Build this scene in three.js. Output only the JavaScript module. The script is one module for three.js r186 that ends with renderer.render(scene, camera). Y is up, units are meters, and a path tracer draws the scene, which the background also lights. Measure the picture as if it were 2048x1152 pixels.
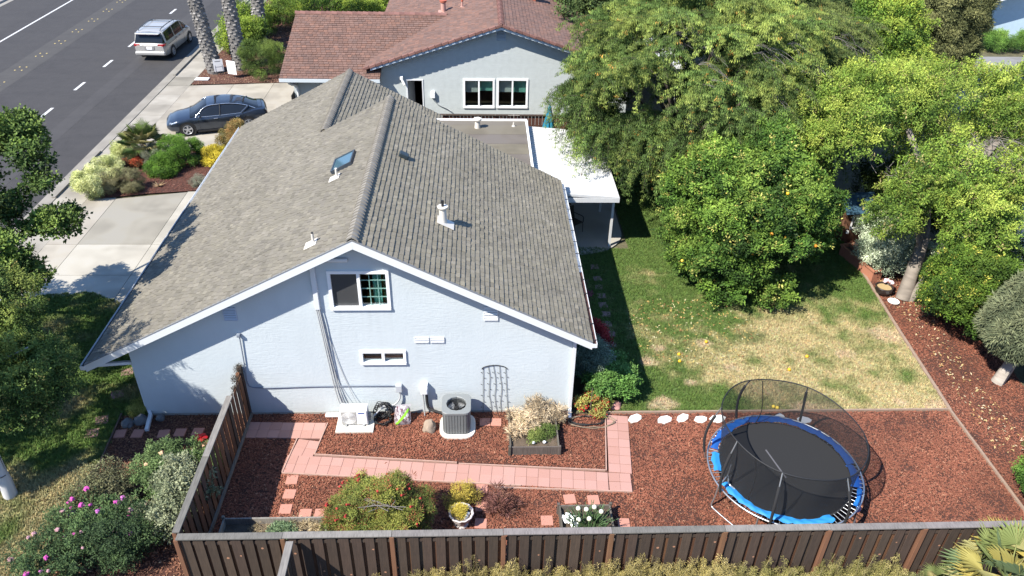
import * as THREE from 'three';
import { mergeGeometries, mergeVertices, toCreasedNormals } from 'three/addons/utils/BufferGeometryUtils.js';
import { RoundedBoxGeometry } from 'three/addons/geometries/RoundedBoxGeometry.js';
import { ImprovedNoise } from 'three/addons/math/ImprovedNoise.js';

// ------------------------------------------------------------------ camera, sky, sun, exposure
const scene = new THREE.Scene();
const camera = new THREE.PerspectiveCamera(40.636, 16 / 9, 0.1, 600);
{
  const m = new THREE.Matrix4().makeBasis(
    new THREE.Vector3(0.99913815, 0.02109238, 0.03575016),
    new THREE.Vector3(0.00237395, 0.83082509, -0.55652856),
    new THREE.Vector3(-0.04144064, 0.55613378, 0.83005897));
  camera.quaternion.setFromRotationMatrix(m);
  camera.position.set(9.529, 15.7, 16.914);
}
const renderer = new THREE.WebGLRenderer({ antialias: true });
renderer.toneMapping = THREE.LinearToneMapping;
renderer.toneMappingExposure = 2.1;
renderer.shadowMap.enabled = true;

const SUN = new THREE.Vector3(-0.72, 1, 0.53).normalize();     // towards the sun
{
  // clear afternoon sky: deep blue overhead, paler to the horizon
  const W = 128, H = 64, d = new Float32Array(W * H * 4);
  for (let j = 0; j < H; j++) {
    const el = ((j + 0.5) / H - 0.5) * Math.PI, up = Math.max(0, Math.sin(el));
    const t = Math.pow(1 - up, 2.2), g = el < 0 ? 0.55 : 1;
    for (let i = 0; i < W; i++) {
      const k = (j * W + i) * 4;
      d[k] = (0.095 + 0.22 * t) * g; d[k + 1] = (0.205 + 0.235 * t) * g; d[k + 2] = (0.47 + 0.16 * t) * g; d[k + 3] = 1;
    }
  }
  const sky = new THREE.DataTexture(d, W, H, THREE.RGBAFormat, THREE.FloatType);
  sky.mapping = THREE.EquirectangularReflectionMapping; sky.magFilter = THREE.LinearFilter; sky.needsUpdate = true;
  scene.background = sky; scene.environment = sky;
}
scene.backgroundIntensity = 1; scene.environmentIntensity = 1;
const sun = new THREE.DirectionalLight(new THREE.Color(1, 0.94, 0.84), 4.9);
sun.position.copy(SUN).multiplyScalar(80).add(new THREE.Vector3(10, 0, -15));
sun.target.position.set(10, 0, -15);
sun.castShadow = true; sun.shadow.mapSize.set(4096, 4096); sun.shadow.radius = 1;
Object.assign(sun.shadow.camera, { left: -55, right: 55, top: 55, bottom: -55, near: 1, far: 200 });
scene.add(sun, sun.target);

// ------------------------------------------------------------------ helpers
function rng(seed) { let a = seed >>> 0; return () => { a = (a + 0x6d2b79f5) | 0; let t = Math.imul(a ^ (a >>> 15), 1 | a); t = (t + Math.imul(t ^ (t >>> 7), 61 | t)) ^ t; return ((t ^ (t >>> 14)) >>> 0) / 4294967296; }; }
const R0 = rng(7);
const rnd = (a = 0, b = 1, r = R0) => a + (b - a) * r();
const V = (x, y, z) => new THREE.Vector3(x, y, z);
const noise = new ImprovedNoise();
const N3 = (x, y, z) => noise.noise(x, y, z);
const fbm = (x, y, z = 0, o = 4) => { let s = 0, a = 0.5, f = 1; for (let i = 0; i < o; i++) { s += a * noise.noise(x * f + 13.1 * i, y * f - 7.3 * i, z * f); a *= 0.5; f *= 2.03; } return s; };
const lerp = (a, b, t) => a + (b - a) * t;
const clamp = (x, a = 0, b = 1) => Math.min(b, Math.max(a, x));
const sm = (a, b, x) => { const t = clamp((x - a) / (b - a)); return t * t * (3 - 2 * t); };
const mixc = (a, b, t) => a.map((v, i) => lerp(v, b[i], t));
const C = (r, g, b) => new THREE.Color().setRGB(r, g, b);

const used = {};
function numbered(n) { const k = used[n] = (used[n] ?? -1) + 1; return k ? n + '_' + String(k).padStart(3, '0') : n; }
function tag(o, label, category, group) { o.userData.label = label; if (category) o.userData.category = category; if (group) o.userData.group = group; return o; }
function thing(name, label, category, pos = [0, 0, 0], turn = 0, group) {
  const o = new THREE.Group(); o.name = numbered(name); scene.add(o); o.position.set(...pos); o.rotation.y = turn; return tag(o, label, category, group);
}
function flat(g) { if (!g.attributes.uv) g.setAttribute('uv', new THREE.Float32BufferAttribute(new Float32Array(g.attributes.position.count * 2), 2)); return g.index ? g.toNonIndexed() : g; }
function merge(list) {
  list = list.flat().map(flat);
  const col = list.some((g) => g.attributes.color);
  for (const g of list) {
    for (const k of Object.keys(g.attributes)) if (!['position', 'normal', 'uv', 'color'].includes(k)) g.deleteAttribute(k);
    if (!g.attributes.normal) g.computeVertexNormals();
    if (col && !g.attributes.color) g.setAttribute('color', new THREE.Float32BufferAttribute(new Float32Array(g.attributes.position.count * 3).fill(1), 3));
  }
  return list.length === 1 ? list[0] : mergeGeometries(list);
}
function mesh(name, geo, mat, parent, label) {
  const m = new THREE.Mesh(Array.isArray(geo) ? merge(geo) : geo, mat);
  m.name = parent === scene ? numbered(name) : name; m.castShadow = m.receiveShadow = true; parent.add(m);
  if (label) m.userData.label = label; return m;
}
function struct(name, geo, mat) { const m = mesh(name, geo, mat, scene); m.userData.kind = 'structure'; return m; }
const bx = (x0, x1, y0, y1, z0, z1) => { const g = new THREE.BoxGeometry(x1 - x0, y1 - y0, z1 - z0); g.translate((x0 + x1) / 2, (y0 + y1) / 2, (z0 + z1) / 2); boxUV(g); return g; };
function boxUV(g) { // uv in metres by dominant normal
  const p = g.attributes.position, n = g.attributes.normal, uv = g.attributes.uv;
  for (let i = 0; i < p.count; i++) {
    const ax = Math.abs(n.getX(i)), ay = Math.abs(n.getY(i)), az = Math.abs(n.getZ(i));
    if (ay >= ax && ay >= az) uv.setXY(i, p.getX(i), p.getZ(i)); else if (ax >= az) uv.setXY(i, p.getZ(i), p.getY(i)); else uv.setXY(i, p.getX(i), p.getY(i));
  }
  return g;
}
const rbx = (w, h, d, r = 0.01, seg = 2) => new RoundedBoxGeometry(w, h, d, seg, r);
const cyl = (r0, r1, h, x, y, z, n = 12, open = false) => { const g = new THREE.CylinderGeometry(r1, r0, h, n, 1, open); g.translate(x, y + h / 2, z); return g; };
function tube(pts, r, seg = 16, rad = 6, closed = false) { return new THREE.TubeGeometry(new THREE.CatmullRomCurve3(pts.map((p) => p.isVector3 ? p : V(...p)), closed, 'centripetal'), seg, r, rad, closed); }
function bar(a, b, r, n = 6, r1 = r) { // straight tapered rod
  const A = a.isVector3 ? a : V(...a), B = b.isVector3 ? b : V(...b), d = B.clone().sub(A), g = new THREE.CylinderGeometry(r1, r, d.length(), n);
  g.translate(0, d.length() / 2, 0); g.applyQuaternion(new THREE.Quaternion().setFromUnitVectors(V(0, 1, 0), d.clone().normalize())); g.translate(A.x, A.y, A.z); return g;
}
function beam(a, b, w, h) { // rectangular bar, w across, h high
  const A = V(...a), B = V(...b), d = B.clone().sub(A), L = d.length(), g = new THREE.BoxGeometry(w, h, L); boxUV(g);
  const m = new THREE.Matrix4().lookAt(B, A, V(0, 1, 0)); g.translate(0, 0, L / 2); g.applyMatrix4(m); g.translate(A.x, A.y, A.z); return g;
}
function polyGeo(pts, y = 0, depth = 0) { // pts in (x, z); a sheet or a slab whose top is at y
  const s = new THREE.Shape(pts.map(([x, z]) => new THREE.Vector2(x, -z)));
  const g = depth ? new THREE.ExtrudeGeometry(s, { depth, bevelEnabled: false, curveSegments: 8 }) : new THREE.ShapeGeometry(s);
  g.rotateX(-Math.PI / 2); g.translate(0, y - depth, 0); return g;
}
function quad(a, b, c, d) { // flat quad with metre uv
  const g = new THREE.BufferGeometry(), p = [a, b, c, a, c, d];
  g.setAttribute('position', new THREE.Float32BufferAttribute(p.flat(), 3));
  const A = V(...a), u = V(...b).sub(A), U = u.clone().normalize(), n = u.clone().cross(V(...d).sub(A)).normalize(), W = n.cross(U), uv = [];
  for (const q of p) { const e = V(...q).sub(A); uv.push(e.dot(U), e.dot(W)); }
  g.setAttribute('uv', new THREE.Float32BufferAttribute(uv, 2)); g.computeVertexNormals(); return g;
}
function tint(g, c) { const n = g.attributes.position.count, a = new Float32Array(n * 3); for (let i = 0; i < n; i++) a.set(c, i * 3); g.setAttribute('color', new THREE.BufferAttribute(a, 3)); return g; }
function inside(pts, x, z) { let k = false; for (let i = 0, j = pts.length - 1; i < pts.length; j = i++) { const [xi, zi] = pts[i], [xj, zj] = pts[j]; if (zi > z !== zj > z && x < (xj - xi) * (z - zi) / (zj - zi) + xi) k = !k; } return k; }
function scatterIn(pts, n, r, f) { const xs = pts.map((p) => p[0]), zs = pts.map((p) => p[1]), x0 = Math.min(...xs), x1 = Math.max(...xs), z0 = Math.min(...zs), z1 = Math.max(...zs); for (let i = 0; i < n; i++) { const x = rnd(x0, x1, r), z = rnd(z0, z1, r); if (inside(pts, x, z)) f(x, z); } }
function instanced(name, geo, mat, list, parent) { // list of [Matrix4, [r, g, b]]
  const m = new THREE.InstancedMesh(geo, mat, list.length); const c = new THREE.Color();
  list.forEach(([M, k], i) => { m.setMatrixAt(i, M); m.setColorAt(i, c.setRGB(...k)); });
  m.name = parent === scene ? numbered(name) : name; m.castShadow = m.receiveShadow = true; m.userData.kind = 'stuff'; parent.add(m); return m;
}
const M4 = (x, y, z, ex, ey, ez, sx, sy = sx, sz = sx) => new THREE.Matrix4().compose(V(x, y, z), new THREE.Quaternion().setFromEuler(new THREE.Euler(ex, ey, ez)), V(sx, sy, sz));

// ------------------------------------------------------------------ procedural textures (tileable, uv in metres)
function tex(n, metres, f, srgb = true) { // f(u, v) in 0..1 -> [r, g, b] linear
  const d = new Uint8Array(n * n * 4);
  for (let j = 0; j < n; j++) for (let i = 0; i < n; i++) {
    const c = f(i / n, j / n), k = (j * n + i) * 4;
    for (let q = 0; q < 3; q++) { const v = clamp(c[q]); d[k + q] = Math.round(255 * (srgb ? (v <= 0.0031308 ? 12.92 * v : 1.055 * v ** (1 / 2.4) - 0.055) : v)); }
    d[k + 3] = 255;
  }
  const t = new THREE.DataTexture(d, n, n, THREE.RGBAFormat); t.wrapS = t.wrapT = THREE.RepeatWrapping; t.magFilter = THREE.LinearFilter; t.minFilter = THREE.LinearMipmapLinearFilter; t.generateMipmaps = true;
  if (srgb) t.colorSpace = THREE.SRGBColorSpace; t.repeat.set(1 / metres, 1 / metres); t.needsUpdate = true; return t;
}
// periodic noise: p periods across the tile
const pn = (u, v, p, s = 0) => { const a = u * Math.PI * 2, b = v * Math.PI * 2, r = p / (Math.PI * 2); return (N3(Math.cos(a) * r + s, Math.sin(a) * r + 3.7 * s, Math.cos(b) * r + Math.sin(b) * r * 1.7 + 9) + N3(Math.cos(b) * r + 5 + s, Math.sin(b) * r, Math.cos(a) * r - Math.sin(a) * r * 1.3)) * 0.8; };
const gray = (v) => [v, v, v];
function texRect(W, H, w, h, f) { const d = new Uint8Array(W * H * 4); for (let j = 0; j < H; j++) for (let i = 0; i < W; i++) { const c = f((i + 0.5) / W * w, (j + 0.5) / H * h), k = (j * W + i) * 4; for (let q = 0; q < 3; q++) d[k + q] = Math.round(255 * Math.pow(clamp(c[q]), 1 / 2.2)); d[k + 3] = 255; } const t = new THREE.DataTexture(d, W, H, THREE.RGBAFormat); t.colorSpace = THREE.SRGBColorSpace; t.magFilter = THREE.LinearFilter; t.wrapS = t.wrapT = THREE.ClampToEdgeWrapping; t.repeat.set(1 / w, 1 / h); t.needsUpdate = true; return t; }
const speck = rng(91);
const std = (o) => new THREE.MeshStandardMaterial({ roughness: 0.85, metalness: 0, side: THREE.DoubleSide, ...o });
const T = {
  stucco: tex(512, 2.4, (u, v) => gray(0.5 + 0.55 * pn(u, v * 1, 26, 3) * 0.6 + 0.5 * N3(u * 9 + Math.sin(v * 6.283) * 2, v * 60, 2) * Math.sin(Math.PI * u) + 0.25 * pn(u, v, 80, 8)), false),
  mottle: tex(256, 1.3, (u, v) => gray(0.95 + 0.05 * pn(u, v, 6, 1) + 0.05 * pn(u, v, 30, 2))),
  concrete: tex(512, 5, (u, v) => { const k = 0.92 + 0.26 * pn(u, v, 3, 4) + 0.16 * pn(u, v, 9, 1) + 0.1 * (speck() - 0.5); return [k, k * 0.985, k * 0.955]; }),
  asphalt: tex(512, 6, (u, v) => { const k = 0.9 + 0.12 * pn(u, v, 3, 7) + 0.12 * pn(u, v, 14, 2) + 0.35 * (speck() - 0.5); return [k, k, k * 1.03]; }),
  wood: tex(256, 1.1, (u, v) => gray(0.85 + 0.3 * N3(u * 40, v * 3, 4) + 0.18 * N3(u * 110, v * 6, 1) + 0.15 * pn(u, v, 5, 3))),
  soil: tex(256, 1.4, (u, v) => { const k = 0.8 + 0.35 * pn(u, v, 12, 2) + 0.5 * (speck() - 0.5); return [k, k, k]; }),
  grit: tex(256, 0.5, () => gray(speck()), false),
};
const MAT = {
  white: std({ color: C(0.62, 0.64, 0.66), roughness: 0.55 }),
  metalWhite: std({ color: C(0.78, 0.79, 0.8), roughness: 0.4 }),
  stucco: std({ color: C(0.5, 0.552, 0.597), map: T.mottle, bumpMap: T.stucco, bumpScale: 0.0022, roughness: 0.92 }),
  stuccoGrey: std({ color: C(0.45, 0.49, 0.495), map: T.mottle, bumpMap: T.stucco, bumpScale: 0.003, roughness: 0.92 }),
  black: std({ color: C(0.012, 0.012, 0.013), roughness: 0.6 }),
  blackFoam: std({ color: C(0.018, 0.018, 0.02), roughness: 0.85 }),
  steel: std({ color: C(0.5, 0.52, 0.54), roughness: 0.38, metalness: 0.85 }),
  glass: new THREE.MeshPhysicalMaterial({ color: C(0.85, 0.9, 0.9), roughness: 0.03, transmission: 1, thickness: 0, ior: 1.5, side: THREE.DoubleSide }),
  concrete: std({ color: C(0.31, 0.295, 0.265), map: T.concrete, roughness: 0.95 }),
  concreteLight: std({ color: C(0.43, 0.42, 0.39), map: T.concrete, roughness: 0.95 }),
  wood: std({ color: C(1, 1, 1), map: T.wood, roughness: 0.9, vertexColors: true }),
  tinted: std({ color: C(1, 1, 1), vertexColors: true, roughness: 0.9 }),
  pipe: std({ color: C(0.35, 0.36, 0.37), roughness: 0.6 }),
  soil: std({ color: C(0.13, 0.095, 0.065), map: T.soil, bumpMap: T.grit, bumpScale: 0.01 }),
};

// ------------------------------------------------------------------ ground, street and paving
const FX0 = 2.93, FX1 = 26.4, FZ = 5.72;            // fence lines
const sheet = (name, pts, y, mat) => struct(name, polyGeo(pts, y), mat);
const earth = std({ color: C(0.12, 0.11, 0.06), map: T.soil });
sheet('ground', [[-320, -320], [320, -320], [320, 200], [-320, 200]], -0.03, earth);

// street
const roadMat = std({ color: C(0.042, 0.0395, 0.039), map: T.asphalt, bumpMap: T.grit, bumpScale: 0.003, roughness: 0.9 });
sheet('road', [[-26.3, -160], [-9.05, -160], [-9.05, 60], [-26.3, 60]], -0.012, roadMat);
{ // worn wheel paths, real stains a touch lighter than the asphalt
  const w = std({ color: C(0.048, 0.0455, 0.045), map: T.asphalt, roughness: 0.9 });
  sheet('road_wear', [[-18.9, -160], [-17.3, -160], [-17.25, 60], [-18.8, 60]], -0.008, std({ color: C(0.056, 0.053, 0.05), map: T.asphalt, roughness: 0.9 }));
  sheet('road_wear_band', [[-12.0, -160], [-11.2, -160], [-11.25, 60], [-12.1, 60]], -0.008, w);
}
const paint = std({ color: C(0.5, 0.5, 0.5), map: T.mottle, roughness: 0.7 });
for (let z = -60; z < 30; z += 4.1) sheet('road_lane_dash', [[-13.44, z - 21.4 % 4.1], [-13.27, z - 21.4 % 4.1], [-13.27, z - 21.4 % 4.1 + 1.35], [-13.44, z - 21.4 % 4.1 + 1.35]], -0.004, paint);
sheet('road_edge_line', [[-22.2, -150], [-22.05, -150], [-21.75, 60], [-21.9, 60]], -0.004, paint);
const gutterMat = std({ color: C(0.235, 0.22, 0.195), map: T.concrete, roughness: 0.95 });
struct('gutter', [bx(-9.07, -8.66, -0.2, 0.0, -160, 60)], gutterMat);
struct('gutter', [bx(-26.75, -26.28, -0.2, 0.0, -160, 60)], gutterMat);
struct('kerb', [bx(-27.0, -26.75, -0.2, 0.13, -160, 60)], MAT.concrete);
struct('kerb', [bx(-8.66, -8.5, -0.2, 0.12, -160, -29.2), bx(-8.66, -8.5, -0.2, 0.05, -29.2, -18.2), bx(-8.66, -8.5, -0.2, 0.12, -18.2, -13.4), bx(-8.66, -8.5, -0.2, 0.05, -13.4, -5.4), bx(-8.66, -8.5, -0.2, 0.12, -5.4, 60)], gutterMat);
struct('sidewalk', [bx(-29.3, -27.0, -0.2, 0.11, -160, 60)], MAT.concreteLight);
const lawnFar = std({ color: C(0.05, 0.075, 0.022), map: T.soil });
struct('verge_lawn', [bx(-60, -29.3, -0.2, 0.08, -160, 60)], lawnFar);

// sidewalk flags, each a slab with a joint round it
{
  const walk = new THREE.Group(); walk.name = 'sidewalk_path'; walk.userData.kind = 'structure'; scene.add(walk);
  const tones = [[0.285, 0.265, 0.23], [0.305, 0.285, 0.25], [0.22, 0.205, 0.175], [0.32, 0.3, 0.265]].map((c) => std({ color: C(...c), map: T.concrete, roughness: 0.95 }));
  let k = 0;
  for (let z = -64; z < 18; z += 1.52) { const d = z > -18.2 && z < -16.6 || z < -29 && z > -30.4; mesh('paving_slab', bx(-8.49, -7.2, -0.2, 0.022 + 0.004 * Math.sin(k * 2.3), z + 0.008, z + 1.512), d ? tones[2] : tones[(k * 7 + 1) % 3 === 2 ? 3 : (k * 5) % 2], walk); k++; }
}
// driveways
{
  const slab = (name, panels) => { const g = new THREE.Group(); g.name = numbered(name); g.userData.kind = 'structure'; scene.add(g); panels.forEach(([pts, c], i) => mesh('concrete_panel', polyGeo(pts, 0.02 + 0.002 * (i % 3), 0.15), std({ color: C(...c), map: T.concrete, roughness: 0.95 }), g)); return g; };
  const a = [0.33, 0.305, 0.26], b = [0.3, 0.275, 0.235], c = [0.36, 0.34, 0.295], d = [0.245, 0.23, 0.195];
  // the neighbour's
  slab('driveway', [[[[-7.19, -27.6], [-4.75, -27.85], [-4.75, -18.66], [-7.19, -18.7]], b], [[[-4.73, -27.85], [-2.5, -28.15], [-2.5, -18.64], [-4.73, -18.66]], a], [[[-2.48, -28.15], [0.6, -28.3], [0.6, -22.2], [-0.2, -18.6], [-2.48, -18.64]], b]]);
  // the main house's
  const e = (z0, z1) => (x0, x1, col) => [[[x0, z0], [x1, z0], [x1, z1], [x0, z1]], col];
  const far = e(-13.5, -9.6), near = e(-9.58, -7.4);
  slab('driveway', [far(-7.19, -6.02, b), [[[-6.0, -13.4], [-3.2, -14.05], [-3.2, -9.6], [-6.0, -9.6]], d], [[[-3.18, -14.1], [-0.1, -14.3], [-0.1, -9.6], [-3.18, -9.6]], c], near(-7.19, -6.02, a), near(-6.0, -3.2, c), near(-3.18, -0.1, c), [[[-7.19, -7.38], [-6.02, -7.38], [-6.02, -5.9], [-7.19, -5.6]], c], [[[-6, -7.38], [-3.2, -7.38], [-3.2, -5.7], [-4.2, -6.2], [-6, -5.9]], c], [[[-3.18, -7.38], [-0.1, -7.38], [-0.1, -4.6], [-1.5, -4.7], [-3.18, -5.6]], c]]);
}
// mulch beds
const mulchBase = std({ color: C(0.115, 0.045, 0.03), map: T.soil, bumpMap: T.grit, bumpScale: 0.015, roughness: 1 });
const chip = new THREE.BoxGeometry(0.043, 0.01, 0.014);
const chipMat = std({ color: C(1, 1, 1), roughness: 0.95 });
const MUL = [[0.18, 0.063, 0.036], [0.16, 0.054, 0.031], [0.205, 0.077, 0.044], [0.145, 0.05, 0.029], [0.22, 0.088, 0.052], [0.27, 0.135, 0.082], [0.18, 0.058, 0.035], [0.205, 0.073, 0.042]];
function mulch(name, label, pts, y, density, seed, keepOut = [], pal = MUL, size = 1) {
  const g = new THREE.Group(); g.name = numbered(name); g.userData.kind = 'structure'; scene.add(g);
  mesh('soil', polyGeo(pts, y), mulchBase, g);
  const r = rng(seed), xs = pts.map((p) => p[0]), zs = pts.map((p) => p[1]), area = (Math.max(...xs) - Math.min(...xs)) * (Math.max(...zs) - Math.min(...zs)), list = [];
  scatterIn(pts, Math.round(area * density), r, (x, z) => {
    const heap = fbm(x * 0.7 + seed, z * 0.7, 2); if (keepOut.some((k) => inside(k, x, z)) && r() > 0.012) return; if (heap < -0.12 && r() < 0.5) return;
    const c = pal[Math.floor(r() * r() * pal.length * 1.0) % pal.length], k = (1.0 + 0.28 * r()) * (1 + 0.5 * fbm(x * 0.5, z * 0.5, 3) + 0.25 * heap), s = size * (0.5 + 0.9 * r());
    list.push([M4(x, y + 0.006 + 0.022 * r() + Math.max(0, heap) * 0.06 * r(), z, (r() - 0.5) * 0.9, r() * 6.28, (r() - 0.5) * 0.7, s, 1, s * (0.6 + r())), c.map((v) => v * k)]);
  });
  instanced('bark_chips', chip, chipMat, list, g); return g;
}
const PATH = [[2.98, 0.36], [5.17, 0.44], [5.04, 1.62], [12.86, 2.32], [13.2, 0.2], [13.83, 0.2], [13.57, 3.1], [4.3, 2.3], [4.47, 1.04], [2.98, 0.97]];
mulch('mulch_bed', '', [[2.95, 0.01], [12.2, 0.01], [12.2, 0.14], [23.5, 0.14], [23.55, 2.9], [23.6, 5.7], [2.95, 5.7]], 0, 1250, 11, [PATH]);
mulch('mulch_strip', '', [[23.66, 5.7], [23.6, 0.2], [23.85, -4.4], [24.25, -9.6], [24.6, -13], [27.5, -13], [26.9, -5], [26.35, 0], [26.35, 5.7]], 0, 800, 12);
mulch('mulch_bed', '', [[-0.72, 0.02], [2.9, 0.02], [2.9, 5.7], [-0.8, 5.7], [-0.62, 1.9]], 0, 560, 13, [], MUL.map((c) => [c[0] * 1.05, c[1] * 1.35, c[2] * 1.35]));
const BED = [[-6.6, -13.4], [-4.8, -13.85], [-2.9, -14.15], [-1.1, -14.3], [-1.1, -18.55], [-3.3, -18.55], [-6.9, -18.55], [-7.15, -17.4], [-7.15, -14]];
mulch('mulch_bed', '', BED, 0.05, 240, 14, [], MUL.map((c) => [c[0] * 0.75, c[1] * 0.8, c[2] * 0.95]));
mulch('mulch_bed', '', [[-7.15, -27.7], [-4.4, -27.95], [0.4, -28.4], [0.4, -50], [-7.1, -50], [-7.15, -40]], 0.05, 130, 15, [], MUL.map((c) => [c[0] * 1.05 + 0.02, c[1] * 1.7 + 0.015, c[2] * 1.9 + 0.012]), 1.3);

// lawns
function lawnCol(x, z) { // dryness of the back lawn: green by the house, straw in the middle
  const n = fbm(x * 0.45, z * 0.45, 1.5) * 1.5 + fbm(x * 1.6, z * 1.6, 4) * 0.9, d = sm(15.0, 18.6, x + 0.15 * z) * sm(-7.2, -3.2, z) * (1 - 0.42 * sm(-1.3, 0.0, z) * sm(20.5, 16, x));
  let dry = clamp(d * 0.72 + n * 0.72 + 0.03 + 0.1 * sm(-2, 0.1, z));
  if (z < -8) dry *= 0.25;
  return dry;
}
const GREEN = [0.078, 0.135, 0.022], STRAW = [0.37, 0.31, 0.15], BARE = [0.42, 0.325, 0.2];
function lawnTex(x0, x1, z0, z1, n, f) {
  const t = tex(n, 1, (u, v) => f(lerp(x0, x1, u), lerp(z0, z1, v))); t.repeat.set(1, 1); t.wrapS = t.wrapT = THREE.ClampToEdgeWrapping; return t;
}
function lawn(name, pts, y, f, density, seed, bladeH = 0.06) {
  const xs = pts.map((p) => p[0]), zs = pts.map((p) => p[1]), x0 = Math.min(...xs), x1 = Math.max(...xs), z0 = Math.min(...zs), z1 = Math.max(...zs);
  const geo = polyGeo(pts, y), uv = geo.attributes.uv, p = geo.attributes.position;
  for (let i = 0; i < p.count; i++) uv.setXY(i, (p.getX(i) - x0) / (x1 - x0), (p.getZ(i) - z0) / (z1 - z0));
  const r = rng(seed), t = lawnTex(x0, x1, z0, z1, 512, (x, z) => mixc(f(x, z), [0.1, 0.085, 0.04], 0.3).map((v) => v * (0.75 + 0.4 * r())));
  const g = new THREE.Group(); g.name = numbered(name); g.userData.kind = 'structure'; scene.add(g);
  mesh('turf', geo, std({ map: t, roughness: 1 }), g);
  const blades = [], br = rng(5);
  for (let i = 0; i < 9; i++) {
    const a = br() * 6.28, d = br() * 0.055, x = Math.cos(a) * d, z = Math.sin(a) * d, h = 0.5 + br() * 0.6, w = 0.006 + br() * 0.005, b = br() * 6.28, l = 0.25 + br() * 0.55;
    const q = new THREE.BufferGeometry(); q.setAttribute('position', new THREE.Float32BufferAttribute([x - w * Math.cos(b), 0, z - w * Math.sin(b), x + w * Math.cos(b), 0, z + w * Math.sin(b), x - Math.sin(b) * l * h * 0.06, h * 0.06, z + Math.cos(b) * l * h * 0.06], 3)); blades.push(q);
  }
  const tuft = merge(blades), list = [];
  scatterIn(pts, Math.round((x1 - x0) * (z1 - z0) * density), r, (x, z) => {
    const c = f(x, z), k = 0.7 + 0.7 * r(), s = (0.7 + 0.7 * r()) * bladeH / 0.06;
    if (c[0] > 0.3 && r() < 0.6) return;
    list.push([M4(x, y, z, 0, r() * 6.28, 0, s * 1.1, s, s * 1.1), [c[0] * k * (0.9 + 0.25 * r()), c[1] * k, c[2] * k]]);
  });
  instanced('grass', tuft, std({ color: C(1, 1, 1), roughness: 0.8 }), list, g); return g;
}
const patches = [[14.9, -2.2, 0.35], [15.35, -2.9, 0.3], [16.9, -3.2, 0.32], [23.2, -3.6, 0.7], [19.2, 0.0, 0.5], [15.0, -0.25, 0.5], [16.0, -1.2, 0.25], [23.3, 0.0, 0.55], [22.2, -0.2, 0.3], [17.5, -1.9, 0.3], [21.4, -2.6, 0.35]];
const backCol = (x, z) => {
  const dry = lawnCol(x, z); let c = mixc(GREEN, STRAW, sm(0.15, 0.85, dry));
  const lush = sm(0.9, 0.2, Math.hypot((x - 18.6) / 1.0, (z + 3.5) / 0.6)) * 0.7; c = mixc(c, [0.05, 0.1, 0.017], lush);
  for (const [px, pz, s] of patches) { const k = sm(1.15, 0.5, Math.hypot(x - px, (z - pz) * 1.4) / s + 0.8 * fbm(x * 3, z * 3, 2)); c = mixc(c, BARE, k * 0.85); }
  return c;
};
lawn('back_lawn', [[12.9, 0.08], [12.9, -9.4], [15.4, -9.2], [15.4, -24], [26, -24], [24.2, -9.6], [23.8, -4.4], [23.5, 0.08]], 0.015, backCol, 620, 21);
const frontCol = (x, z) => mixc([0.075, 0.135, 0.02], [0.3, 0.26, 0.12], sm(-0.05, 0.6, fbm(x * 0.6, z * 0.6, 7) * 1.3 + sm(0.8, 4.5, z + 0.25 * x) * 0.75));
lawn('front_lawn', [[-0.72, 5.7], [-0.62, 1.9], [-0.74, 0.02], [-0.05, 0.0], [-0.05, -4.6], [-1.5, -4.8], [-3.0, -5.7], [-4.2, -6.3], [-5.6, -6.15], [-7.15, -5.3], [-7.15, 5.7]], 0.015, frontCol, 520, 22, 0.065);

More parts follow.
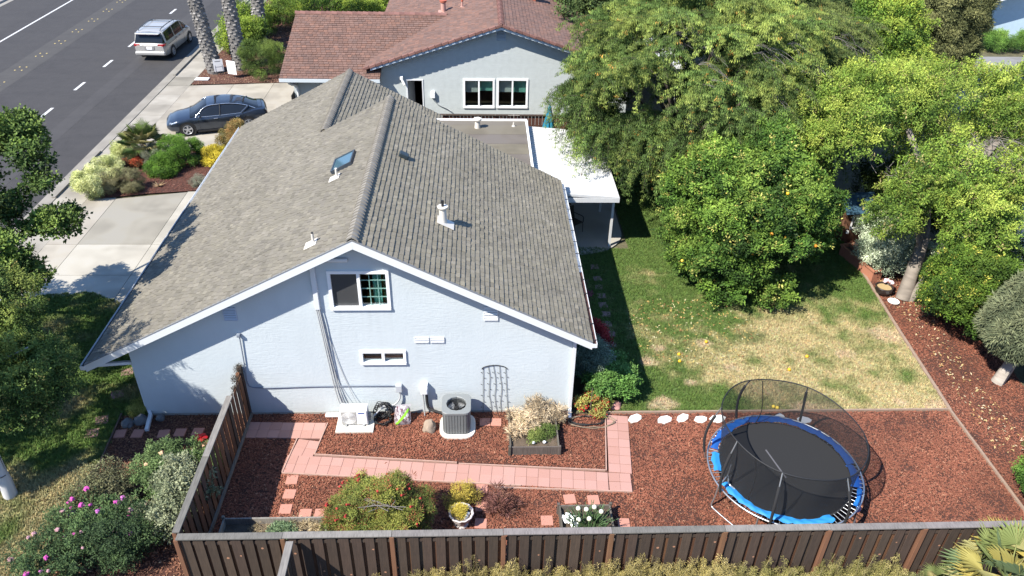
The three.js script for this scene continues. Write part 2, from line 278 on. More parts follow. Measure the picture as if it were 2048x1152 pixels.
// paver path: each 12 inch paver is a slab of its own
{
  const path = new THREE.Group(); path.name = 'garden_path'; path.userData.kind = 'structure'; scene.add(path);
  const tones = [[0.36, 0.203, 0.171], [0.37, 0.21, 0.178], [0.353, 0.197, 0.165], [0.375, 0.215, 0.184], [0.345, 0.19, 0.157]].map((c) => std({ color: C(...c), map: T.concrete, roughness: 0.95 }));
  const r = rng(31);
  const paver = (x, z, a, s = 0.3, parent = path, m) => { const q = mesh('paver', paverGeo, m || tones[Math.floor(r() * 5)], parent); q.position.set(x, 0.012 + r() * 0.008, z); q.rotation.set((r() - 0.5) * 0.022, -a + (r() - 0.5) * 0.012, (r() - 0.5) * 0.022); q.scale.set(s / 0.3, 1, s / 0.3); return q; };
  const paverGeo = merge([rbx(0.3, 0.05, 0.3, 0.006, 1)]); boxUV(paverGeo);
  const run = (x0, z0, x1, z1, rows, off0) => { // rows of pavers along a line
    const L = Math.hypot(x1 - x0, z1 - z0), a = Math.atan2(z1 - z0, x1 - x0), n = Math.round(L / 0.308), st = L / n;
    for (let i = 0; i < n; i++) for (let j = 0; j < rows; j++) { const s = (i + 0.5) * st, t = off0 + (j + 0.5) * 0.308; paver(x0 + Math.cos(a) * s - Math.sin(a) * t, z0 + Math.sin(a) * s + Math.cos(a) * t, a, Math.min(0.305, st - 0.003)); }
  };
  run(2.98, 0.37, 5.14, 0.43, 2, 0);
  run(4.47, 1.06, 4.36, 1.66, 2, -0.63);
  run(4.3, 1.66, 12.95, 2.44, 2, 0);
  run(12.96, 2.44, 13.55, 2.48, 2, 0);
  run(13.22, 0.2, 12.98, 2.42, 2, -0.62);
  // edging strips along the path
  const edge = std({ color: C(0.42, 0.27, 0.22), map: T.wood, roughness: 0.9 });
  for (const l of [[[4.28, 2.32], [7.4, 2.58]], [[5.18, 0.44], [5.02, 1.66]], [[5.02, 1.66], [8.9, 2.02]], [[8.95, 2.06], [12.9, 2.36]], [[4.44, 1.04], [4.28, 2.3]], [[13.18, 0.24], [12.92, 2.36]], [[9.9, 2.9], [13.5, 3.12]], [[7.5, 2.6], [10.6, 2.86]]])
    mesh('edging_strip', beam([l[0][0], 0.03, l[0][1]], [l[1][0], 0.03, l[1][1]], 0.03, 0.06), edge, path);
  const steps = [[4.59, 2.55, 0], [4.62, 3.03, 0.05], [4.62, 3.52, 0], [5.14, 3.68, 0], [5.52, 3.68, 0], [9.57, 2.94, 0.05], [9.55, 3.52, 0.02], [9.54, 4.06, 0.05], [11.84, 3.32, -0.1], [12.45, 3.36, -0.05], [11.2, 4.0, 0], [13.12, 4.12, 0.04], [9.67, 0.45, 0], [9.99, 0.46, 0.02]];
  const pad = std({ color: C(0.4, 0.19, 0.145), map: T.concrete, roughness: 0.95 });
  const stepLabels = ['salmon stepping stone touching the path corner, upper of three left of the bottlebrush bush', 'salmon stepping stone left of the bottlebrush bush, middle one of three in a line', 'salmon stepping stone left of the bottlebrush bush, lowest of three in a line', 'salmon stepping stone half behind the large pale raised bed, farther from the bottlebrush bush', 'salmon stepping stone half behind the large pale raised bed, touching the bottlebrush bush', 'salmon stepping stone below the path beside the wispy yellow shrub, upper of three', 'pale salmon stepping stone right of the white urn, middle of three', 'salmon stepping stone shaded by the white urn, lowest of three', 'salmon stepping stone behind the onion bed, nearer the white urn', 'salmon stepping stone behind the onion bed, farther from the white urn', 'salmon stepping stone by the long fence, left of the onion bed', 'salmon stepping stone by the long fence, right of the onion bed', 'salmon stepping stone in the shadow of the grey central air conditioner', 'salmon stepping stone under the trellis, half out of the air conditioner shadow'];
  steps.forEach(([x, z, a], i) => { const q = tag(mesh('stepping_stone', paverGeo, pad, scene), stepLabels[i], 'stepping stone', 'square salmon stepping stones in the bark yard'); q.position.set(x, 0.014, z); q.rotation.y = -a; });
  const ORD = ['first', 'second', 'third', 'fourth', 'fifth', 'sixth', 'seventh', 'eighth', 'ninth', 'tenth', 'eleventh'];
  const mauve = std({ color: C(0.3, 0.17, 0.16), map: T.concrete, roughness: 0.95 });
  for (let i = 0; i < 11; i++) { const z = -7.9 + i * 0.565 + (i > 0 ? 0.25 : 0); const q = tag(mesh('stepping_stone', paverGeo, mauve, scene), ORD[i] + ' mauve stepping stone counted from the patio slab, in the shaded grass beside the house', 'stepping stone', 'stepping stones along the shaded side of the house'); q.position.set(13.88 + 0.03 * Math.sin(i * 3), 0.02, z); q.rotation.y = 0.1 * Math.sin(i * 2.1); }
  [[-1.28, 0.75, 0.2], [-1.22, 0.23, 0.3], [-1.2, -0.87, 0.4], [-1.29, -1.9, 0.3], [-1.15, -2.9, 0.1]].forEach(([x, z, a], i) => { const q = tag(mesh('stepping_stone', paverGeo, mauve, scene), ORD[i] + ' pinkish stepping stone counted from the rose bed, in the shaded front grass', 'stepping stone', 'stepping stones in the front grass'); q.position.set(x, 0.02, z); q.rotation.y = a; q.scale.set(1.15, 1, 1.15); });
  [[-0.5, 0.78, 0.1], [-0.02, 0.78, 0], [0.7, 0.8, 0.08], [1.14, 0.76, 0], [1.62, 0.74, -0.05]].forEach(([x, z, a], i) => { const q = tag(mesh('stepping_stone', paverGeo, pad, scene), ORD[i] + ' salmon stepping stone counted from the front lawn, in the rose bed', 'stepping stone', 'stepping stones in the rose bed'); q.position.set(x, 0.022, z); q.rotation.y = a; });
  // white flagstones along the lawn edge
  const flag = std({ color: C(0.62, 0.61, 0.58), map: T.concrete, roughness: 0.9 });
  [[14.05, 0.37], [14.88, 0.41], [15.42, 0.38], [15.96, 0.44], [16.46, 0.42], [18.28, 0.4], [19.02, 0.5]].forEach(([x, z], i) => {
    const q = rng(60 + i), n = 7, pts = []; for (let k = 0; k < n; k++) { const a = k / n * 6.283, d = 0.19 * (0.8 + 0.4 * q()); pts.push([Math.cos(a) * d * 1.25, Math.sin(a) * d * 0.8]); }
    const f = tag(mesh('flagstone', polyGeo(pts, 0.04, 0.05), flag, scene), ORD[i] + ' irregular white flagstone counted from the garden path, along the lawn edge', 'flagstone', 'white flagstones along the lawn edge'); f.position.set(x, 0, z); f.rotation.y = q() * 0.6;
  });
  // timber edging of the lawn
  const ed = std({ color: C(0.3, 0.215, 0.16), map: T.wood, roughness: 0.9 });
  struct('lawn_edging_kerb', [beam([12.9, 0.03, 0.11], [23.52, 0.03, 0.11], 0.05, 0.09)], ed);
  struct('lawn_edging_kerb', [beam([23.58, 0.03, 5.6], [23.54, 0.03, 0.15], 0.06, 0.1), beam([23.54, 0.03, 0.15], [23.83, 0.03, -4.4], 0.09, 0.1), beam([23.83, 0.03, -4.4], [24.23, 0.03, -9.6], 0.09, 0.1)], ed);
  struct('bed_edging_kerb', [beam([-0.74, 0.03, 0.0], [-0.6, 0.03, 1.9], 0.04, 0.12), beam([-0.6, 0.03, 1.9], [-0.86, 0.03, 3.0], 0.04, 0.12), beam([-0.86, 0.03, 3.0], [-0.76, 0.03, 5.0], 0.04, 0.1)], std({ color: C(0.09, 0.06, 0.045), map: T.wood }));
  // patio slab
  const pp = []; for (let i = 0; i <= 14; i++) { const a = Math.PI / 2 - i / 14 * Math.PI * 0.52; pp.push([13.3 + 2.0 * Math.cos(a), -10.6 + 1.85 * Math.sin(a)]); }
  struct('patio_slab', polyGeo([[11.3, -8.75], ...pp, [15.3, -16.2], [11.3, -16.2]], 0.045, 0.12), MAT.concrete);
}

// ------------------------------------------------------------------ houses
// a slope covered in overlapping shingles: origin at the eave, u along the eave, v up the slope
function shingles(P0, uDir, vDir, Lv, range, e, w, colour, seed, thick = 0.026, gap = 0.006) {
  const r = rng(seed), u = uDir.clone().normalize(), v = vDir.clone().normalize(), n = u.clone().cross(v); if (n.y < 0) n.negate();
  const pos = [], col = [], q = V(0, 0, 0), pt = (a, b, h) => { q.copy(P0).addScaledVector(u, a).addScaledVector(v, b).addScaledVector(n, h); return [q.x, q.y, q.z]; };
  const rows = Math.ceil(Lv / e);
  for (let i = 0; i < rows; i++) {
    const v0 = i * e, v1 = Math.min(Lv, v0 + e * 1.12), [a, b] = range(Math.min(v0 + e * 0.5, Lv)); if (b - a < 0.05) continue;
    let x = a - ((i % 2) * 0.5 + 0.12 * r()) * w;
    while (x < b) {
      const ww = w * (0.85 + 0.3 * r()), x0 = Math.max(a, x) + gap, x1 = Math.min(b, x + ww) - gap; x += ww; if (x1 - x0 < 0.02) continue;
      const t = thick * (0.75 + 0.5 * r()), c = colour(x0, v0, r);
      const A = pt(x0, v0, t), B = pt(x1, v0, t), Cc = pt(x1, v1, 0.006), D = pt(x0, v1, 0.006), E = pt(x0, v0, 0), F = pt(x1, v0, 0), G = pt(x1, v1, -0.002), H = pt(x0, v1, -0.002);
      for (const f of [[A, B, Cc], [A, Cc, D], [E, F, B], [E, B, A], [E, A, D], [E, D, H], [F, Cc, B], [F, G, Cc]]) for (const k of f) { pos.push(...k); col.push(...c); }
    }
  }
  const g = new THREE.BufferGeometry(); g.setAttribute('position', new THREE.Float32BufferAttribute(pos, 3)); g.setAttribute('color', new THREE.Float32BufferAttribute(col, 3));
  g.setAttribute('uv', new THREE.Float32BufferAttribute(pos.filter((_, i) => i % 3 !== 1), 2)); g.computeVertexNormals(); return g;
}
const shingleMat = std({ color: C(1, 1, 1), vertexColors: true, roughness: 0.95, bumpMap: T.grit, bumpScale: 0.004 });
// a gable-end prism: polygon in (x, y), pushed along z
function prism(pts, z0, z1, holes = []) {
  const s = new THREE.Shape(pts.map((p) => new THREE.Vector2(...p)));
  for (const [x0, x1, y0, y1] of holes) s.holes.push(new THREE.Path([[x0, y0], [x0, y1], [x1, y1], [x1, y0]].map((p) => new THREE.Vector2(...p))));
  const g = new THREE.ExtrudeGeometry(s, { depth: z1 - z0, bevelEnabled: false }); g.translate(0, 0, z0); return g;
}
const capGeo = (() => { // a rounded ridge cap lying along z
  const pos = [], N = 8, rx = 0.155, ry = 0.062;
  const ring = (z, s, dy) => Array.from({ length: N + 1 }, (_, i) => { const a = Math.PI * i / N; return [Math.cos(a) * rx * s, Math.sin(a) * ry * s + dy - 0.055 * Math.abs(Math.cos(a)), z]; });
  const A = ring(0.1, 1.06, 0.022), B = ring(-0.13, 0.9, -0.005), K = ring(0.1, 0.86, 0.0);
  for (let i = 0; i < N; i++) { for (const f of [[A[i], A[i + 1], B[i + 1]], [A[i], B[i + 1], B[i]], [K[i], A[i + 1], A[i]], [K[i], K[i + 1], A[i + 1]]]) for (const k of f) pos.push(...k); }
  const g = new THREE.BufferGeometry(); g.setAttribute('position', new THREE.Float32BufferAttribute(pos, 3)); return toCreasedNormals(mergeVertices(g), 0.7);
})();
function vent(parent, x0, x1, y0, y1, z, n, m, name = 'wall_vent') {
  const f = mesh(name, [bx(x0, x1, y0 - 0.02, y0, z, z + 0.03), bx(x0, x1, y1, y1 + 0.02, z, z + 0.03), bx(x0 - 0.02, x0, y0 - 0.02, y1 + 0.02, z, z + 0.03), bx(x1, x1 + 0.02, y0 - 0.02, y1 + 0.02, z, z + 0.03)], m, parent);
  mesh('backing', bx(x0, x1, y0, y1, z + 0.001, z + 0.006), std({ color: C(0.08, 0.085, 0.09) }), f);
  const h = (y1 - y0) / n;
  for (let i = 0; i < n; i++) { const s = new THREE.BoxGeometry(x1 - x0, h * 0.72, 0.008); s.rotateX(-0.5); s.translate((x0 + x1) / 2, y0 + (i + 0.5) * h, z + 0.022); mesh('slat', s, m, f); }
  return f;
}
function windowUnit(parent, x0, x1, y0, y1, z, o = {}) { // sliding window set in an opening; frame proud of the wall
  const w = o.frame || 0.085, p = z + 0.045, b = z - 0.1, mid = (x0 + x1) / 2, m = MAT.metalWhite;
  const f = mesh('window', [bx(x0, x1, y1 - w, y1, b, p), bx(x0, x1, y0, y0 + w, b, p + 0.02), bx(x0, x0 + w, y0 + w, y1 - w, b, p), bx(x1 - w, x1, y0 + w, y1 - w, b, p)], m, parent);
  mesh('mullion', bx(mid - 0.04, mid + 0.04, y0 + w, y1 - w, b + 0.02, p - 0.012), m, f);
  mesh('pane', bx(x0 + w, mid - 0.04, y0 + w, y1 - w, z - 0.036, z - 0.03), o.screen || MAT.glass, f);
  mesh('pane', bx(mid + 0.04, x1 - w, y0 + w, y1 - w, z - 0.06, z - 0.054), MAT.glass, f);
  if (o.sash) mesh('sash', bx(lerp(x0, mid, o.sash) - 0.025, lerp(x0, mid, o.sash) + 0.025, y0 + w, y1 - w, z - 0.085, z - 0.065), std({ color: C(0.5, 0.54, 0.56) }), f);
  if (o.grid) { const [nx, ny] = o.grid, L = [];
    for (const [a, c] of [[x0 + w, mid - 0.04], [mid + 0.04, x1 - w]]) { for (let i = 1; i < nx; i++) { const x = lerp(a, c, i / nx); L.push(bx(x - 0.012, x + 0.012, y0 + w, y1 - w, z - 0.083, z - 0.068)); } for (let j = 1; j < ny; j++) { const y = lerp(y0 + w, y1 - w, j / ny); L.push(bx(a, c, y - 0.012, y + 0.012, z - 0.084, z - 0.067)); } }
    mesh('muntin', L, std({ color: C(0.42, 0.6, 0.53), roughness: 0.5 }), f); }
  return f;
}
const GREYS = (base, q = 1) => (u, v, r) => { const n = 0.95 + q * (0.35 * r() * r() - 0.1) + 0.2 * fbm(u * 0.9, v * 0.9, 1) + 0.16 * fbm(u * 0.25, v * 0.5, 6) + 0.04 * N3(u * 2.6, v * 0.35, 2), k = r() < 0.12 ? 1 - 0.2 * q : r() > 0.9 ? 1 + 0.14 * q : 1; return base.map((c, i) => c * n * k * (i === 2 ? 0.97 + 0.06 * r() : 1)); };
const SL = 0.517, RX = 6.42, RY = 6.05, LX = -1.0, EX = 12.56, ZF = 0.45, ZB = -9.45, ZR = -16.1, RX2 = 4.0, RY2 = RY - SL * (RX - RX2);
{
  const h = thing('house', 'pale blue stucco house with a grey shingle gable roof, in the middle of the picture', 'house');
  const yl = (x) => RY - SL * (RX - x), yr = (x) => RY - SL * (x - RX), d = 0.1;
  const weather = texRect(1024, 512, 12.4, 6.2, (x, y) => { // splash at the base, streaks below openings, patched areas
    let k = 0.97 + 0.06 * fbm(x * 0.6, y * 0.6, 3) + 0.04 * fbm(x * 4, y * 1.5, 7); const splash = Math.exp(-y / 0.22) * (0.6 + fbm(x * 2.5, 1, 3));
    const streak = (x0, x1, y1, len) => x > x0 && x < x1 && y < y1 ? Math.max(0, N3(x * 9, y * 0.5, 2) + 0.25) * Math.exp(-(y1 - y) / len) : 0;
    const s = 0.1 * streak(5.6, 7.2, 3.72, 0.7) + 0.1 * streak(6.2, 7.5, 1.86, 0.4) + 0.1 * streak(7.75, 8.56, 2.6, 0.4) + 0.08 * streak(9.6, 10.05, 3.35, 0.5) + 0.015 * Math.max(0, N3(x * 3, y * 0.3, 5));
    if (Math.abs(x - 2.0 - 0.2 * Math.sin(y * 3)) < 0.5 && Math.abs(y - 1.4) < 0.35) k *= 0.985; if (Math.hypot(x - 10.9, (y - 1.9) * 1.4) < 0.6 + 0.1 * N3(x * 4, y * 4, 0)) k *= 1.02;
    k -= s; return [k - 0.18 * splash, k - 0.21 * splash, k - 0.27 * splash]; });
  const gableStucco = std({ color: C(0.5, 0.552, 0.578), map: weather, bumpMap: T.stucco, bumpScale: 0.0035, roughness: 0.92 });
  // walls
  mesh('wall', prism([[0, 0], [12.2, 0], [12.2, yr(12.2) - d - 0.01], [RX, RY - d - 0.01], [0, yl(0) - d - 0.01]], -0.18, 0, [[5.66, 7.14, 3.76, 4.87], [6.28, 7.44, 1.9, 2.27]]), gableStucco, h);
  mesh('wall', bx(0, 0.18, 0, yl(0) - d - 0.02, -15.8, -0.181), MAT.stucco, h);
  mesh('wall', bx(12.02, 12.2, 0, yr(12.2) - d - 0.02, -9.2, -0.181), MAT.stucco, h);
  mesh('wall', prism([[0.181, 0], [12.019, 0], [12.019, yr(12.1) - d - 0.05], [RX, RY - d - 0.05], [0.181, yl(0.2) - d - 0.05]], -9.2, -9.02), MAT.stucco, h);
  mesh('wall', prism([[0.181, 0], [7.4, 0], [7.4, RY2 - SL * 3.4 - d - 0.05], [RX2, RY2 - d - 0.05], [0.181, yl(0.2) - d - 0.05]], -15.8, -15.62), MAT.stucco, h);
  mesh('foundation', bx(0.0, 12.2, -0.1, 0.07, 0.001, 0.014), std({ color: C(0.3, 0.29, 0.27), map: T.concrete }), h);
  // roof
  const roof = mesh('roof', [prism([[LX, yl(LX) - 0.012], [RX, RY - 0.012], [EX, yr(EX) - 0.012], [EX, yr(EX) - d], [RX, RY - d], [LX, yl(LX) - d]], ZB, ZF - 0.03),
    prism([[LX, yl(LX) - 0.012], [RX2, RY2 - 0.012], [7.9, RY2 - SL * 3.9 - 0.012], [7.9, RY2 - SL * 3.9 - d], [RX2, RY2 - d], [LX, yl(LX) - d]], ZR, ZB - 0.002)], std({ color: C(0.11, 0.1, 0.09) }), h);
  const up = V(1, SL, 0).normalize(), Ll = Math.hypot(RX - LX, RY - yl(LX)), k = Math.cos(Math.atan(SL));
  const gl = shingles(V(LX, yl(LX), ZF), V(0, 0, -1), up, Ll, (v) => [0, LX + v * k > RX2 ? ZF - ZB : ZF - ZR], 0.143, 0.165, GREYS([0.172, 0.156, 0.124], 0.85), 1, 0.034);
  const gr = shingles(V(EX, yr(EX), ZF), V(0, 0, -1), V(-1, SL, 0), Math.hypot(EX - RX, RY - yr(EX)), () => [0, ZF - ZB], 0.143, 0.19, GREYS([0.202, 0.18, 0.136], 0.8), 2, 0.034);
  const gr2 = shingles(V(7.9, RY2 - SL * 3.9, ZB), V(0, 0, -1), V(-1, SL, 0), Math.hypot(3.9, SL * 3.9), () => [0, ZB - ZR], 0.143, 0.19, GREYS([0.195, 0.176, 0.136], 0.8), 3, 0.034);
  for (const g of [gl, gr, gr2]) mesh('shingles', g, shingleMat, roof).userData.kind = 'stuff';
  const capM = [0.21, 0.2, 0.185, 0.225].map((v) => std({ color: C(v, v * 0.92, v * 0.79), roughness: 0.95, bumpMap: T.grit, bumpScale: 0.004 }));
  for (let z = ZF - 0.1, i = 0; z > ZB + 0.05; z -= 0.17, i++) mesh('ridge_cap', capGeo, capM[(i * 7) % 4], roof).position.set(RX, RY + 0.03, z);
  for (let z = ZB - 0.05, i = 0; z > ZR + 0.05; z -= 0.17, i++) mesh('ridge_cap', capGeo, capM[(i * 5) % 4], roof).position.set(RX2, RY2 + 0.03, z);
  // barge boards on the gable, eave gutters
  const rake = (pts) => prism(pts, ZF - 0.028, ZF + 0.012);
  mesh('barge_board', rake([[LX, yl(LX) + 0.005], [RX, RY + 0.005], [RX, RY - 0.225], [LX, yl(LX) - 0.215]]), MAT.white, h);
  mesh('barge_board', rake([[RX + 0.002, RY + 0.005], [EX, yr(EX) + 0.005], [EX, yr(EX) - 0.215], [RX + 0.002, RY - 0.225]]), MAT.white, h);
  mesh('drip_edge', [prism([[LX, yl(LX) + 0.008], [RX, RY + 0.008], [RX, RY + 0.03], [LX, yl(LX) + 0.03]], ZF - 0.04, ZF + 0.02), prism([[RX, RY + 0.008], [EX, yr(EX) + 0.008], [EX, yr(EX) + 0.03], [RX, RY + 0.03]], ZF - 0.04, ZF + 0.02)], std({ color: C(0.16, 0.165, 0.17) }), h);
  const gut = (x, s, y, z0, z1) => [bx(Math.min(x, x + s * 0.12), Math.max(x, x + s * 0.12), y - 0.13, y - 0.12, z1, z0), bx(Math.min(x + s * 0.12, x + s * 0.13), Math.max(x + s * 0.12, x + s * 0.13), y - 0.13, y, z1, z0), bx(Math.min(x, x + s * 0.008), Math.max(x, x + s * 0.008), y - 0.12, y + 0.01, z1, z0), bx(Math.min(x, x + s * 0.13), Math.max(x, x + s * 0.13), y - 0.13, y, z0, z0 + 0.008)];
  const gL = mesh('gutter', gut(LX, -1, yl(LX) - 0.01, ZF + 0.02, ZR), MAT.white, h), gR = mesh('gutter', gut(EX, 1, yr(EX) - 0.01, ZF + 0.02, ZB), MAT.white, h);
  for (let z = 0.3; z > ZB; z -= 0.75) mesh('bracket', bx(EX, EX + 0.13, yr(EX) - 0.012, yr(EX) - 0.002, z - 0.015, z + 0.015), MAT.black, gR);
  mesh('leaf_litter', [bx(EX + 0.01, EX + 0.12, yr(EX) - 0.12, yr(EX) - 0.07, -3.2, 0.42)], std({ color: C(0.08, 0.03, 0.025), map: T.soil }), gR);
  mesh('leaf_litter', [bx(LX - 0.12, LX - 0.01, yl(LX) - 0.12, yl(LX) - 0.06, -9, 0.42)], std({ color: C(0.04, 0.04, 0.04), map: T.soil }), gL);
  mesh('downspout', [bx(12.1, 12.19, 0.15, 2.72, 0.015, 0.095), beam([12.145, 0.2, 0.06], [12.13, 0.05, 0.34], 0.09, 0.08), beam([12.145, 2.7, 0.055], [12.6, 2.74, 0.1], 0.08, 0.08)], MAT.white, h);
  mesh('downspout', [beam([-1.06, 2.05, 0.25], [-0.07, 1.85, -0.12], 0.08, 0.09), bx(-0.09, -0.003, 0.2, 1.86, -0.2, -0.11), beam([-0.05, 0.22, -0.16], [0.12, 0.1, 0.1], 0.08, 0.09), beam([0.12, 0.1, 0.1], [0.2, 0.06, 0.68], 0.1, 0.09)], MAT.white, h);
  // windows, curtains behind the panes
  const screen = new THREE.MeshPhysicalMaterial({ color: C(0.2, 0.205, 0.215), roughness: 0.3, transmission: 0.75, thickness: 0, side: THREE.DoubleSide });
  const w1 = windowUnit(h, 5.61, 7.19, 3.71, 4.92, 0, { grid: [3, 4], sash: 0.32, screen });
  const folds = []; for (let i = 0; i < 15; i++) folds.push([6.86 + i * 0.016, 0, -0.2 + 0.022 * Math.sin(i * 1.9)]);
  const cg = (x0, x1, y0, y1, z, n) => { const g = new THREE.PlaneGeometry(x1 - x0, y1 - y0, n, 1), p = g.attributes.position; for (let i = 0; i < p.count; i++) p.setZ(i, 0.03 * Math.sin(p.getX(i) * 75)); g.translate((x0 + x1) / 2, (y0 + y1) / 2, z); g.computeVertexNormals(); return g; };
  mesh('curtain', cg(6.72, 6.95, 3.7, 4.9, -0.24, 30), std({ color: C(0.12, 0.36, 0.3), roughness: 0.9 }), w1);
  mesh('curtain', cg(7.0, 7.12, 3.7, 4.9, -0.3, 16), std({ color: C(0.03, 0.1, 0.085), roughness: 0.9 }), w1);
  const w2 = windowUnit(h, 6.23, 7.49, 1.85, 2.32, 0, { frame: 0.075, sash: 0.06 });
  mesh('blind', bx(6.3, 7.42, 1.9, 2.3, -0.3, -0.29), std({ color: C(0.2, 0.19, 0.17) }), w2);
  // vents
  vent(h, 9.66, 10.0, 3.34, 3.76, 0.001, 5, MAT.white); vent(h, 7.77, 8.12, 2.6, 2.75, 0.001, 2, MAT.white); vent(h, 8.2, 8.54, 2.6, 2.75, 0.001, 2, MAT.white);
  vent(h, 2.79, 3.1, 3.38, 3.76, 0.001, 5, std({ color: C(0.4, 0.46, 0.56) }), 'gable_vent');
  // conduits, boxes and refrigerant lines
  mesh('line_cover', [rbx(0.13, 1.45, 0.09, 0.012).translate(5.27, 4.47, 0.046), rbx(0.95, 0.11, 0.09, 0.04, 3).translate(5.72, 5.26, 0.046)], MAT.white, h);
  mesh('line_cover_cap', bx(5.2, 5.34, 5.16, 5.22, 0.002, 0.1), MAT.black, h);
  const lines = [[0, 0], [0.045, 0.02], [-0.04, 0.01]];
  for (const [o, z] of lines) mesh('refrigerant_line', tube([[5.27 + o, 3.78, 0.05 + z], [5.31 + o, 3.3, 0.06 + z], [5.4 + o * 1.2, 2.0, 0.05], [5.5 + o * 1.5, 0.9, 0.05], [5.6 + o * 1.5, 0.42, 0.12], [5.72 + o, 0.36, 0.3]], 0.016, 24, 6), MAT.pipe, h);
  mesh('cable', tube([[5.33, 3.7, 0.06], [5.52, 2.4, 0.03], [5.8, 1.1, 0.03], [6.04, 0.35, 0.1]], 0.008, 20, 5), MAT.pipe, h);
  mesh('cable', tube([[5.3, 3.5, 0.06], [5.42, 2.0, 0.03], [5.62, 1.0, 0.02], [5.82, 0.36, 0.12]], 0.008, 20, 5), MAT.pipe, h);
  mesh('conduit', [tube([[3.08, 2.86, 0.05], [3.05, 2.0, 0.04], [3.02, 1.25, 0.04], [3.06, 1.08, 0.04], [3.2, 1.04, 0.04], [5.0, 1.06, 0.03], [7.0, 1.06, 0.03], [7.15, 1.05, 0.03]], 0.017, 60, 6), rbx(0.1, 0.1, 0.1, 0.02).translate(3.07, 2.9, 0.06)], std({ color: C(0.17, 0.2, 0.25), roughness: 0.7 }), h);
  const jb = mesh('junction_box', rbx(0.17, 0.24, 0.12, 0.01).translate(7.23, 1.0, 0.06), std({ color: C(0.42, 0.45, 0.48), roughness: 0.5 }), h);
  mesh('cable', tube([[7.25, 0.9, 0.06], [7.24, 0.65, 0.08], [7.1, 0.45, 0.12], [6.75, 0.38, 0.2], [6.5, 0.3, 0.45]], 0.026, 24, 6), MAT.pipe, jb);
  const mb = mesh('disconnect_box', [rbx(0.2, 0.36, 0.16, 0.015).translate(7.95, 1.0, 0.08), rbx(0.17, 0.2, 0.06, 0.02).translate(7.95, 0.97, 0.18)], MAT.metalWhite, h);
  mesh('conduit', [tube([[7.9, 0.85, 0.1], [7.92, 0.4, 0.1], [7.93, 0.02, 0.14]], 0.022, 8, 6)], MAT.pipe, mb);
  mesh('insulated_line', [tube([[8.0, 0.85, 0.07], [8.01, 0.4, 0.07], [8.06, 0.24, 0.1], [8.25, 0.2, 0.16], [8.55, 0.2, 0.3]], 0.04, 20, 8)], MAT.blackFoam, mb);
  // roof fittings
  const onL = (x, z) => [x, yl(x), z], cream = std({ color: C(0.55, 0.52, 0.47), roughness: 0.6 }), onR = (x, z) => [x, yr(x), z];
  const slope = (g, s) => { g.rotateZ(s * Math.atan(SL)); return g; };
  for (const [x, z, r] of [[5.3, -4.25, 0.036], [5.28, -0.42, 0.034]]) {
    const p = mesh('vent_pipe', cyl(r, r, 0.34, 0, -0.03, 0, 14), cream, roof); p.position.set(...onL(x, z));
    mesh('flashing', [slope(rbx(0.36, 0.02, 0.34, 0.005).translate(-0.06, 0.035, 0), 1), cyl(0.075, 0.045, 0.12, 0, -0.02, 0, 14)], cream, p);
    if (z > -1) mesh('pipe_mouth', cyl(r * 0.95, r * 0.95, 0.02, 0, 0.31, 0, 14), MAT.black, p);
  }
  { const p = mesh('flue', [cyl(0.115, 0.095, 0.5, 0, -0.02, 0, 20)], cream, roof); p.position.set(...onR(8.5, -2.42));
    mesh('storm_collar', [cyl(0.115, 0.15, 0.05, 0, 0.44, 0, 20), cyl(0.15, 0.15, 0.03, 0, 0.49, 0, 20)], cream, p); mesh('pipe_mouth', cyl(0.038, 0.038, 0.2, 0, 0.5, 0, 12), MAT.black, p);
    mesh('flashing', [slope(rbx(0.52, 0.02, 0.42, 0.005).translate(0.06, 0.045, 0.02), -1)], cream, p); }
  { const p = mesh('roof_vent', [slope(rbx(0.3, 0.14, 0.24, 0.03, 3).translate(0, 0.09, 0), -1)], std({ color: C(0.03, 0.045, 0.055), roughness: 0.4, metalness: 0.3 }), roof); p.position.set(...onR(7.17, -5.29)); }
  { const p = mesh('skylight', [slope(merge([bx(-0.36, 0.36, 0, 0.13, -0.46, -0.41), bx(-0.36, 0.36, 0, 0.13, 0.41, 0.46), bx(-0.36, -0.31, 0, 0.13, -0.41, 0.41), bx(0.31, 0.36, 0, 0.13, -0.41, 0.41)]), 1)], std({ color: C(0.06, 0.075, 0.095), roughness: 0.4, metalness: 0.4 }), roof); p.position.set(...onL(5.42, -5.1));
    mesh('pane', slope(bx(-0.33, 0.33, 0.1, 0.112, -0.43, 0.43), 1), std({ color: C(0.1, 0.2, 0.26), roughness: 0.06, metalness: 0.55 }), p); }
  // low flat-roofed addition at the rear
  mesh('addition_wall', [bx(7.2, 11.4, 0, 2.72, -15.2, -9.21)], MAT.stucco, h);
  const fr = mesh('flat_roof', [bx(6.9, 11.52, 2.74, 2.86, -15.35, -9.46)], std({ color: C(0.135, 0.12, 0.1), map: T.concrete, roughness: 1 }), h);
  for (const z of [-10.4, -11.4, -12.4, -13.4, -14.4]) mesh('roofing_strip', bx(6.9, 11.5, 2.861, 2.869, z - 0.44, z + 0.53), std({ color: C(0.135 + 0.01 * Math.sin(z * 9), 0.12 + 0.01 * Math.sin(z * 9), 0.1), map: T.concrete, roughness: 1 }), fr);
  mesh('trim', [bx(6.9, 11.6, 2.72, 2.93, -15.43, -15.36), bx(11.53, 11.62, 2.7, 2.92, -15.35, -9.47)], MAT.metalWhite, fr);
  const v1 = mesh('roof_vent', [cyl(0.13, 0.1, 0.35, 9.45, 2.86, -14.55, 18), cyl(0.13, 0.18, 0.05, 9.45, 3.18, -14.55, 18), cyl(0.18, 0.17, 0.06, 9.45, 3.23, -14.55, 18)], cream, fr);
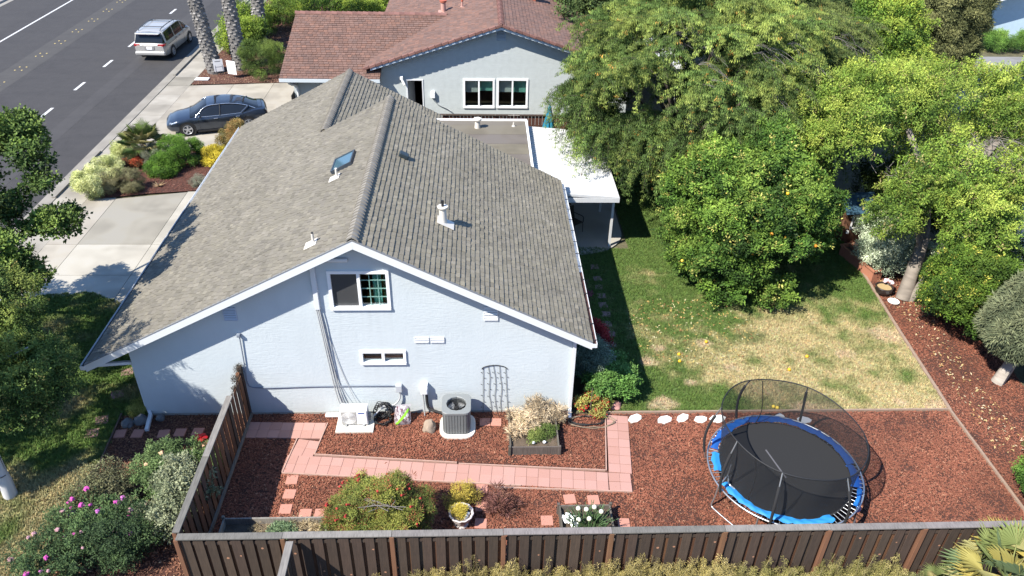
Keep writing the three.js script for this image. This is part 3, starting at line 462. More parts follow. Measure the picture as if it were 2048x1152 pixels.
  mesh('vent_pipe', [cyl(0.035, 0.035, 0.16, 11.0, 2.86, -14.75, 10), cyl(0.09, 0.05, 0.06, 11.0, 2.86, -14.75, 10), bar([11, 3, -14.75], [11, 3.42, -14.75], 0.006, 4), bar([10.75, 3.36, -14.75], [11.25, 3.36, -14.75], 0.006, 4)], cream, fr);
}
// patio cover
{
  const p = thing('patio_cover', 'white metal patio cover on thin posts, beside the flat rear roof', 'patio cover');
  const x0 = 11.66, x1 = 14.66, y0 = 2.6, y1 = 2.36, pm = std({ color: C(0.53, 0.535, 0.535), map: T.mottle, roughness: 0.5, metalness: 0 });
  for (let z = -8.98, i = 0; z > -15.2; z -= 0.205, i++) {
    const a = [x0, y0, z], g = merge([quad([x0, y0, z], [x1, y1, z], [x1, y1, z - 0.15], [x0, y0, z - 0.15]), quad([x0, y0, z - 0.15], [x1, y1, z - 0.15], [x1, y1 + 0.04, z - 0.165], [x0, y0 + 0.04, z - 0.165]), quad([x0, y0 + 0.04, z - 0.165], [x1, y1 + 0.04, z - 0.165], [x1, y1 + 0.04, z - 0.19], [x0, y0 + 0.04, z - 0.19]), quad([x0, y0 + 0.04, z - 0.19], [x1, y1 + 0.04, z - 0.19], [x1, y1, z - 0.205], [x0, y0, z - 0.205])]);
    mesh('roof_panel', g, pm, p);
  }
  mesh('fascia', [bx(x0, x1 + 0.1, 2.24, 2.42, -8.96, -8.9)], pm, p); p.children.at(-1).geometry.rotateZ(0);
  mesh('gutter', [bx(x1 + 0.01, x1 + 0.11, 2.22, 2.4, -15.25, -8.961)], pm, p);
  mesh('fascia', [beam([x0, 2.64, -8.93], [x1 + 0.06, 2.4, -8.93], 0.05, 0.1)], pm, p);
  for (const z of [-9.45, -12.3, -15.1]) mesh('post', bx(14.6, 14.69, 0.04, 2.24, z - 0.045, z + 0.045), pm, p);
  mesh('beam', bx(14.58, 14.7, 2.2, 2.34, -15.2, -9.0), pm, p);
}
// neighbouring house behind
{
  const h = thing('house', 'grey stucco neighbouring house with a reddish brown tile roof, beyond the rear fence', 'house');
  const s = 0.32, X = 10.61, Y = 5.31, XL = 3.81, XR = 17.7, Z0 = -21.5, Z1 = -46, yl = (x) => Y - s * (X - x), yr = (x) => Y - s * (x - X), d = 0.12;
  mesh('wall', prism([[4.42, 0], [17.2, 0], [17.2, yr(17.2) - d - 0.01], [X, Y - d - 0.01], [4.42, yl(4.42) - d - 0.01]], -22.2, -22, [[8.76, 10.26, 0.99, 2.42], [10.49, 11.98, 1.0, 2.44], [5.86, 6.62, 0, 2.38]]), MAT.stuccoGrey, h);
  mesh('wall', [bx(0.1, 4.419, 0, 2.9, -22.25, -22.03), bx(0.1, 0.3, 0, 2.9, -31, -22.26)], MAT.stuccoGrey, h);
  mesh('wall', [bx(17.0, 17.2, 0, 3.05, -45, -22.21), bx(4.42, 4.6, 0, 3.1, -45, -22.21), bx(4.61, 16.99, 0, 4.8, -45.2, -45.01)], MAT.stuccoGrey, h);
  mesh('floor', bx(4.6, 17, 0, 0.06, -45, -22.3), std({ color: C(0.12, 0.09, 0.07) }), h);
  const roof = mesh('roof', [prism([[XL, yl(XL) - 0.01], [X, Y - 0.01], [XR, yr(XR) - 0.01], [XR, yr(XR) - d], [X, Y - d], [XL, yl(XL) - d]], Z1, Z0)], std({ color: C(0.1, 0.05, 0.04) }), h);
  const RED = (u, v, r) => { const b = r() < 0.2 ? [0.14, 0.086, 0.07] : r() < 0.3 ? [0.175, 0.095, 0.07] : [0.15, 0.087, 0.068], n = 0.85 + 0.3 * r() + 0.2 * fbm(u * 0.5, v * 0.5, 3); return b.map((c) => c * n); };
  const L1 = Math.hypot(X - XL, s * (X - XL)), L2 = Math.hypot(XR - X, s * (XR - X));
  mesh('roof_tiles', shingles(V(XL, yl(XL), Z0), V(0, 0, -1), V(1, s, 0), L1, () => [0, Z0 - Z1], 0.2, 0.24, RED, 4, 0.035), shingleMat, roof).userData.kind = 'stuff';
  mesh('roof_tiles', shingles(V(XR, yr(XR), Z0), V(0, 0, -1), V(-1, s, 0), L2, () => [0, Z0 - Z1], 0.2, 0.24, RED, 5, 0.035), shingleMat, roof).userData.kind = 'stuff';
  // wing with its ridge across
  const wy = 2.7, wz = -21.1, ry = 4.45, rz = -26.65, wx0 = -0.35, sl = (ry - wy) / (wz - rz), Lw = Math.hypot(ry - wy, wz - rz);
  const g = (z0, z1) => { const q = new THREE.Shape([[wz, wy - 0.01], [rz, ry - 0.01], [rz * 2 - wz, wy - 0.01], [rz * 2 - wz, wy - d], [rz, ry - d], [wz, wy - d]].map((p) => new THREE.Vector2(-p[0], p[1]))); const e = new THREE.ExtrudeGeometry(q, { depth: z1 - z0, bevelEnabled: false }); e.rotateY(Math.PI / 2); e.translate(z0, 0, 0); return e; };
  mesh('wing_roof', [g(wx0, 4.6)], std({ color: C(0.1, 0.05, 0.04) }), h);
  const wing = h.children.at(-1);
  const kz = Math.cos(Math.atan(sl)), xr = (v) => { const y = wy + v / Lw * (ry - wy); return Math.max(4.6, X - (Y - y) / s + 0.25); };
  mesh('roof_tiles', shingles(V(wx0, wy, wz), V(1, 0, 0), V(0, ry - wy, rz - wz), Lw, (v) => [0, xr(v) - wx0], 0.2, 0.24, RED, 6, 0.035), shingleMat, wing).userData.kind = 'stuff';
  mesh('roof_tiles', shingles(V(wx0, wy, 2 * rz - wz), V(1, 0, 0), V(0, ry - wy, wz - rz), Lw, (v) => [0, xr(v) - wx0], 0.2, 0.24, RED, 8, 0.035), shingleMat, wing).userData.kind = 'stuff';
  mesh('fascia', [bx(wx0, 4.6, wy - 0.17, wy - 0.005, wz + 0.001, wz + 0.04)], std({ color: C(0.5, 0.55, 0.58) }), wing);
  mesh('gable_infill', [(() => { const q = new THREE.Shape([[wz - 0.9, wy + 0.1], [rz, ry - d - 0.02], [rz * 2 - wz + 0.9, wy + 0.1]].map((p) => new THREE.Vector2(-p[0], p[1]))); const e = new THREE.ExtrudeGeometry(q, { depth: 0.1, bevelEnabled: false }); e.rotateY(Math.PI / 2); e.translate(0.1, 0, 0); return e; })()], MAT.stuccoGrey, wing);
  const capR = [0.17, 0.14, 0.2].map((v) => std({ color: C(v, v * 0.5, v * 0.42), roughness: 0.9 }));
  for (let z = Z0 - 0.1, i = 0; z > -36; z -= 0.28, i++) { const c = mesh('ridge_cap', capGeo, capR[i % 3], roof); c.position.set(X, Y + 0.03, z); c.scale.z = 1.4; }
  for (let x = wx0 + 0.1, i = 0; x < 7.8; x += 0.28, i++) { const c = mesh('ridge_cap', capGeo, capR[(i * 2) % 3], wing); c.position.set(x, ry + 0.03, rz); c.rotation.y = -Math.PI / 2; c.scale.z = 1.4; }
  // tile caps over the rakes and the toothed board beneath
  for (let x = XL + 0.1, i = 0; x < XR - 0.1; x += 0.33, i++) { const left = x < X, y = left ? yl(x) : yr(x), c = mesh('rake_tile', rbx(0.34, 0.14, 0.1, 0.02, 1), capR[(i * 5) % 3], roof); c.position.set(x, y - 0.02, Z0 + 0.045); c.rotation.z = (left ? 1 : -1) * (Math.atan(s) + 0.08); }
  const rm = std({ color: C(0.55, 0.62, 0.68), roughness: 0.7 });
  mesh('barge_board', [prism([[XL + 0.3, yl(XL + 0.3) - 0.1], [X, Y - 0.1], [X, Y - 0.24], [XL + 0.3, yl(XL + 0.3) - 0.24]], Z0 - 0.05, Z0 - 0.01), prism([[X, Y - 0.1], [XR, yr(XR) - 0.1], [XR, yr(XR) - 0.24], [X, Y - 0.24]], Z0 - 0.05, Z0 - 0.01)], rm, h);
  for (let x = XL + 0.5; x < X - 0.2; x += 0.33) { const q = new THREE.BoxGeometry(0.17, 0.1, 0.06); mesh('trim', q, rm, h).position.set(x, yl(x) - 0.15, Z0 + 0.02); h.children.at(-1).rotation.z = Math.atan(s); }
  // windows, door, fittings
  const blind = std({ color: C(0.35, 0.36, 0.34), roughness: 0.9 }), green = std({ color: C(0.12, 0.3, 0.24) });
  for (const [x0, x1, y0, y1, k] of [[8.7, 10.32, 0.93, 2.48, 0], [10.43, 12.04, 0.94, 2.5, 1]]) {
    const w = windowUnit(h, x0, x1, y0, y1, -22, { frame: 0.1, sash: 0 });
    mesh('blind', bx(x0 + 0.08, (x0 + x1) / 2 - 0.02, lerp(y0, y1, 0.5), y1 - 0.08, -22.2, -22.19), blind, w); mesh('blind', bx((x0 + x1) / 2 + 0.02, x1 - 0.08, lerp(y0, y1, k ? 0.5 : 0.55), y1 - 0.08, -22.2, -22.19), green, w);
  }
  const door = mesh('door_frame', [bx(5.8, 5.87, 0, 2.42, -22.18, -21.97), bx(6.61, 6.67, 0, 2.42, -22.18, -21.97), bx(5.871, 6.609, 2.36, 2.42, -22.18, -21.97)], MAT.white, h);
  const leaf = mesh('door', [bx(0, 0.72, 0.02, 2.32, -0.04, 0)], std({ color: C(0.3, 0.32, 0.33), roughness: 0.6 }), door); leaf.position.set(5.9, 0, -22.2); leaf.rotation.y = 1.2;
  vent(h, 10.4, 10.84, 4.44, 4.84, -21.999, 6, std({ color: C(0.42, 0.48, 0.53) }), 'gable_vent');
  mesh('wall_lamp', [rbx(0.16, 0.2, 0.16, 0.03).translate(5.6, 2.52, -21.9), bar([5.6, 2.45, -21.9], [5.75, 2.2, -21.75], 0.06, 8)], MAT.metalWhite, h);
  mesh('junction_box', rbx(0.22, 0.34, 0.16, 0.02).translate(7.15, 1.65, -21.92), MAT.metalWhite, h);
  mesh('conduit', tube([[7.2, 1.45, -21.93], [7.35, 1.15, -21.96], [7.9, 0.9, -21.9], [8.1, 0.8, -21.8]], 0.025, 16, 6), std({ color: C(0.3, 0.32, 0.33) }), h);
  // flues and chimney
  const terra = std({ color: C(0.36, 0.1, 0.06), roughness: 0.8 }), terraPale = std({ color: C(0.42, 0.24, 0.2), roughness: 0.8 });
  const flue = (x, z, hgt, r, y) => { const f = mesh('flue', [cyl(r, r, hgt, x, y - 0.1, z, 14)], terraPale, roof); mesh('flue_cap', [cyl(r * 1.35, r * 1.45, 0.1, x, y + hgt - 0.08, z, 14)], terra, f); mesh('flashing', [rbx(r * 4, 0.04, r * 4, 0.01).translate(x, y + 0.03, z)], terraPale, f); };
  flue(7.55, -27.6, 0.62, 0.14, yl(7.55)); flue(8.6, -27.3, 0.4, 0.05, yl(8.6)); flue(15.1, -25.4, 0.5, 0.13, yr(15.1));
  const ch = mesh('chimney', [bx(11.9, 12.75, 4.3, 5.5, -29.4, -28.9)], std({ color: C(0.42, 0.12, 0.07), map: T.soil }), roof); mesh('chimney_cap', bx(11.86, 12.79, 5.501, 5.58, -29.44, -28.86), terraPale, ch);
  // dark gate and white spout at the wing's outer corner
  mesh('downspout', [tube([[0.02, 2.52, -21.3], [0.05, 2.35, -21.4], [0.3, 2.1, -21.8], [0.3, 1.4, -21.95], [0.3, 0.1, -21.95]], 0.07, 16, 6)], MAT.white, wing);
  mesh('wall_lamp', [rbx(0.25, 0.2, 0.35, 0.03).translate(0.15, 2.2, -21.9)], MAT.metalWhite, wing);
}
{ const g = thing('gate', 'dark wooden side gate between the two houses, past the grey ridge end', 'gate', [0.1, 0, -21.5]); for (let i = 0; i < 7; i++) mesh('board', bx(-0.06, -0.02, 0.05, 1.7, 0.15 * i - 1.0, 0.15 * i - 0.86), std({ color: C(0.02, 0.018, 0.017), map: T.wood }), g); mesh('rail', [bx(-0.02, 0.02, 0.3, 0.4, -1, 0.05), bx(-0.02, 0.02, 1.3, 1.4, -1, 0.05)], MAT.black, g); }
{ const p = thing('patio_cover', 'white patio roof of the neighbouring house, half hidden behind the drooping tree', 'patio cover');
  mesh('roof', bx(17.3, 20.6, 2.55, 2.68, -30, -24.2), MAT.metalWhite, p); mesh('fascia', bx(17.3, 20.65, 2.4, 2.72, -24.2, -24.1), MAT.metalWhite, p); for (const z of [-24.4, -29.6]) mesh('post', bx(20.3, 20.42, 0, 2.54, z - 0.06, z + 0.06), MAT.metalWhite, p); }
{ // blue house at the far right corner
  const h = thing('house', 'light blue house wall with white trim in the far right corner', 'house');
  const m = std({ color: C(0.42, 0.55, 0.66), map: T.mottle, roughness: 0.9 });
  mesh('wall', bx(45.2, 60, 0, 2.6, -52, -39), m, h);
  const r = mesh('roof', [prism([[44.4, 2.62], [52.5, 5.1], [60.8, 2.62], [60.8, 2.45], [52.5, 4.9], [44.4, 2.45]], -52.5, -38.1)], std({ color: C(0.22, 0.17, 0.15), map: T.soil }), h);
  mesh('gable', prism([[45.2, 2.6], [60, 2.6], [52.5, 4.85]], -39.2, -39), m, h);
  mesh('barge_board', [prism([[44.4, 2.66], [52.5, 5.14], [52.5, 4.88], [44.4, 2.4]], -38.1, -38.04), prism([[52.5, 5.14], [60.8, 2.66], [60.8, 2.4], [52.5, 4.88]], -38.1, -38.04)], MAT.metalWhite, r);
}
// neighbours' concrete on the right
struct('driveway', polyGeo([[36.5, -34.6], [60, -34.9], [60, -20], [37, -22]], 0.0), std({ color: C(0.2, 0.2, 0.2), map: T.concrete }));
struct('patio_slab', polyGeo([[28.6, -13.2], [40, -13.2], [40, -5], [29.6, -8.6]], 0.01), MAT.concreteLight);

// ------------------------------------------------------------------ fences
const woodTone = (c, n, seed) => { const r = rng(seed); return Array.from({ length: n }, () => { const k = 0.75 + 0.5 * r(); return std({ color: C(c[0] * k, c[1] * k * (0.95 + 0.1 * r()), c[2] * k), map: T.wood, roughness: 0.9 }); }); };
const darkBoards = woodTone([0.056, 0.036, 0.025], 6, 71), warmBoards = woodTone([0.11, 0.047, 0.021], 4, 72), postBrown = woodTone([0.15, 0.07, 0.035], 3, 73), capGrey = woodTone([0.165, 0.153, 0.14], 4, 74), redBoards = woodTone([0.1, 0.036, 0.022], 5, 75);
const boardGeo = merge([rbx(0.2, 1.64, 0.02, 0.004, 1)]), backGeo = merge([rbx(0.16, 1.64, 0.02, 0.004, 1)]); boxUV(boardGeo); boxUV(backGeo);
const knotMat = std({ color: C(0.34, 0.17, 0.1), roughness: 0.9 });
{
  const f = thing('fence', 'long dark brown board fence with flat grey cap across the bottom of the picture', 'fence'), r = rng(81);
  const posts = [2.98, 5.25, 7.6, 10.04, 12.43, 14.96, 17.32, 19.5, 21.9, 24.3, 26.6];
  for (const x of posts) mesh('post', rbx(0.1, 1.74, 0.1, 0.008, 1).translate(x, 0.87, FZ + 0.045), postBrown[Math.floor(r() * 3)], f);
  for (let k = 0; k < posts.length - 1; k++) {
    const a = posts[k] + 0.06, b = posts[k + 1] - 0.06, n = Math.round((b - a) / 0.285), st = (b - a) / n;
    for (let i = 0; i < n; i++) {
      const x = a + (i + 0.5) * st, m = mesh('board', boardGeo, darkBoards[Math.floor(r() * 6)], f); m.position.set(x - 0.02, 0.87, FZ + 0.03 + 0.004 * r()); m.scale.x = 0.92 + 0.16 * r(); m.rotation.z = (r() - 0.5) * 0.012;
      const q = mesh('board', backGeo, r() < 0.75 ? warmBoards[Math.floor(r() * 4)] : darkBoards[Math.floor(r() * 6)], f); q.position.set(a + (i + 1) * st - 0.02, 0.87, FZ - 0.022);
      if (r() < 0.3) { const kn = mesh('knot', new THREE.CircleGeometry(0.018 + 0.016 * r(), 8), knotMat, f); kn.position.set(x - 0.05 + 0.1 * r(), 0.35 + r() * 1.1, FZ + 0.047); }
    }
    mesh('rail', [bx(a - 0.01, b + 0.01, 0.22, 0.31, FZ - 0.012, FZ + 0.018), bx(a - 0.01, b + 0.01, 1.5, 1.59, FZ - 0.012, FZ + 0.018)], darkBoards[k % 6], f);
    const c = mesh('cap', rbx(posts[k + 1] - posts[k] - 0.006, 0.038, 0.165, 0.006, 1), capGrey[k % 4], f); boxUV(c.geometry); c.position.set((posts[k] + posts[k + 1]) / 2, 1.765 + 0.006 * (k % 2), FZ + 0.01); c.rotation.y = (r() - 0.5) * 0.008;
  }
}
{
  const f = thing('fence', 'short brown board fence running from the gable wall to the bottom corner', 'fence'), r = rng(82), x = FX0;
  for (const z of [5.55, 3.4, 1.5, 0.22]) mesh('post', rbx(0.1, 1.72, 0.1, 0.008, 1).translate(x - 0.05, 0.86, z), postBrown[Math.floor(r() * 3)], f);
  for (let i = 0; i < 20; i++) { const z = 5.5 - i * 0.27; const m = mesh('board', boardGeo, (i % 3 ? warmBoards[i % 4] : darkBoards[i % 6]), f); m.position.set(x + 0.035, 0.86, z); m.rotation.y = Math.PI / 2; const q = mesh('board', backGeo, darkBoards[(i * 5) % 6], f); q.position.set(x - 0.01, 0.86, z - 0.13); q.rotation.y = Math.PI / 2; }
  mesh('rail', [bx(x + 0.05, x + 0.09, 0.1, 0.22, 0.15, 5.6)], capGrey[0], f);
  [[5.62, 3.4], [3.39, 1.2]].forEach(([a, b], i) => { const c = mesh('cap', rbx(0.16, 0.04, a - b - 0.01, 0.006, 1), capGrey[i], f); boxUV(c.geometry); c.position.set(x, 1.765, (a + b) / 2); });
  mesh('gate_post', rbx(0.12, 1.86, 0.12, 0.01, 1).translate(x - 0.02, 0.93, 0.1), darkBoards[2], f);
}
{
  const f = thing('fence', 'side fence leading away from the long fence towards the camera, grey cap above dark boards', 'fence'), x = 5.42;
  for (let i = 0; i < 9; i++) { const m = mesh('board', boardGeo, darkBoards[i % 6], f); m.position.set(x + 0.02, 0.84, 6.0 + i * 0.24); m.rotation.y = Math.PI / 2; }
  for (const z of [6.1, 8.1]) mesh('post', rbx(0.1, 1.7, 0.1, 0.008, 1).translate(x - 0.05, 0.85, z), postBrown[0], f);
  const c = mesh('cap', rbx(0.16, 0.04, 2.4, 0.006, 1), capGrey[1], f); boxUV(c.geometry); c.position.set(x, 1.72, 7.06);
}
{
  const f = thing('fence', 'reddish brown board fence between the two houses, behind the flat roof and patio cover', 'fence'), r = rng(83), z = -18.75;
  for (let i = 0; i < 118; i++) { const m = mesh('board', backGeo, redBoards[Math.floor(r() * 5)], f); m.position.set(5.6 + i * 0.172, 0.92, z + 0.012 * (i % 2)); m.scale.set(1, 1.05, 1); }
  for (let x = 5.5; x < 26; x += 2.4) mesh('post', bx(x, x + 0.1, 0, 1.78, z - 0.09, z - 0.01), redBoards[1], f);
  for (let x = 5.5, i = 0; x < 25; x += 2.4, i++) mesh('cap', bx(x, x + 2.39, 1.79, 1.83, z - 0.07, z + 0.08), darkBoards[i % 6], f);
}
{
  const f = thing('fence', 'low reddish board fence at the right edge, behind the juniper trunk', 'fence'), r = rng(84);
  for (let i = 0; i < 34; i++) { const z = 0.6 - i * 0.3; const m = mesh('board', boardGeo, redBoards[Math.floor(r() * 5)], f); m.position.set(27.0 + 0.06 * i, 0.82, z); m.rotation.y = Math.PI / 2; }
  mesh('cap', beam([27.0, 1.67, 0.75], [29.1, 1.67, -9.5], 0.14, 0.04), capGrey[2], f);
  mesh('kickboard', [beam([26.75, 0.12, 1.9], [26.95, 0.12, -1.6], 0.05, 0.24)], capGrey[1], f); mesh('post', rbx(0.1, 1.2, 0.1, 0.01, 1).translate(26.95, 0.6, -1.5), darkBoards[1], f);
}

// ------------------------------------------------------------------ trampoline
{
  const cx = 17.4, cz = 3.02, R = 1.95, y = 0.76, t = thing('trampoline', 'round black trampoline with torn blue pad and leaning safety net, in the bark yard', 'trampoline', [cx, 0, cz]);
  const r = rng(90), polar = (a, d, yy) => [Math.cos(a) * d, yy, Math.sin(a) * d];
  const circ = (d, yy, rad, n = 72) => { const g = new THREE.TorusGeometry(d, rad, 8, n); g.rotateX(Math.PI / 2); g.translate(0, yy, 0); return g; };
  mesh('frame', circ(R, y, 0.024), MAT.steel, t);
  const mat = mesh('mat', (() => { const g = new THREE.CylinderGeometry(R - 0.26, R - 0.26, 0.012, 64, 1); g.translate(0, y - 0.01, 0); return g; })(), std({ color: C(0.0125, 0.013, 0.0145), roughness: 0.97, bumpMap: T.grit, bumpScale: 0.002 }), t);
  const springs = []; for (let i = 0; i < 84; i++) { const a = i / 84 * 6.2832; springs.push(bar(polar(a, R - 0.27, y - 0.005), polar(a, R - 0.02, y), 0.011, 5)); } mesh('springs', springs, MAT.steel, t).userData.kind = 'stuff';
  // pad: pieces of a soft blue ring, slipped and torn in places
  const blues = [[0.01, 0.085, 0.33], [0.02, 0.2, 0.48], [0.012, 0.13, 0.42]];
  const pad = (a0, a1, d0, d1, c, drop = 0) => { const n = Math.ceil((a1 - a0) / 0.06), g = new THREE.BufferGeometry(), p = [], idx = [], W = 6;
    for (let i = 0; i <= n; i++) for (let j = 0; j <= W; j++) { const a = lerp(a0, a1, i / n), s = j / W, rag = (1 + 0.012 * Math.sin(a * 9) + 0.008 * Math.sin(a * 23)), d = lerp(d0, d1, s) * (s === 1 ? 1 + 0.012 * Math.sin(a * 31) : 1) * (s === 0 ? rag * 0.98 : 1); p.push(...polar(a, d, y + 0.035 + 0.025 * Math.sin(Math.PI * s) + 0.014 * Math.sin(a * 40 + s * 5) - drop * s * s)); }
    for (let i = 0; i < n; i++) for (let j = 0; j < W; j++) { const k = i * (W + 1) + j; idx.push(k, k + 1, k + W + 1, k + 1, k + W + 2, k + W + 1); }
    g.setAttribute('position', new THREE.Float32BufferAttribute(p, 3)); g.setIndex(idx); g.computeVertexNormals(); return mesh('pad', g, std({ color: C(...blues[c]), roughness: 0.6 }), t); };
  pad(Math.PI * 1.12, Math.PI * 1.99, R - 0.23, R - 0.05, 0); pad(-0.02, 0.42, R - 0.28, R - 0.02, 0, 0.1); pad(0.42, 0.78, R - 0.1, R + 0.03, 2, 0.25); pad(1.2, 2.85, R - 0.24, R - 0.08, 1); pad(3.08, 3.45, R - 0.26, R - 0.1, 1);
  // legs: three U-shaped feet
  for (const a of [0.5, 1.57 + 0.95, 1.57 + 2.9, 5.2]) { const A = polar(a - 0.32, R, y), B = polar(a + 0.32, R, y); mesh('leg', tube([A, [A[0] * 1.02, 0.35, A[2] * 1.02], [A[0] * 1.04, 0.05, A[2] * 1.04], [lerp(A[0], B[0], 0.15) * 1.05, 0.025, lerp(A[2], B[2], 0.15) * 1.05], [lerp(A[0], B[0], 0.85) * 1.05, 0.025, lerp(A[2], B[2], 0.85) * 1.05], [B[0] * 1.04, 0.05, B[2] * 1.04], [B[0] * 1.02, 0.35, B[2] * 1.02], B], 0.022, 48, 8), MAT.steel, t); }
  // enclosure: a tilted hoop on six bowed poles, net from the hoop to the mat
  const hoop = (a, d = 1.77) => { const x = -0.13 + Math.cos(a) * d, z = 0.1 + Math.sin(a) * d; return V(x, 2.32 - 0.1 * x + 0.02 * Math.sin(a * 5), z); };
  mesh('hoop', tube(Array.from({ length: 48 }, (_, i) => hoop(i / 48 * 6.2832)), 0.016, 160, 6, true), MAT.black, t);
  for (const a of [0.1, 1.15, 2.05, 2.75, 3.45, 4.35, 5.25]) {
    const b = polar(a, R + 0.03, 0.55), top = hoop(a), m = 1.19, out = 0.16;
    const P = (s) => { const q = V(...b).lerp(top, s); q.x += Math.cos(a) * out * Math.sin(Math.PI * s) * (1 - 0.2 * s) * 1.2; q.z += Math.sin(a) * out * Math.sin(Math.PI * s) * 1.2; return q; };
    const pole = mesh('pole', tube([0, 0.25, 0.5, 0.75, 1].map(P), 0.017, 24, 8), MAT.steel, t);
    mesh('foam_sleeve', tube([0.12, 0.3, 0.5, 0.7, 0.82].map(P), 0.036, 24, 8), MAT.blackFoam, pole);
    mesh('strap', tube([P(0.99), hoop(a).add(V(0, -0.05, 0))], 0.02, 4, 6), MAT.black, pole);
  }
  const netTex = (() => { const n = 64, d = new Uint8Array(n * n * 4); for (let j = 0; j < n; j++) for (let i = 0; i < n; i++) { const k = (j * n + i) * 4, on = (i % 8) < 3 || (j % 8) < 3; d[k] = d[k + 1] = d[k + 2] = on ? 255 : 0; d[k + 3] = 255; } const q = new THREE.DataTexture(d, n, n, THREE.RGBAFormat); q.wrapS = q.wrapT = THREE.RepeatWrapping; q.magFilter = THREE.LinearFilter; q.repeat.set(90, 18); q.needsUpdate = true; return q; })();
  const netMat = std({ color: C(0.012, 0.013, 0.015), roughness: 0.9, transparent: true, opacity: 0.55 });
  const g = new THREE.BufferGeometry(), p = [], uv = [], idx = [], n = 96, h = 10;
  for (let i = 0; i <= n; i++) for (let j = 0; j <= h; j++) { const a = i / n * 6.2832, s = j / h, lo = V(...polar(a, R - 0.3, y + 0.01)), q = lo.lerp(hoop(a), s); const bow = 0.07 * Math.sin(Math.PI * s) * (1 + 0.7 * Math.sin(a * 7)); q.x -= Math.cos(a) * bow; q.z -= Math.sin(a) * bow; p.push(q.x, q.y, q.z); uv.push(i / n, s); }
  for (let i = 0; i < n; i++) for (let j = 0; j < h; j++) { const k = i * (h + 1) + j; idx.push(k, k + 1, k + h + 1, k + 1, k + h + 2, k + h + 1); }
  g.setAttribute('position', new THREE.Float32BufferAttribute(p, 3)); g.setAttribute('uv', new THREE.Float32BufferAttribute(uv, 2)); g.setIndex(idx); g.computeVertexNormals();
  const net = mesh('net', g, netMat, t);
  for (const a of [2.45, 4.55]) mesh('net_seam', tube([V(...polar(a, R - 0.3, y)), V(...polar(a, R - 0.42, 1.4)), hoop(a, 1.7)], 0.012, 12, 5), MAT.black, net);
  mesh('strap', [beam(polar(4.3, 0.7, y + 0.004), polar(1.75, 0.35, y + 0.004), 0.04, 0.004)], std({ color: C(0.09, 0.09, 0.1) }), t);
  mesh('step_ladder', [bar([-1.9, 0.78, 0.65], [-1.55, 0.78, 0.25], 0.02), bar([-1.55, 0.78, 0.25], [-1.5, 1.1, 0.2], 0.02), tube([[-1.55, 0.8, 0.3], [-1.62, 0.86, 0.62], [-1.5, 0.8, 0.72]], 0.022, 10, 6)], MAT.steel, t);
}

// ------------------------------------------------------------------ machines by the gable wall
{
  const t = thing('air_conditioner', 'grey central air conditioner with ribbed sides and open fan top, beside the trellis', 'air conditioner', [8.87, 0.07, 0.6]);
  const S = (s, r) => { const q = new THREE.Shape(), h = s / 2; q.moveTo(-h + r, -h); q.lineTo(h - r, -h); q.quadraticCurveTo(h, -h, h, -h + r); q.lineTo(h, h - r); q.quadraticCurveTo(h, h, h - r, h); q.lineTo(-h + r, h); q.quadraticCurveTo(-h, h, -h, h - r); q.lineTo(-h, -h + r); q.quadraticCurveTo(-h, -h, -h + r, -h); return q; };
  const ext = (s, d, y) => { const g = new THREE.ExtrudeGeometry(s, { depth: d, bevelEnabled: true, bevelSize: 0.008, bevelThickness: 0.008, bevelSegments: 1, curveSegments: 6 }); g.rotateX(-Math.PI / 2); g.translate(0, y, 0); return g; };
  const grey = std({ color: C(0.15, 0.165, 0.17), roughness: 0.5, metalness: 0.1 }), dark = std({ color: C(0.045, 0.05, 0.052), roughness: 0.7 });
  const body = S(0.74, 0.17); body.holes.push(new THREE.Path().absarc(0, 0, 0.3, 0, 6.2832, true));
  mesh('body', ext(body, 0.7, 0.02), dark, t);
  const top = S(0.8, 0.19); top.holes.push(new THREE.Path().absarc(0, 0.0, 0.29, 0, 6.2832, true));
  mesh('top_panel', ext(top, 0.07, 0.74), std({ color: C(0.2, 0.215, 0.22), roughness: 0.45, metalness: 0.1 }), t);
  const per = body.getSpacedPoints(34);
  for (let i = 0; i < 34; i++) { const a = per[i], b = per[(i + 1) % 34], dx = b.x - a.x, dz = -(b.y - a.y), L = Math.hypot(dx, dz), nx = dz / L, nz = -dx / L; const m = mesh('rib', rbx(L * 0.86, 0.7, 0.014, 0.004, 1), grey, t); m.position.set((a.x + b.x) / 2 - nx * 0.012, 0.38, -(a.y + b.y) / 2 - nz * 0.012); m.rotation.y = -Math.atan2(dz, dx); }
  const fan = mesh('fan', [cyl(0.07, 0.075, 0.16, 0, 0.52, 0, 16)], MAT.black, t);
  for (let i = 0; i < 4; i++) { const g = new THREE.RingGeometry(0.07, 0.27, 10, 2, 0, 0.95); g.rotateX(-Math.PI / 2); g.rotateZ(0.25); const b = mesh('blade', g, std({ color: C(0.35, 0.36, 0.37), metalness: 0.7, roughness: 0.35 }), fan); b.position.y = 0.58; b.rotation.y = i * 1.5708 + 0.4; }
  mesh('guard', [0.1, 0.17, 0.24].map((d) => { const g = new THREE.TorusGeometry(d, 0.004, 4, 40); g.rotateX(Math.PI / 2); g.translate(0, 0.8, 0); return g; }).concat([0, 1, 2, 3].map((k) => bar([Math.cos(k * 0.785) * 0.3, 0.8, Math.sin(k * 0.785) * 0.3], [-Math.cos(k * 0.785) * 0.3, 0.8, -Math.sin(k * 0.785) * 0.3], 0.005, 4))), MAT.black, t);
  const pad = tag(mesh('concrete_pad', (() => { const g = ext(S(1.0, 0.36), 0.055, 0.004); g.scale(1, 1, 0.98); return g; })(), std({ color: C(0.56, 0.54, 0.5), map: T.concrete }), scene), 'rounded pale pad under the grey central air conditioner', 'pad'); pad.position.set(8.89, 0, 0.62);
}
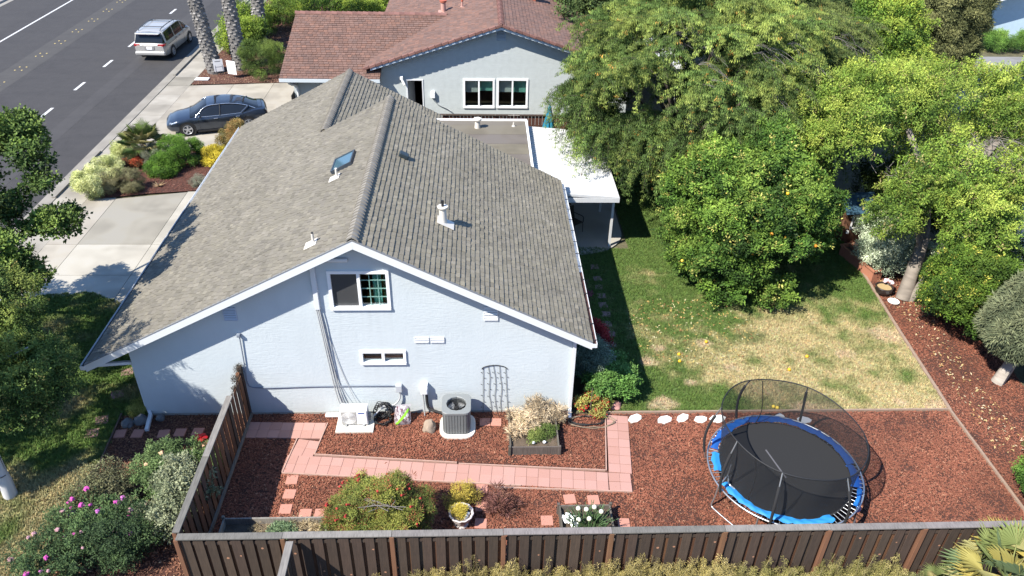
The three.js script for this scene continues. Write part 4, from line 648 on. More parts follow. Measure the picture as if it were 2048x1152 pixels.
{
  const t = thing('mini_split', 'white mini split outdoor unit with round grille and blue label, on a pale pad', 'air conditioner', [5.98, 0.1, 0.46]);
  const w = MAT.metalWhite; mesh('body', rbx(0.76, 0.54, 0.3, 0.02, 3).translate(0, 0.29, 0), w, t);
  mesh('grille_panel', rbx(0.42, 0.46, 0.015, 0.006, 1).translate(-0.14, 0.28, 0.153), std({ color: C(0.36, 0.36, 0.34) }), t);
  for (let i = 0; i < 8; i++) { const g = new THREE.TorusGeometry(0.025 + i * 0.026, 0.005, 4, 40); g.translate(-0.14, 0.28, 0.164); mesh('grille_ring', g, w, t); }
  mesh('front_panel', rbx(0.27, 0.46, 0.015, 0.006, 1).translate(0.225, 0.28, 0.152), w, t);
  mesh('label_plate', bx(0.13, 0.3, 0.44, 0.48, 0.16, 0.163), std({ color: C(0.03, 0.08, 0.3) }), t);
  mesh('side_vent', [0, 1, 2, 3, 4].map((i) => bx(0.381, 0.386, 0.12 + i * 0.07, 0.14 + i * 0.07, -0.1, 0.1)), std({ color: C(0.2, 0.2, 0.21) }), t); mesh('valve_cover', rbx(0.06, 0.2, 0.16, 0.01).translate(0.41, 0.2, -0.03), std({ color: C(0.2, 0.21, 0.22) }), t);
  for (const x of [-0.25, 0.25]) mesh('foot', bx(x - 0.03, x + 0.03, -0.025, 0.03, -0.18, 0.18), MAT.pipe, t);
  tag(mesh('concrete_pad', rbx(1.06, 0.07, 0.78, 0.012).translate(5.99, 0.04, 0.45), std({ color: C(0.56, 0.54, 0.49), map: T.concrete }), scene), 'square pale pad under the white mini split unit', 'pad');
  tag(mesh('plank', rbx(0.55, 0.06, 0.14, 0.01).translate(5.35, 0.05, 0.12), MAT.white, scene), 'white board lying against the wall, left of the mini split unit', 'board');
}
{ const t = thing('hose_coil', 'black garden hose coiled on a wall hanger, right of the mini split unit', 'hose', [6.75, 0, 0.26]), r = rng(95);
  const pts = []; for (let i = 0; i < 110; i++) { const a = i * 0.42, d = 0.2 + 0.05 * Math.sin(i * 0.7) + 0.03 * r(); pts.push([Math.cos(a) * d, 0.36 + Math.sin(a) * d * 0.9 - 0.02, -0.1 + 0.18 * r() - Math.sin(a) * 0.06]); }
  mesh('coil', tube(pts, 0.012, 500, 5), MAT.black, t); const q = []; for (let i = 0; i < 60; i++) { const a = i * 0.5, d = 0.16 + 0.08 * r(); q.push([Math.cos(a) * d * 1.1, 0.04 + 0.12 * r(), 0.1 + Math.sin(a) * d]); } mesh('loose_coil', tube(q, 0.014, 260, 5), MAT.black, t);
  mesh('hanger', [rbx(0.2, 0.06, 0.2, 0.02).translate(0, 0.46, -0.12)], MAT.pipe, t); }
{ // printed plastic soil bag leaning on the wall
  const t = thing('soil_bag', 'grey and green printed plastic soil bag leaning on the wall beside the hose', 'bag', [7.32, 0, 0.4]), r = rng(96);
  const n = 256, d = document.createElement('canvas'); d.width = d.height = n; const c = d.getContext('2d'); c.fillStyle = '#8d8488'; c.fillRect(0, 0, n, n);
  for (let i = 0; i < 90; i++) { c.fillStyle = ['#a9a1a4', '#6a5a60', '#c9c4c6', '#75494d', '#5d5358'][i % 5]; c.beginPath(); c.ellipse(r() * n, r() * n, 8 + 22 * r(), 5 + 12 * r(), r() * 3, 0, 7); c.fill(); }
  c.fillStyle = '#8ad23a'; for (let i = 0; i < 9; i++) { c.beginPath(); c.ellipse(40 + i * 22, 225 - i * 21, 24, 19, -0.7, 0, 7); c.fill(); }
  const tx = new THREE.CanvasTexture(d); tx.colorSpace = THREE.SRGBColorSpace;
  const g = new THREE.SphereGeometry(1, 32, 24), p = g.attributes.position, uv = g.attributes.uv; for (let i = 0; i < p.count; i++) { let [x, y, z] = [p.getX(i), p.getY(i), p.getZ(i)]; const sq = (v) => Math.sign(v) * Math.pow(Math.abs(v), 0.45); x = sq(x); y = sq(y); const th = Math.max(0.12, 1 - Math.pow(Math.max(Math.abs(x), Math.abs(y)), 3)); uv.setXY(i, (x + 1) / 2, (y + 1) / 2); p.setXYZ(i, x * 0.23 * (1 - 0.08 * y) + 0.012 * N3(y * 4, x * 4, 1), y * 0.29 + 0.02 * N3(x * 5, 2, y * 3), Math.sign(z) * th * 0.09 + 0.02 * N3(x * 5, y * 5, z)); } g.computeVertexNormals();
  const m = mesh('bag', g, std({ map: tx, roughness: 0.35 }), t); m.position.set(0, 0.27, 0); m.rotation.set(-0.45, 0.2, 0); const e = mesh('bag_seam', bx(-0.21, 0.21, 0.0, 0.05, -0.008, 0.008), std({ color: C(0.4, 0.38, 0.4), roughness: 0.4 }), t); e.position.set(0.03, 0.51, -0.12); e.rotation.set(-0.5, 0.2, 0); }
const rockGeo = (s, seed, f = 0.3) => { const g = mergeVertices(new THREE.IcosahedronGeometry(1, 3).deleteAttribute('uv').deleteAttribute('normal')), p = g.attributes.position; for (let i = 0; i < p.count; i++) { const v = V(p.getX(i), p.getY(i), p.getZ(i)), k = 1 + f * N3(v.x * 1.3 + seed, v.y * 1.3, v.z * 1.3) + f * 0.35 * N3(v.x * 4, v.y * 4 + seed, v.z * 4); p.setXYZ(i, v.x * k * s[0], Math.max(-0.45, v.y * k) * s[1], v.z * k * s[2]); } return toCreasedNormals(g, 0.5); };
{ const m = tag(mesh('boulder', rockGeo([0.19, 0.24, 0.18], 3.3, 0.35), std({ color: C(0.33, 0.26, 0.2), map: T.soil, roughness: 1 }), scene), 'tan boulder on the bark between the soil bag and the grey air conditioner', 'boulder'); m.position.set(8.1, 0.1, 0.72);
  const grey = std({ color: C(0.14, 0.145, 0.15), map: T.soil, roughness: 1 }); [[-0.42, 0.4, 0.17, 'dark grey rock by the bed edge, left of the white downspout foot'], [-0.1, 0.28, 0.18, 'rounded grey rock close to the left of the white downspout foot'], [0.42, 0.2, 0.12, 'small grey rock close to the right of the white downspout foot']].forEach(([x, z, s, l], i) => { const q = tag(mesh('rock', rockGeo([s, s * 0.9, s], 5 + i * 3.1), grey, scene), l, 'rock'); q.position.set(x, 0.06, z); }); }
{ // wrought iron trellis with leaves
  const t = thing('trellis', 'black wrought iron trellis with small leaves, standing against the gable wall', 'trellis', [9.98, 0, 0.022]), r = rng(97);
  const bars = [[-0.36, -0.37], [-0.15, -0.24], [0.0, -0.08], [0.15, 0.14], [0.36, 0.26]].map(([b, a]) => [b, a]);
  const X = [[-0.36, -0.36], [-0.13, -0.21], [0.03, -0.05], [0.18, 0.12], [0.36, 0.27]];
  X.forEach(([b, a], i) => { const k = (y) => lerp(b, a, y / 1.7) + (i > 0 && i < 4 ? 0.025 * Math.sin(y * 5 + i) : 0), top = 1.7 + [0, 0.06, 0.08, 0.06, 0][i]; const s = mesh('bar', tube([0, 0.34, 0.68, 1.02, 1.36, top].map((y) => [k(y), y, 0]), 0.0065, 24, 5), MAT.black, t); for (let j = 0; j < 7; j++) { const y = 0.15 + j * 0.22 + 0.06 * r(), sx = j % 2 ? 1 : -1; const l = new THREE.SphereGeometry(1, 6, 4); l.scale(0.022, 0.013, 0.004); l.rotateZ(sx * 0.6); l.translate(k(y) + sx * 0.05, y + 0.03, 0); mesh('leaf', l, MAT.black, s); } });
  mesh('top_arch', tube([[-0.4, 1.64, 0], [-0.36, 1.7, 0], [-0.2, 1.76, 0], [-0.04, 1.78, 0], [0.12, 1.76, 0], [0.27, 1.7, 0], [0.32, 1.63, 0]], 0.011, 24, 6), MAT.black, t); }

// ------------------------------------------------------------------ raised beds, pots
const greyWood = woodTone([0.2, 0.19, 0.165], 4, 76), brownWood = woodTone([0.11, 0.095, 0.08], 4, 77);
function raisedBed(label, x0, x1, z0, z1, h, tone, hollow = 0.1) {
  const t = thing('raised_bed', label, 'raised bed', [(x0 + x1) / 2, 0, (z0 + z1) / 2]), w = (x1 - x0) / 2, d = (z1 - z0) / 2;
  const B = (a, i) => { const g = merge([a]); mesh('board', g, tone[i % 4], t); };
  B(bx(-w, w, 0.0, h, d - 0.04, d), 0); B(bx(-w, w, 0.0, h, -d, -d + 0.04), 1); B(bx(-w, -w + 0.04, 0.0, h - 0.002, -d + 0.041, d - 0.041), 2); B(bx(w - 0.04, w, 0.0, h - 0.002, -d + 0.041, d - 0.041), 3);
  for (const sx of [-1, 1]) for (const sz of [-1, 1]) mesh('corner_post', rbx(0.07, h + 0.05, 0.07, 0.008, 1).translate(sx * (w + 0.005), (h + 0.05) / 2, sz * (d + 0.005)), tone[(sx + sz + 2) % 4], t);
  mesh('soil', (() => { const g = new THREE.PlaneGeometry(2 * w - 0.08, 2 * d - 0.08, 20, 16); g.rotateX(-Math.PI / 2); const p = g.attributes.position; for (let i = 0; i < p.count; i++) p.setY(i, h - hollow + 0.04 * N3(p.getX(i) * 4, p.getZ(i) * 4, x0)); g.computeVertexNormals(); return g; })(), MAT.soil, t);
  return t;
}
raisedBed('grey timber raised bed full of dry stalks, under the gable wall', 10.34, 11.7, 0.32, 1.74, 0.3, brownWood);
raisedBed('small grey raised bed of white flowering onions, behind the long fence', 11.5, 12.8, 3.78, 4.85, 0.34, brownWood, 0.14);
raisedBed('large pale grey raised bed in the corner behind the long fence', 3.3, 5.85, 4.1, 5.25, 0.42, greyWood, 0.2);
{ const t = thing('urn_planter', 'white scalloped urn holding a yellow plant, behind the long fence', 'pot', [9.06, 0, 4.06]);
  const prof = [[0.14, 0], [0.17, 0.03], [0.12, 0.06], [0.13, 0.1], [0.2, 0.2], [0.25, 0.3], [0.26, 0.38], [0.31, 0.43], [0.3, 0.46], [0.25, 0.44], [0.24, 0.37]].map((p) => new THREE.Vector2(...p));
  const g = new THREE.LatheGeometry(prof, 48), p = g.attributes.position; for (let i = 0; i < p.count; i++) { const x = p.getX(i), z = p.getZ(i), a = Math.atan2(z, x), k = 1 + 0.03 * Math.sin(a * 12); p.setX(i, x * k); p.setZ(i, z * k); } g.computeVertexNormals(); mesh('bowl', g, std({ color: C(0.52, 0.47, 0.47), roughness: 0.7, map: T.mottle }), t); mesh('soil', cyl(0.24, 0.24, 0.02, 0, 0.38, 0, 24), MAT.soil, t);
  for (const [x, z] of [[0.14, 0.08], [0.17, 0], [0.1, 0.14]]) mesh('pebble', rockGeo([0.04, 0.03, 0.04], x * 40), MAT.white, t).position.set(x, 0.41, z); }
{ const t = thing('planter_box', 'long terracotta trough planter under the pale variegated bush', 'planter', [24.1, 0, -7.9], 0.24), m = std({ color: C(0.36, 0.15, 0.09), roughness: 0.85, map: T.mottle });
  mesh('trough', [bx(-0.2, -0.16, 0, 0.42, -1, 1), bx(0.16, 0.2, 0, 0.42, -1, 1), bx(-0.159, 0.159, 0, 0.42, 0.96, 1), bx(-0.159, 0.159, 0, 0.42, -1, -0.96)], m, t); mesh('rim', [bx(-0.24, -0.15, 0.42, 0.47, -1.04, 1.04), bx(0.15, 0.24, 0.42, 0.47, -1.04, 1.04), bx(-0.149, 0.149, 0.42, 0.47, 0.95, 1.04), bx(-0.149, 0.149, 0.42, 0.47, -1.04, -0.95)], m, t); mesh('soil', bx(-0.16, 0.16, 0.3, 0.34, -0.96, 0.96), MAT.soil, t); }
{ const t = thing('bowl_planter', 'dark glazed round pot with a pink flower, beside the multi-stemmed trunk', 'pot', [24.2, 0, -6.05]);
  const g = new THREE.LatheGeometry([[0.14, 0], [0.24, 0.1], [0.3, 0.22], [0.29, 0.32], [0.32, 0.35], [0.27, 0.36], [0.25, 0.3]].map((p) => new THREE.Vector2(...p)), 28); mesh('bowl', g, std({ color: C(0.03, 0.022, 0.02), roughness: 0.35 }), t); mesh('soil', cyl(0.25, 0.25, 0.02, 0, 0.29, 0, 20), std({ color: C(0.35, 0.26, 0.13) }), t);
  const r = rng(98); for (let i = 0; i < 9; i++) { const s = new THREE.SphereGeometry(0.05 + 0.03 * r(), 8, 6); s.translate(0.18 + (r() - 0.5) * 0.26, 0.42 + r() * 0.14, -0.08 + (r() - 0.5) * 0.2); mesh('flower', s, std({ color: C(0.62, 0.5, 0.56) }), t); } }
tag(mesh('saucer', new THREE.LatheGeometry([[0, 0.02], [0.16, 0.02], [0.2, 0.06], [0.21, 0.06], [0.17, 0], [0, 0]].map((p) => new THREE.Vector2(...p)), 28), MAT.metalWhite, scene), 'white round saucer on the bark, just below the dark glazed pot', 'saucer').position.set(24.36, 0.02, -5.5);
{ // playhouse under the trees
  const t = thing('playhouse', 'small wooden playhouse with a blue roof and white window, in the shade of the trees', 'playhouse', [24.7, 0, -9.9], 0.12), m = woodTone([0.16, 0.075, 0.04], 4, 78);
  mesh('wall', prism([[-0.62, 0], [0.62, 0], [0.62, 1.3], [-0.62, 1.3]], -0.05, 0, [[-0.3, 0.36, 0.62, 1.16]]), m[0], t); mesh('wall', bx(-0.62, -0.57, 0, 1.3, -1.2, -0.051), m[1], t); mesh('wall', bx(0.57, 0.62, 0, 1.3, -1.2, -0.051), m[2], t); mesh('wall', bx(-0.569, 0.569, 0, 1.3, -1.2, -1.15), m[3], t);
  mesh('roof', [beam([0, 1.34, 0.2], [0, 1.85, -0.62], 1.5, 0.04), beam([0, 1.85, -0.62], [0, 1.34, -1.4], 1.5, 0.04)], std({ color: C(0.03, 0.075, 0.12), roughness: 0.6 }), t);
  const f = mesh('window', [bx(-0.34, 0.4, 0.58, 0.64, 0.001, 0.03), bx(-0.34, 0.4, 1.14, 1.2, 0.001, 0.03), bx(-0.34, -0.28, 0.64, 1.14, 0.001, 0.03), bx(0.34, 0.4, 0.64, 1.14, 0.001, 0.03)], MAT.metalWhite, t); mesh('muntin', [bx(-0.28, 0.34, 0.87, 0.91, 0.001, 0.02), bx(-0.09, -0.05, 0.64, 0.869, 0.001, 0.02), bx(-0.09, -0.05, 0.911, 1.14, 0.001, 0.02), bx(0.12, 0.16, 0.64, 0.869, 0.001, 0.02), bx(0.12, 0.16, 0.911, 1.14, 0.001, 0.02)], MAT.metalWhite, f);
  mesh('shutter', bx(-0.52, -0.38, 0.6, 1.18, 0.001, 0.03), m[1], t); mesh('shutter', bx(0.44, 0.58, 0.6, 1.18, 0.001, 0.03), m[2], t); mesh('bell', cyl(0.07, 0.05, 0.12, -0.42, 0.42, 0.06, 12), MAT.metalWhite, t); }
{ // closed teal patio umbrella
  const t = thing('umbrella', 'closed teal patio umbrella standing by the fence beyond the patio cover', 'umbrella', [12.82, 0, -17.9]);
  mesh('pole', cyl(0.025, 0.025, 2.55, 0, 0, 0, 10), MAT.steel, t); mesh('base', cyl(0.25, 0.22, 0.08, 0, 0, 0, 20), MAT.black, t);
  const g = new THREE.CylinderGeometry(0.06, 0.4, 1.75, 48, 12), p = g.attributes.position; for (let i = 0; i < p.count; i++) { const x = p.getX(i), z = p.getZ(i), a = Math.atan2(z, x), y = p.getY(i) / 1.75 + 0.5, k = 1 + (0.24 * Math.sin(a * 8) + 0.05 * Math.sin(a * 3 + y * 9)) * (1 - y * 0.6); p.setX(i, x * k); p.setZ(i, z * k); } g.translate(0, 1.7, 0); g.computeVertexNormals(); mesh('canopy', g, std({ color: C(0.004, 0.15, 0.24), roughness: 0.8 }), t); mesh('finial', cyl(0.06, 0.02, 0.16, 0, 2.54, 0, 10), std({ color: C(0.004, 0.11, 0.2) }), t); }
{ // patio chair in the shade
  const t = thing('patio_chair', 'dark metal patio chair in the shade under the white patio cover', 'chair', [13.35, 0.05, -10.6], 0.7), m = MAT.black;
  mesh('seat', rbx(0.5, 0.04, 0.48, 0.015).translate(0, 0.43, 0), m, t); const bk = mesh('backrest', rbx(0.5, 0.55, 0.03, 0.012), m, t); bk.position.set(0, 0.72, -0.27); bk.rotation.x = -0.2; for (const x of [-0.25, 0.25]) { for (const z of [-0.24, 0.24]) mesh('leg', bar([x, 0, z * 1.15], [x, 0.43, z], 0.014), m, t); mesh('armrest', tube([[x * 1.1, 0.43, 0.24], [x * 1.15, 0.64, 0.22], [x * 1.12, 0.66, -0.1], [x, 0.68, -0.27]], 0.016, 16, 6), m, t); } }
{ const t = thing('patio_table', 'dark round patio table in the shade under the white patio cover', 'table', [12.7, 0.05, -11.6]); mesh('table_top', cyl(0.6, 0.6, 0.03, 0, 0.7, 0, 32), MAT.black, t); for (let i = 0; i < 4; i++) mesh('leg', bar([Math.cos(i * 1.57) * 0.45, 0, Math.sin(i * 1.57) * 0.45], [Math.cos(i * 1.57) * 0.3, 0.7, Math.sin(i * 1.57) * 0.3], 0.02), MAT.black, t); }
{ // hoses at the house corner
  const r = rng(99); const mk = (label, x, z, m, n, s) => { const pts = []; for (let i = 0; i < n; i++) { const a = i * 0.5; pts.push([x + Math.cos(a) * (s + 0.1 * r()) * 1.5, 0.03 + 0.06 * r(), z + Math.sin(a) * (s * 0.55 + 0.06 * r())]); } tag(mesh('garden_hose', tube(pts, 0.013, n * 6, 5), m, scene), label, 'hose'); };
  mk('dark garden hose lying in loops on the bark at the house corner', 12.62, 0.45, MAT.black, 46, 0.28); mk('greyish tan garden hose looped over the path edge at the house corner', 12.75, 0.5, std({ color: C(0.22, 0.17, 0.12), roughness: 0.7 }), 26, 0.4);
  tag(mesh('garden_hose', tube([[25.9, 0.03, 0.2], [26.1, 0.03, 0.7], [26.2, 0.03, 1.3], [26.35, 0.03, 2.2]], 0.012, 24, 5), MAT.black, scene), 'thin dark irrigation hose on the bark near the right edge', 'hose');
  tag(mesh('stake', [bar([12.75, 0, 0.1], [12.78, 0.85, -0.05], 0.012), bar([12.4, 0.06, 0.06], [13.2, 0.1, 0.02], 0.014)], brownWood[0], scene), 'wooden stakes standing among the plants at the house corner', 'stake'); }
{ // red garden ornament in the rose bed
  const t = thing('garden_ornament', 'bright red flat star-shaped garden ornament lying in the rose bed', 'ornament', [1.78, 0.03, 1.0]), m = std({ color: C(0.5, 0.008, 0.014), roughness: 0.5 }); for (let i = 0; i < 5; i++) { const a = i * 1.2566, s = new THREE.SphereGeometry(1, 10, 8); s.scale(0.09, 0.04, 0.07); s.translate(Math.cos(a) * 0.12, 0.04, Math.sin(a) * 0.1); mesh('petal', s, m, t); } mesh('centre', new THREE.SphereGeometry(0.07, 10, 8).translate(0, 0.06, 0), m, t); }

// ------------------------------------------------------------------ signs, road studs
function yardSign(label, x, z, turn, w, h, lines) { const t = thing('yard_sign', label, 'sign', [x, 0.05, z], turn); const c = document.createElement('canvas'); c.width = 64; c.height = 96; const k = c.getContext('2d'); k.fillStyle = '#efefef'; k.fillRect(0, 0, 64, 96); k.fillStyle = '#8a8d92'; lines.forEach(([y, x0, x1, hh]) => k.fillRect(x0, y, x1 - x0, hh)); const tx = new THREE.CanvasTexture(c); tx.colorSpace = THREE.SRGBColorSpace;
  const p = mesh('panel', new THREE.BoxGeometry(w, h, 0.012), std({ map: tx, color: C(0.85, 0.85, 0.85), roughness: 0.6 }), t); p.position.y = 0.22 + h / 2; for (const s of [-0.2, 0.2]) mesh('wire_stake', bar([s, 0, 0.015], [s, 0.25 + h * 0.5, 0.015], 0.006), MAT.steel, t); }
yardSign('white yard sign nearest the street, at the foot of the first palm', -5.95, -29.4, 0.35, 0.55, 0.72, [[12, 12, 50, 8], [58, 8, 56, 5]]);
yardSign('white yard sign standing between the second palm and the round topiary', -5.05, -28.9, -0.35, 0.6, 0.8, []);
tag(mesh('plaque', rbx(0.8, 0.06, 0.4, 0.02).translate(-6.75, 0.09, -28.55), MAT.white, scene), 'flat white slab on the mulch, left of the first palm foot', 'slab');
{ const y = std({ color: C(0.42, 0.32, 0.12), roughness: 0.6 }); const s = new THREE.SphereGeometry(0.06, 8, 5, 0, 6.2832, 0, 1.5708); s.scale(1, 0.4, 1);
  const t = thing('road_stud', 'cluster of four yellowish road studs along the turn lane, first counted from the left edge', 'road stud', [-18.0, -0.006, -25.0], 0, 'yellow road stud clusters along the turn lane'); for (const [a, b] of [[-0.2, -0.3], [0.2, -0.3], [-0.2, 0.3], [0.2, 0.3]]) mesh('dot', s, y, t).position.set(a, 0, b);
  for (let i = 1; i < 9; i++) { const c = t.clone(); c.name = numbered('road_stud'); scene.add(c); c.userData.label = 'cluster of four yellowish road studs along the turn lane, ' + ['second', 'third', 'fourth', 'fifth', 'sixth', 'seventh', 'eighth', 'ninth'][i - 1] + ' counted from the left edge'; c.position.set(-18.02 - 0.02 * i, -0.006, -25.0 - i * 2.7); } }

// ------------------------------------------------------------------ vehicles
function loft(st, ring) { // st: stations, ring(s) -> points (y, z half width) from bottom centre up to top centre; mirrored
  const pos = [], idx = []; let n = 0;
  for (const s of st) { const h = ring(s), full = [...h.map(([y, z]) => [y, z]), ...h.slice(0, -1).reverse().map(([y, z]) => [y, -z])]; n = full.length; for (const [y, z] of full) pos.push(s.x, y, z); }
  for (let i = 0; i < st.length - 1; i++) for (let j = 0; j < n - 1; j++) { const a = i * n + j, b = a + n; idx.push(a, b, a + 1, b, b + 1, a + 1); }
  for (const i of [0, st.length - 1]) { const c = pos.length / 3; let y = 0; for (let j = 0; j < n; j++) y += pos[(i * n + j) * 3 + 1] / n; pos.push(st[i].x, y, 0); for (let j = 0; j < n - 1; j++) i ? idx.push(c, i * n + j + 1, i * n + j) : idx.push(c, i * n + j, i * n + j + 1); }
  const g = new THREE.BufferGeometry(); g.setAttribute('position', new THREE.Float32BufferAttribute(pos, 3)); g.setIndex(idx); return toCreasedNormals(g, 0.6);
}
function stationsFrom(keys, n) { const out = []; const at = (x) => { let i = 0; while (i < keys.length - 2 && x > keys[i + 1].x) i++; const a = keys[i], b = keys[i + 1], t = clamp((x - a.x) / (b.x - a.x)), u = t * t * (3 - 2 * t) * 0.5 + t * 0.5, o = {}; for (const k in a) o[k] = lerp(a[k], b[k], k === 'x' ? t : u); return o; }; const x0 = keys[0].x, x1 = keys.at(-1).x; for (let i = 0; i <= n; i++) out.push(at(lerp(x0, x1, i / n))); return out; }
function wheel(t, x, z, r, side, spokes = 5) { const w = mesh('wheel', (() => { const g = new THREE.TorusGeometry(r - 0.09, 0.1, 10, 28); g.scale(1, 1, 1.05); return g; })(), std({ color: C(0.013, 0.013, 0.014), roughness: 0.85 }), t); w.position.set(x, r, z); const rm = std({ color: C(0.55, 0.56, 0.58), metalness: 0.7, roughness: 0.3 });
  const rim = [new THREE.TorusGeometry(r - 0.12, 0.02, 6, 28).translate(0, 0, side * 0.085), new THREE.CylinderGeometry(0.06, 0.06, 0.05, 12).rotateX(Math.PI / 2).translate(0, 0, side * 0.08)]; for (let i = 0; i < spokes; i++) { const b = new THREE.BoxGeometry(0.075, r - 0.13, 0.03); b.translate(0, (r - 0.13) / 2, side * 0.08); b.rotateZ(i * 6.2832 / spokes); rim.push(b); } mesh('rim', rim, rm, w); mesh('hub_back', new THREE.CylinderGeometry(r - 0.1, r - 0.1, 0.04, 24).rotateX(Math.PI / 2).translate(0, 0, side * 0.03), MAT.black, w); return w; }
const carGlass = std({ color: C(0.012, 0.015, 0.02), roughness: 0.04, metalness: 0.0, envMapIntensity: 1 });
function car(t, S, K, paint) {
  const ring = (s) => [[s.b, 0], [s.b, s.w * 0.86], [s.b + 0.06, s.w * 0.95], [lerp(s.b, s.m, 0.5), s.w * 0.99], [s.m, s.w], [lerp(s.m, s.t, 0.55), s.w * 0.985], [s.t - 0.03, s.w * 0.93], [s.t, s.w * 0.84], [s.t + s.c * 0.7, s.w * 0.45], [s.t + s.c, 0]];
  mesh('body', loft(stationsFrom(S, 56), ring), paint, t);
  const top = (s) => [[s.b, 0], [s.b, s.w], [lerp(s.b, s.t, 0.55), lerp(s.w, s.v, 0.45)], [s.t - 0.05, s.v], [s.t - 0.01, s.v * 0.9], [s.t + 0.012, s.v * 0.5], [s.t + 0.02, 0]];
  mesh('windows', loft(stationsFrom(K, 36), top), carGlass, t);
}
{ // dark blue sedan in the neighbour's driveway; +x is the nose before turning
  const t = thing('parked_car', 'dark blue grey sedan parked across the driveway of the neighbouring house', 'car', [-3.8, 0.02, -21.5], Math.PI + 0.3);
  const paint = new THREE.MeshPhysicalMaterial({ color: C(0.045, 0.058, 0.082), metalness: 0.75, roughness: 0.3, clearcoat: 1, clearcoatRoughness: 0.04, side: THREE.DoubleSide });
  const S = [{ x: -2.42, b: 0.42, m: 0.62, t: 0.86, w: 0.72, c: 0.03 }, { x: -2.3, b: 0.26, m: 0.66, t: 1.02, w: 0.84, c: 0.03 }, { x: -1.75, b: 0.2, m: 0.68, t: 1.04, w: 0.91, c: 0.03 }, { x: -0.9, b: 0.18, m: 0.66, t: 0.95, w: 0.92, c: 0.02 }, { x: 0.6, b: 0.18, m: 0.64, t: 0.93, w: 0.92, c: 0.02 }, { x: 1.1, b: 0.19, m: 0.63, t: 0.93, w: 0.91, c: 0.06 }, { x: 1.9, b: 0.22, m: 0.6, t: 0.82, w: 0.89, c: 0.06 }, { x: 2.3, b: 0.26, m: 0.54, t: 0.7, w: 0.78, c: 0.05 }, { x: 2.45, b: 0.36, m: 0.48, t: 0.58, w: 0.6, c: 0.03 }];
  const K = [{ x: -2.0, b: 0.96, t: 1.06, w: 0.7, v: 0.64 }, { x: -1.35, b: 0.94, t: 1.31, w: 0.82, v: 0.6 }, { x: -0.75, b: 0.92, t: 1.43, w: 0.85, v: 0.6 }, { x: 0.0, b: 0.92, t: 1.46, w: 0.86, v: 0.62 }, { x: 0.45, b: 0.92, t: 1.4, w: 0.86, v: 0.64 }, { x: 1.3, b: 0.92, t: 0.97, w: 0.8, v: 0.72 }];
  car(t, S, K, paint);
  // painted roof panel, pillars and chrome belt line
  const at = (x) => stationsFrom(K, 200).reduce((a, b) => Math.abs(b.x - x) < Math.abs(a.x - x) ? b : a);
  const panel = (x0, x1, k, n = 10) => { const p = [], idx = [], M = 6; for (let i = 0; i <= n; i++) { const s = at(lerp(x0, x1, i / n)); for (let j = 0; j <= M; j++) { const u = j / M * 2 - 1; p.push(s.x, s.t + 0.024 - 0.03 * u * u * u * u, s.v * k * u); } } for (let i = 0; i < n; i++) for (let j = 0; j < M; j++) { const a = i * (M + 1) + j; idx.push(a, a + 1, a + M + 1, a + 1, a + M + 2, a + M + 1); } const g = new THREE.BufferGeometry(); g.setAttribute('position', new THREE.Float32BufferAttribute(p, 3)); g.setIndex(idx); g.computeVertexNormals(); return g; };
  mesh('roof_panel', panel(-1.25, -0.05, 1.0), paint, t); mesh('roof_panel', panel(0.05, 0.42, 1.0, 4), paint, t); mesh('sunroof', panel(-0.05, 0.05, 0.9, 2), carGlass, t);
  const chrome = std({ color: C(0.7, 0.72, 0.74), metalness: 0.9, roughness: 0.15 });
  for (const s of [-1, 1]) {
    const side = (x, f) => { const q = at(x); return [x, lerp(q.b, q.t, f), s * (lerp(q.w, q.v, f) + 0.012)]; };
    mesh('trim', tube([side(1.05, 0.02), side(0.5, 0.93), side(-0.1, 0.93), side(-0.8, 0.92), side(-1.4, 0.85), side(-1.85, 0.6)], 0.022, 40, 5), chrome, t); mesh('trim', tube([side(1.1, -0.02), side(0, 0.0), side(-1.3, 0.02), side(-1.85, 0.3)], 0.014, 30, 5), chrome, t);
    mesh('pillar', tube([side(-0.12, 0), side(-0.2, 0.95)], 0.03, 8, 6), MAT.black, t); mesh('pillar', tube([side(-1.15, 0), side(-1.55, 0.85)], 0.07, 8, 6), paint, t);
    const hd = mesh('door', [tube([[0.9, 0.3, s * 0.915], [0.93, 0.85, s * 0.9]], 0.006, 4, 4), tube([[-0.15, 0.28, s * 0.925], [-0.15, 0.88, s * 0.9]], 0.006, 4, 4), tube([[-1.1, 0.35, s * 0.925], [-1.3, 0.8, s * 0.915]], 0.006, 4, 4)], MAT.black, t);
    for (const x of [0.1, -0.95]) mesh('handle', rbx(0.2, 0.03, 0.03, 0.012).translate(x, 0.8, s * 0.92), chrome, hd);
    const mr = new THREE.SphereGeometry(1, 12, 8); mr.scale(0.09, 0.07, 0.12); mr.translate(0.85, 0.98, s * 0.98); mesh('mirror', mr, paint, t);
    mesh('headlight', rbx(0.35, 0.1, 0.22, 0.04).translate(2.12, 0.66, s * 0.66), std({ color: C(0.4, 0.43, 0.46), roughness: 0.1, metalness: 0.5 }), t); mesh('taillight', rbx(0.12, 0.12, 0.36, 0.03).translate(-2.33, 0.84, s * 0.58), std({ color: C(0.16, 0.006, 0.008), roughness: 0.15 }), t);
    for (const x of [1.5, -1.42]) { const arch = new THREE.RingGeometry(0.3, 0.4, 28); arch.rotateY(s > 0 ? 0 : Math.PI); arch.translate(x, 0.34, s * 0.917); mesh('wheel_arch', arch, MAT.black, t); wheel(t, x, s * 0.83, 0.34, s, 5); }
  }
  mesh('grille', rbx(0.06, 0.2, 0.9, 0.02).translate(2.42, 0.46, 0), MAT.black, t); mesh('sill', [bx(-1.0, 1.05, 0.17, 0.24, 0.86, 0.93), bx(-1.0, 1.05, 0.17, 0.24, -0.93, -0.86)], MAT.black, t);
}
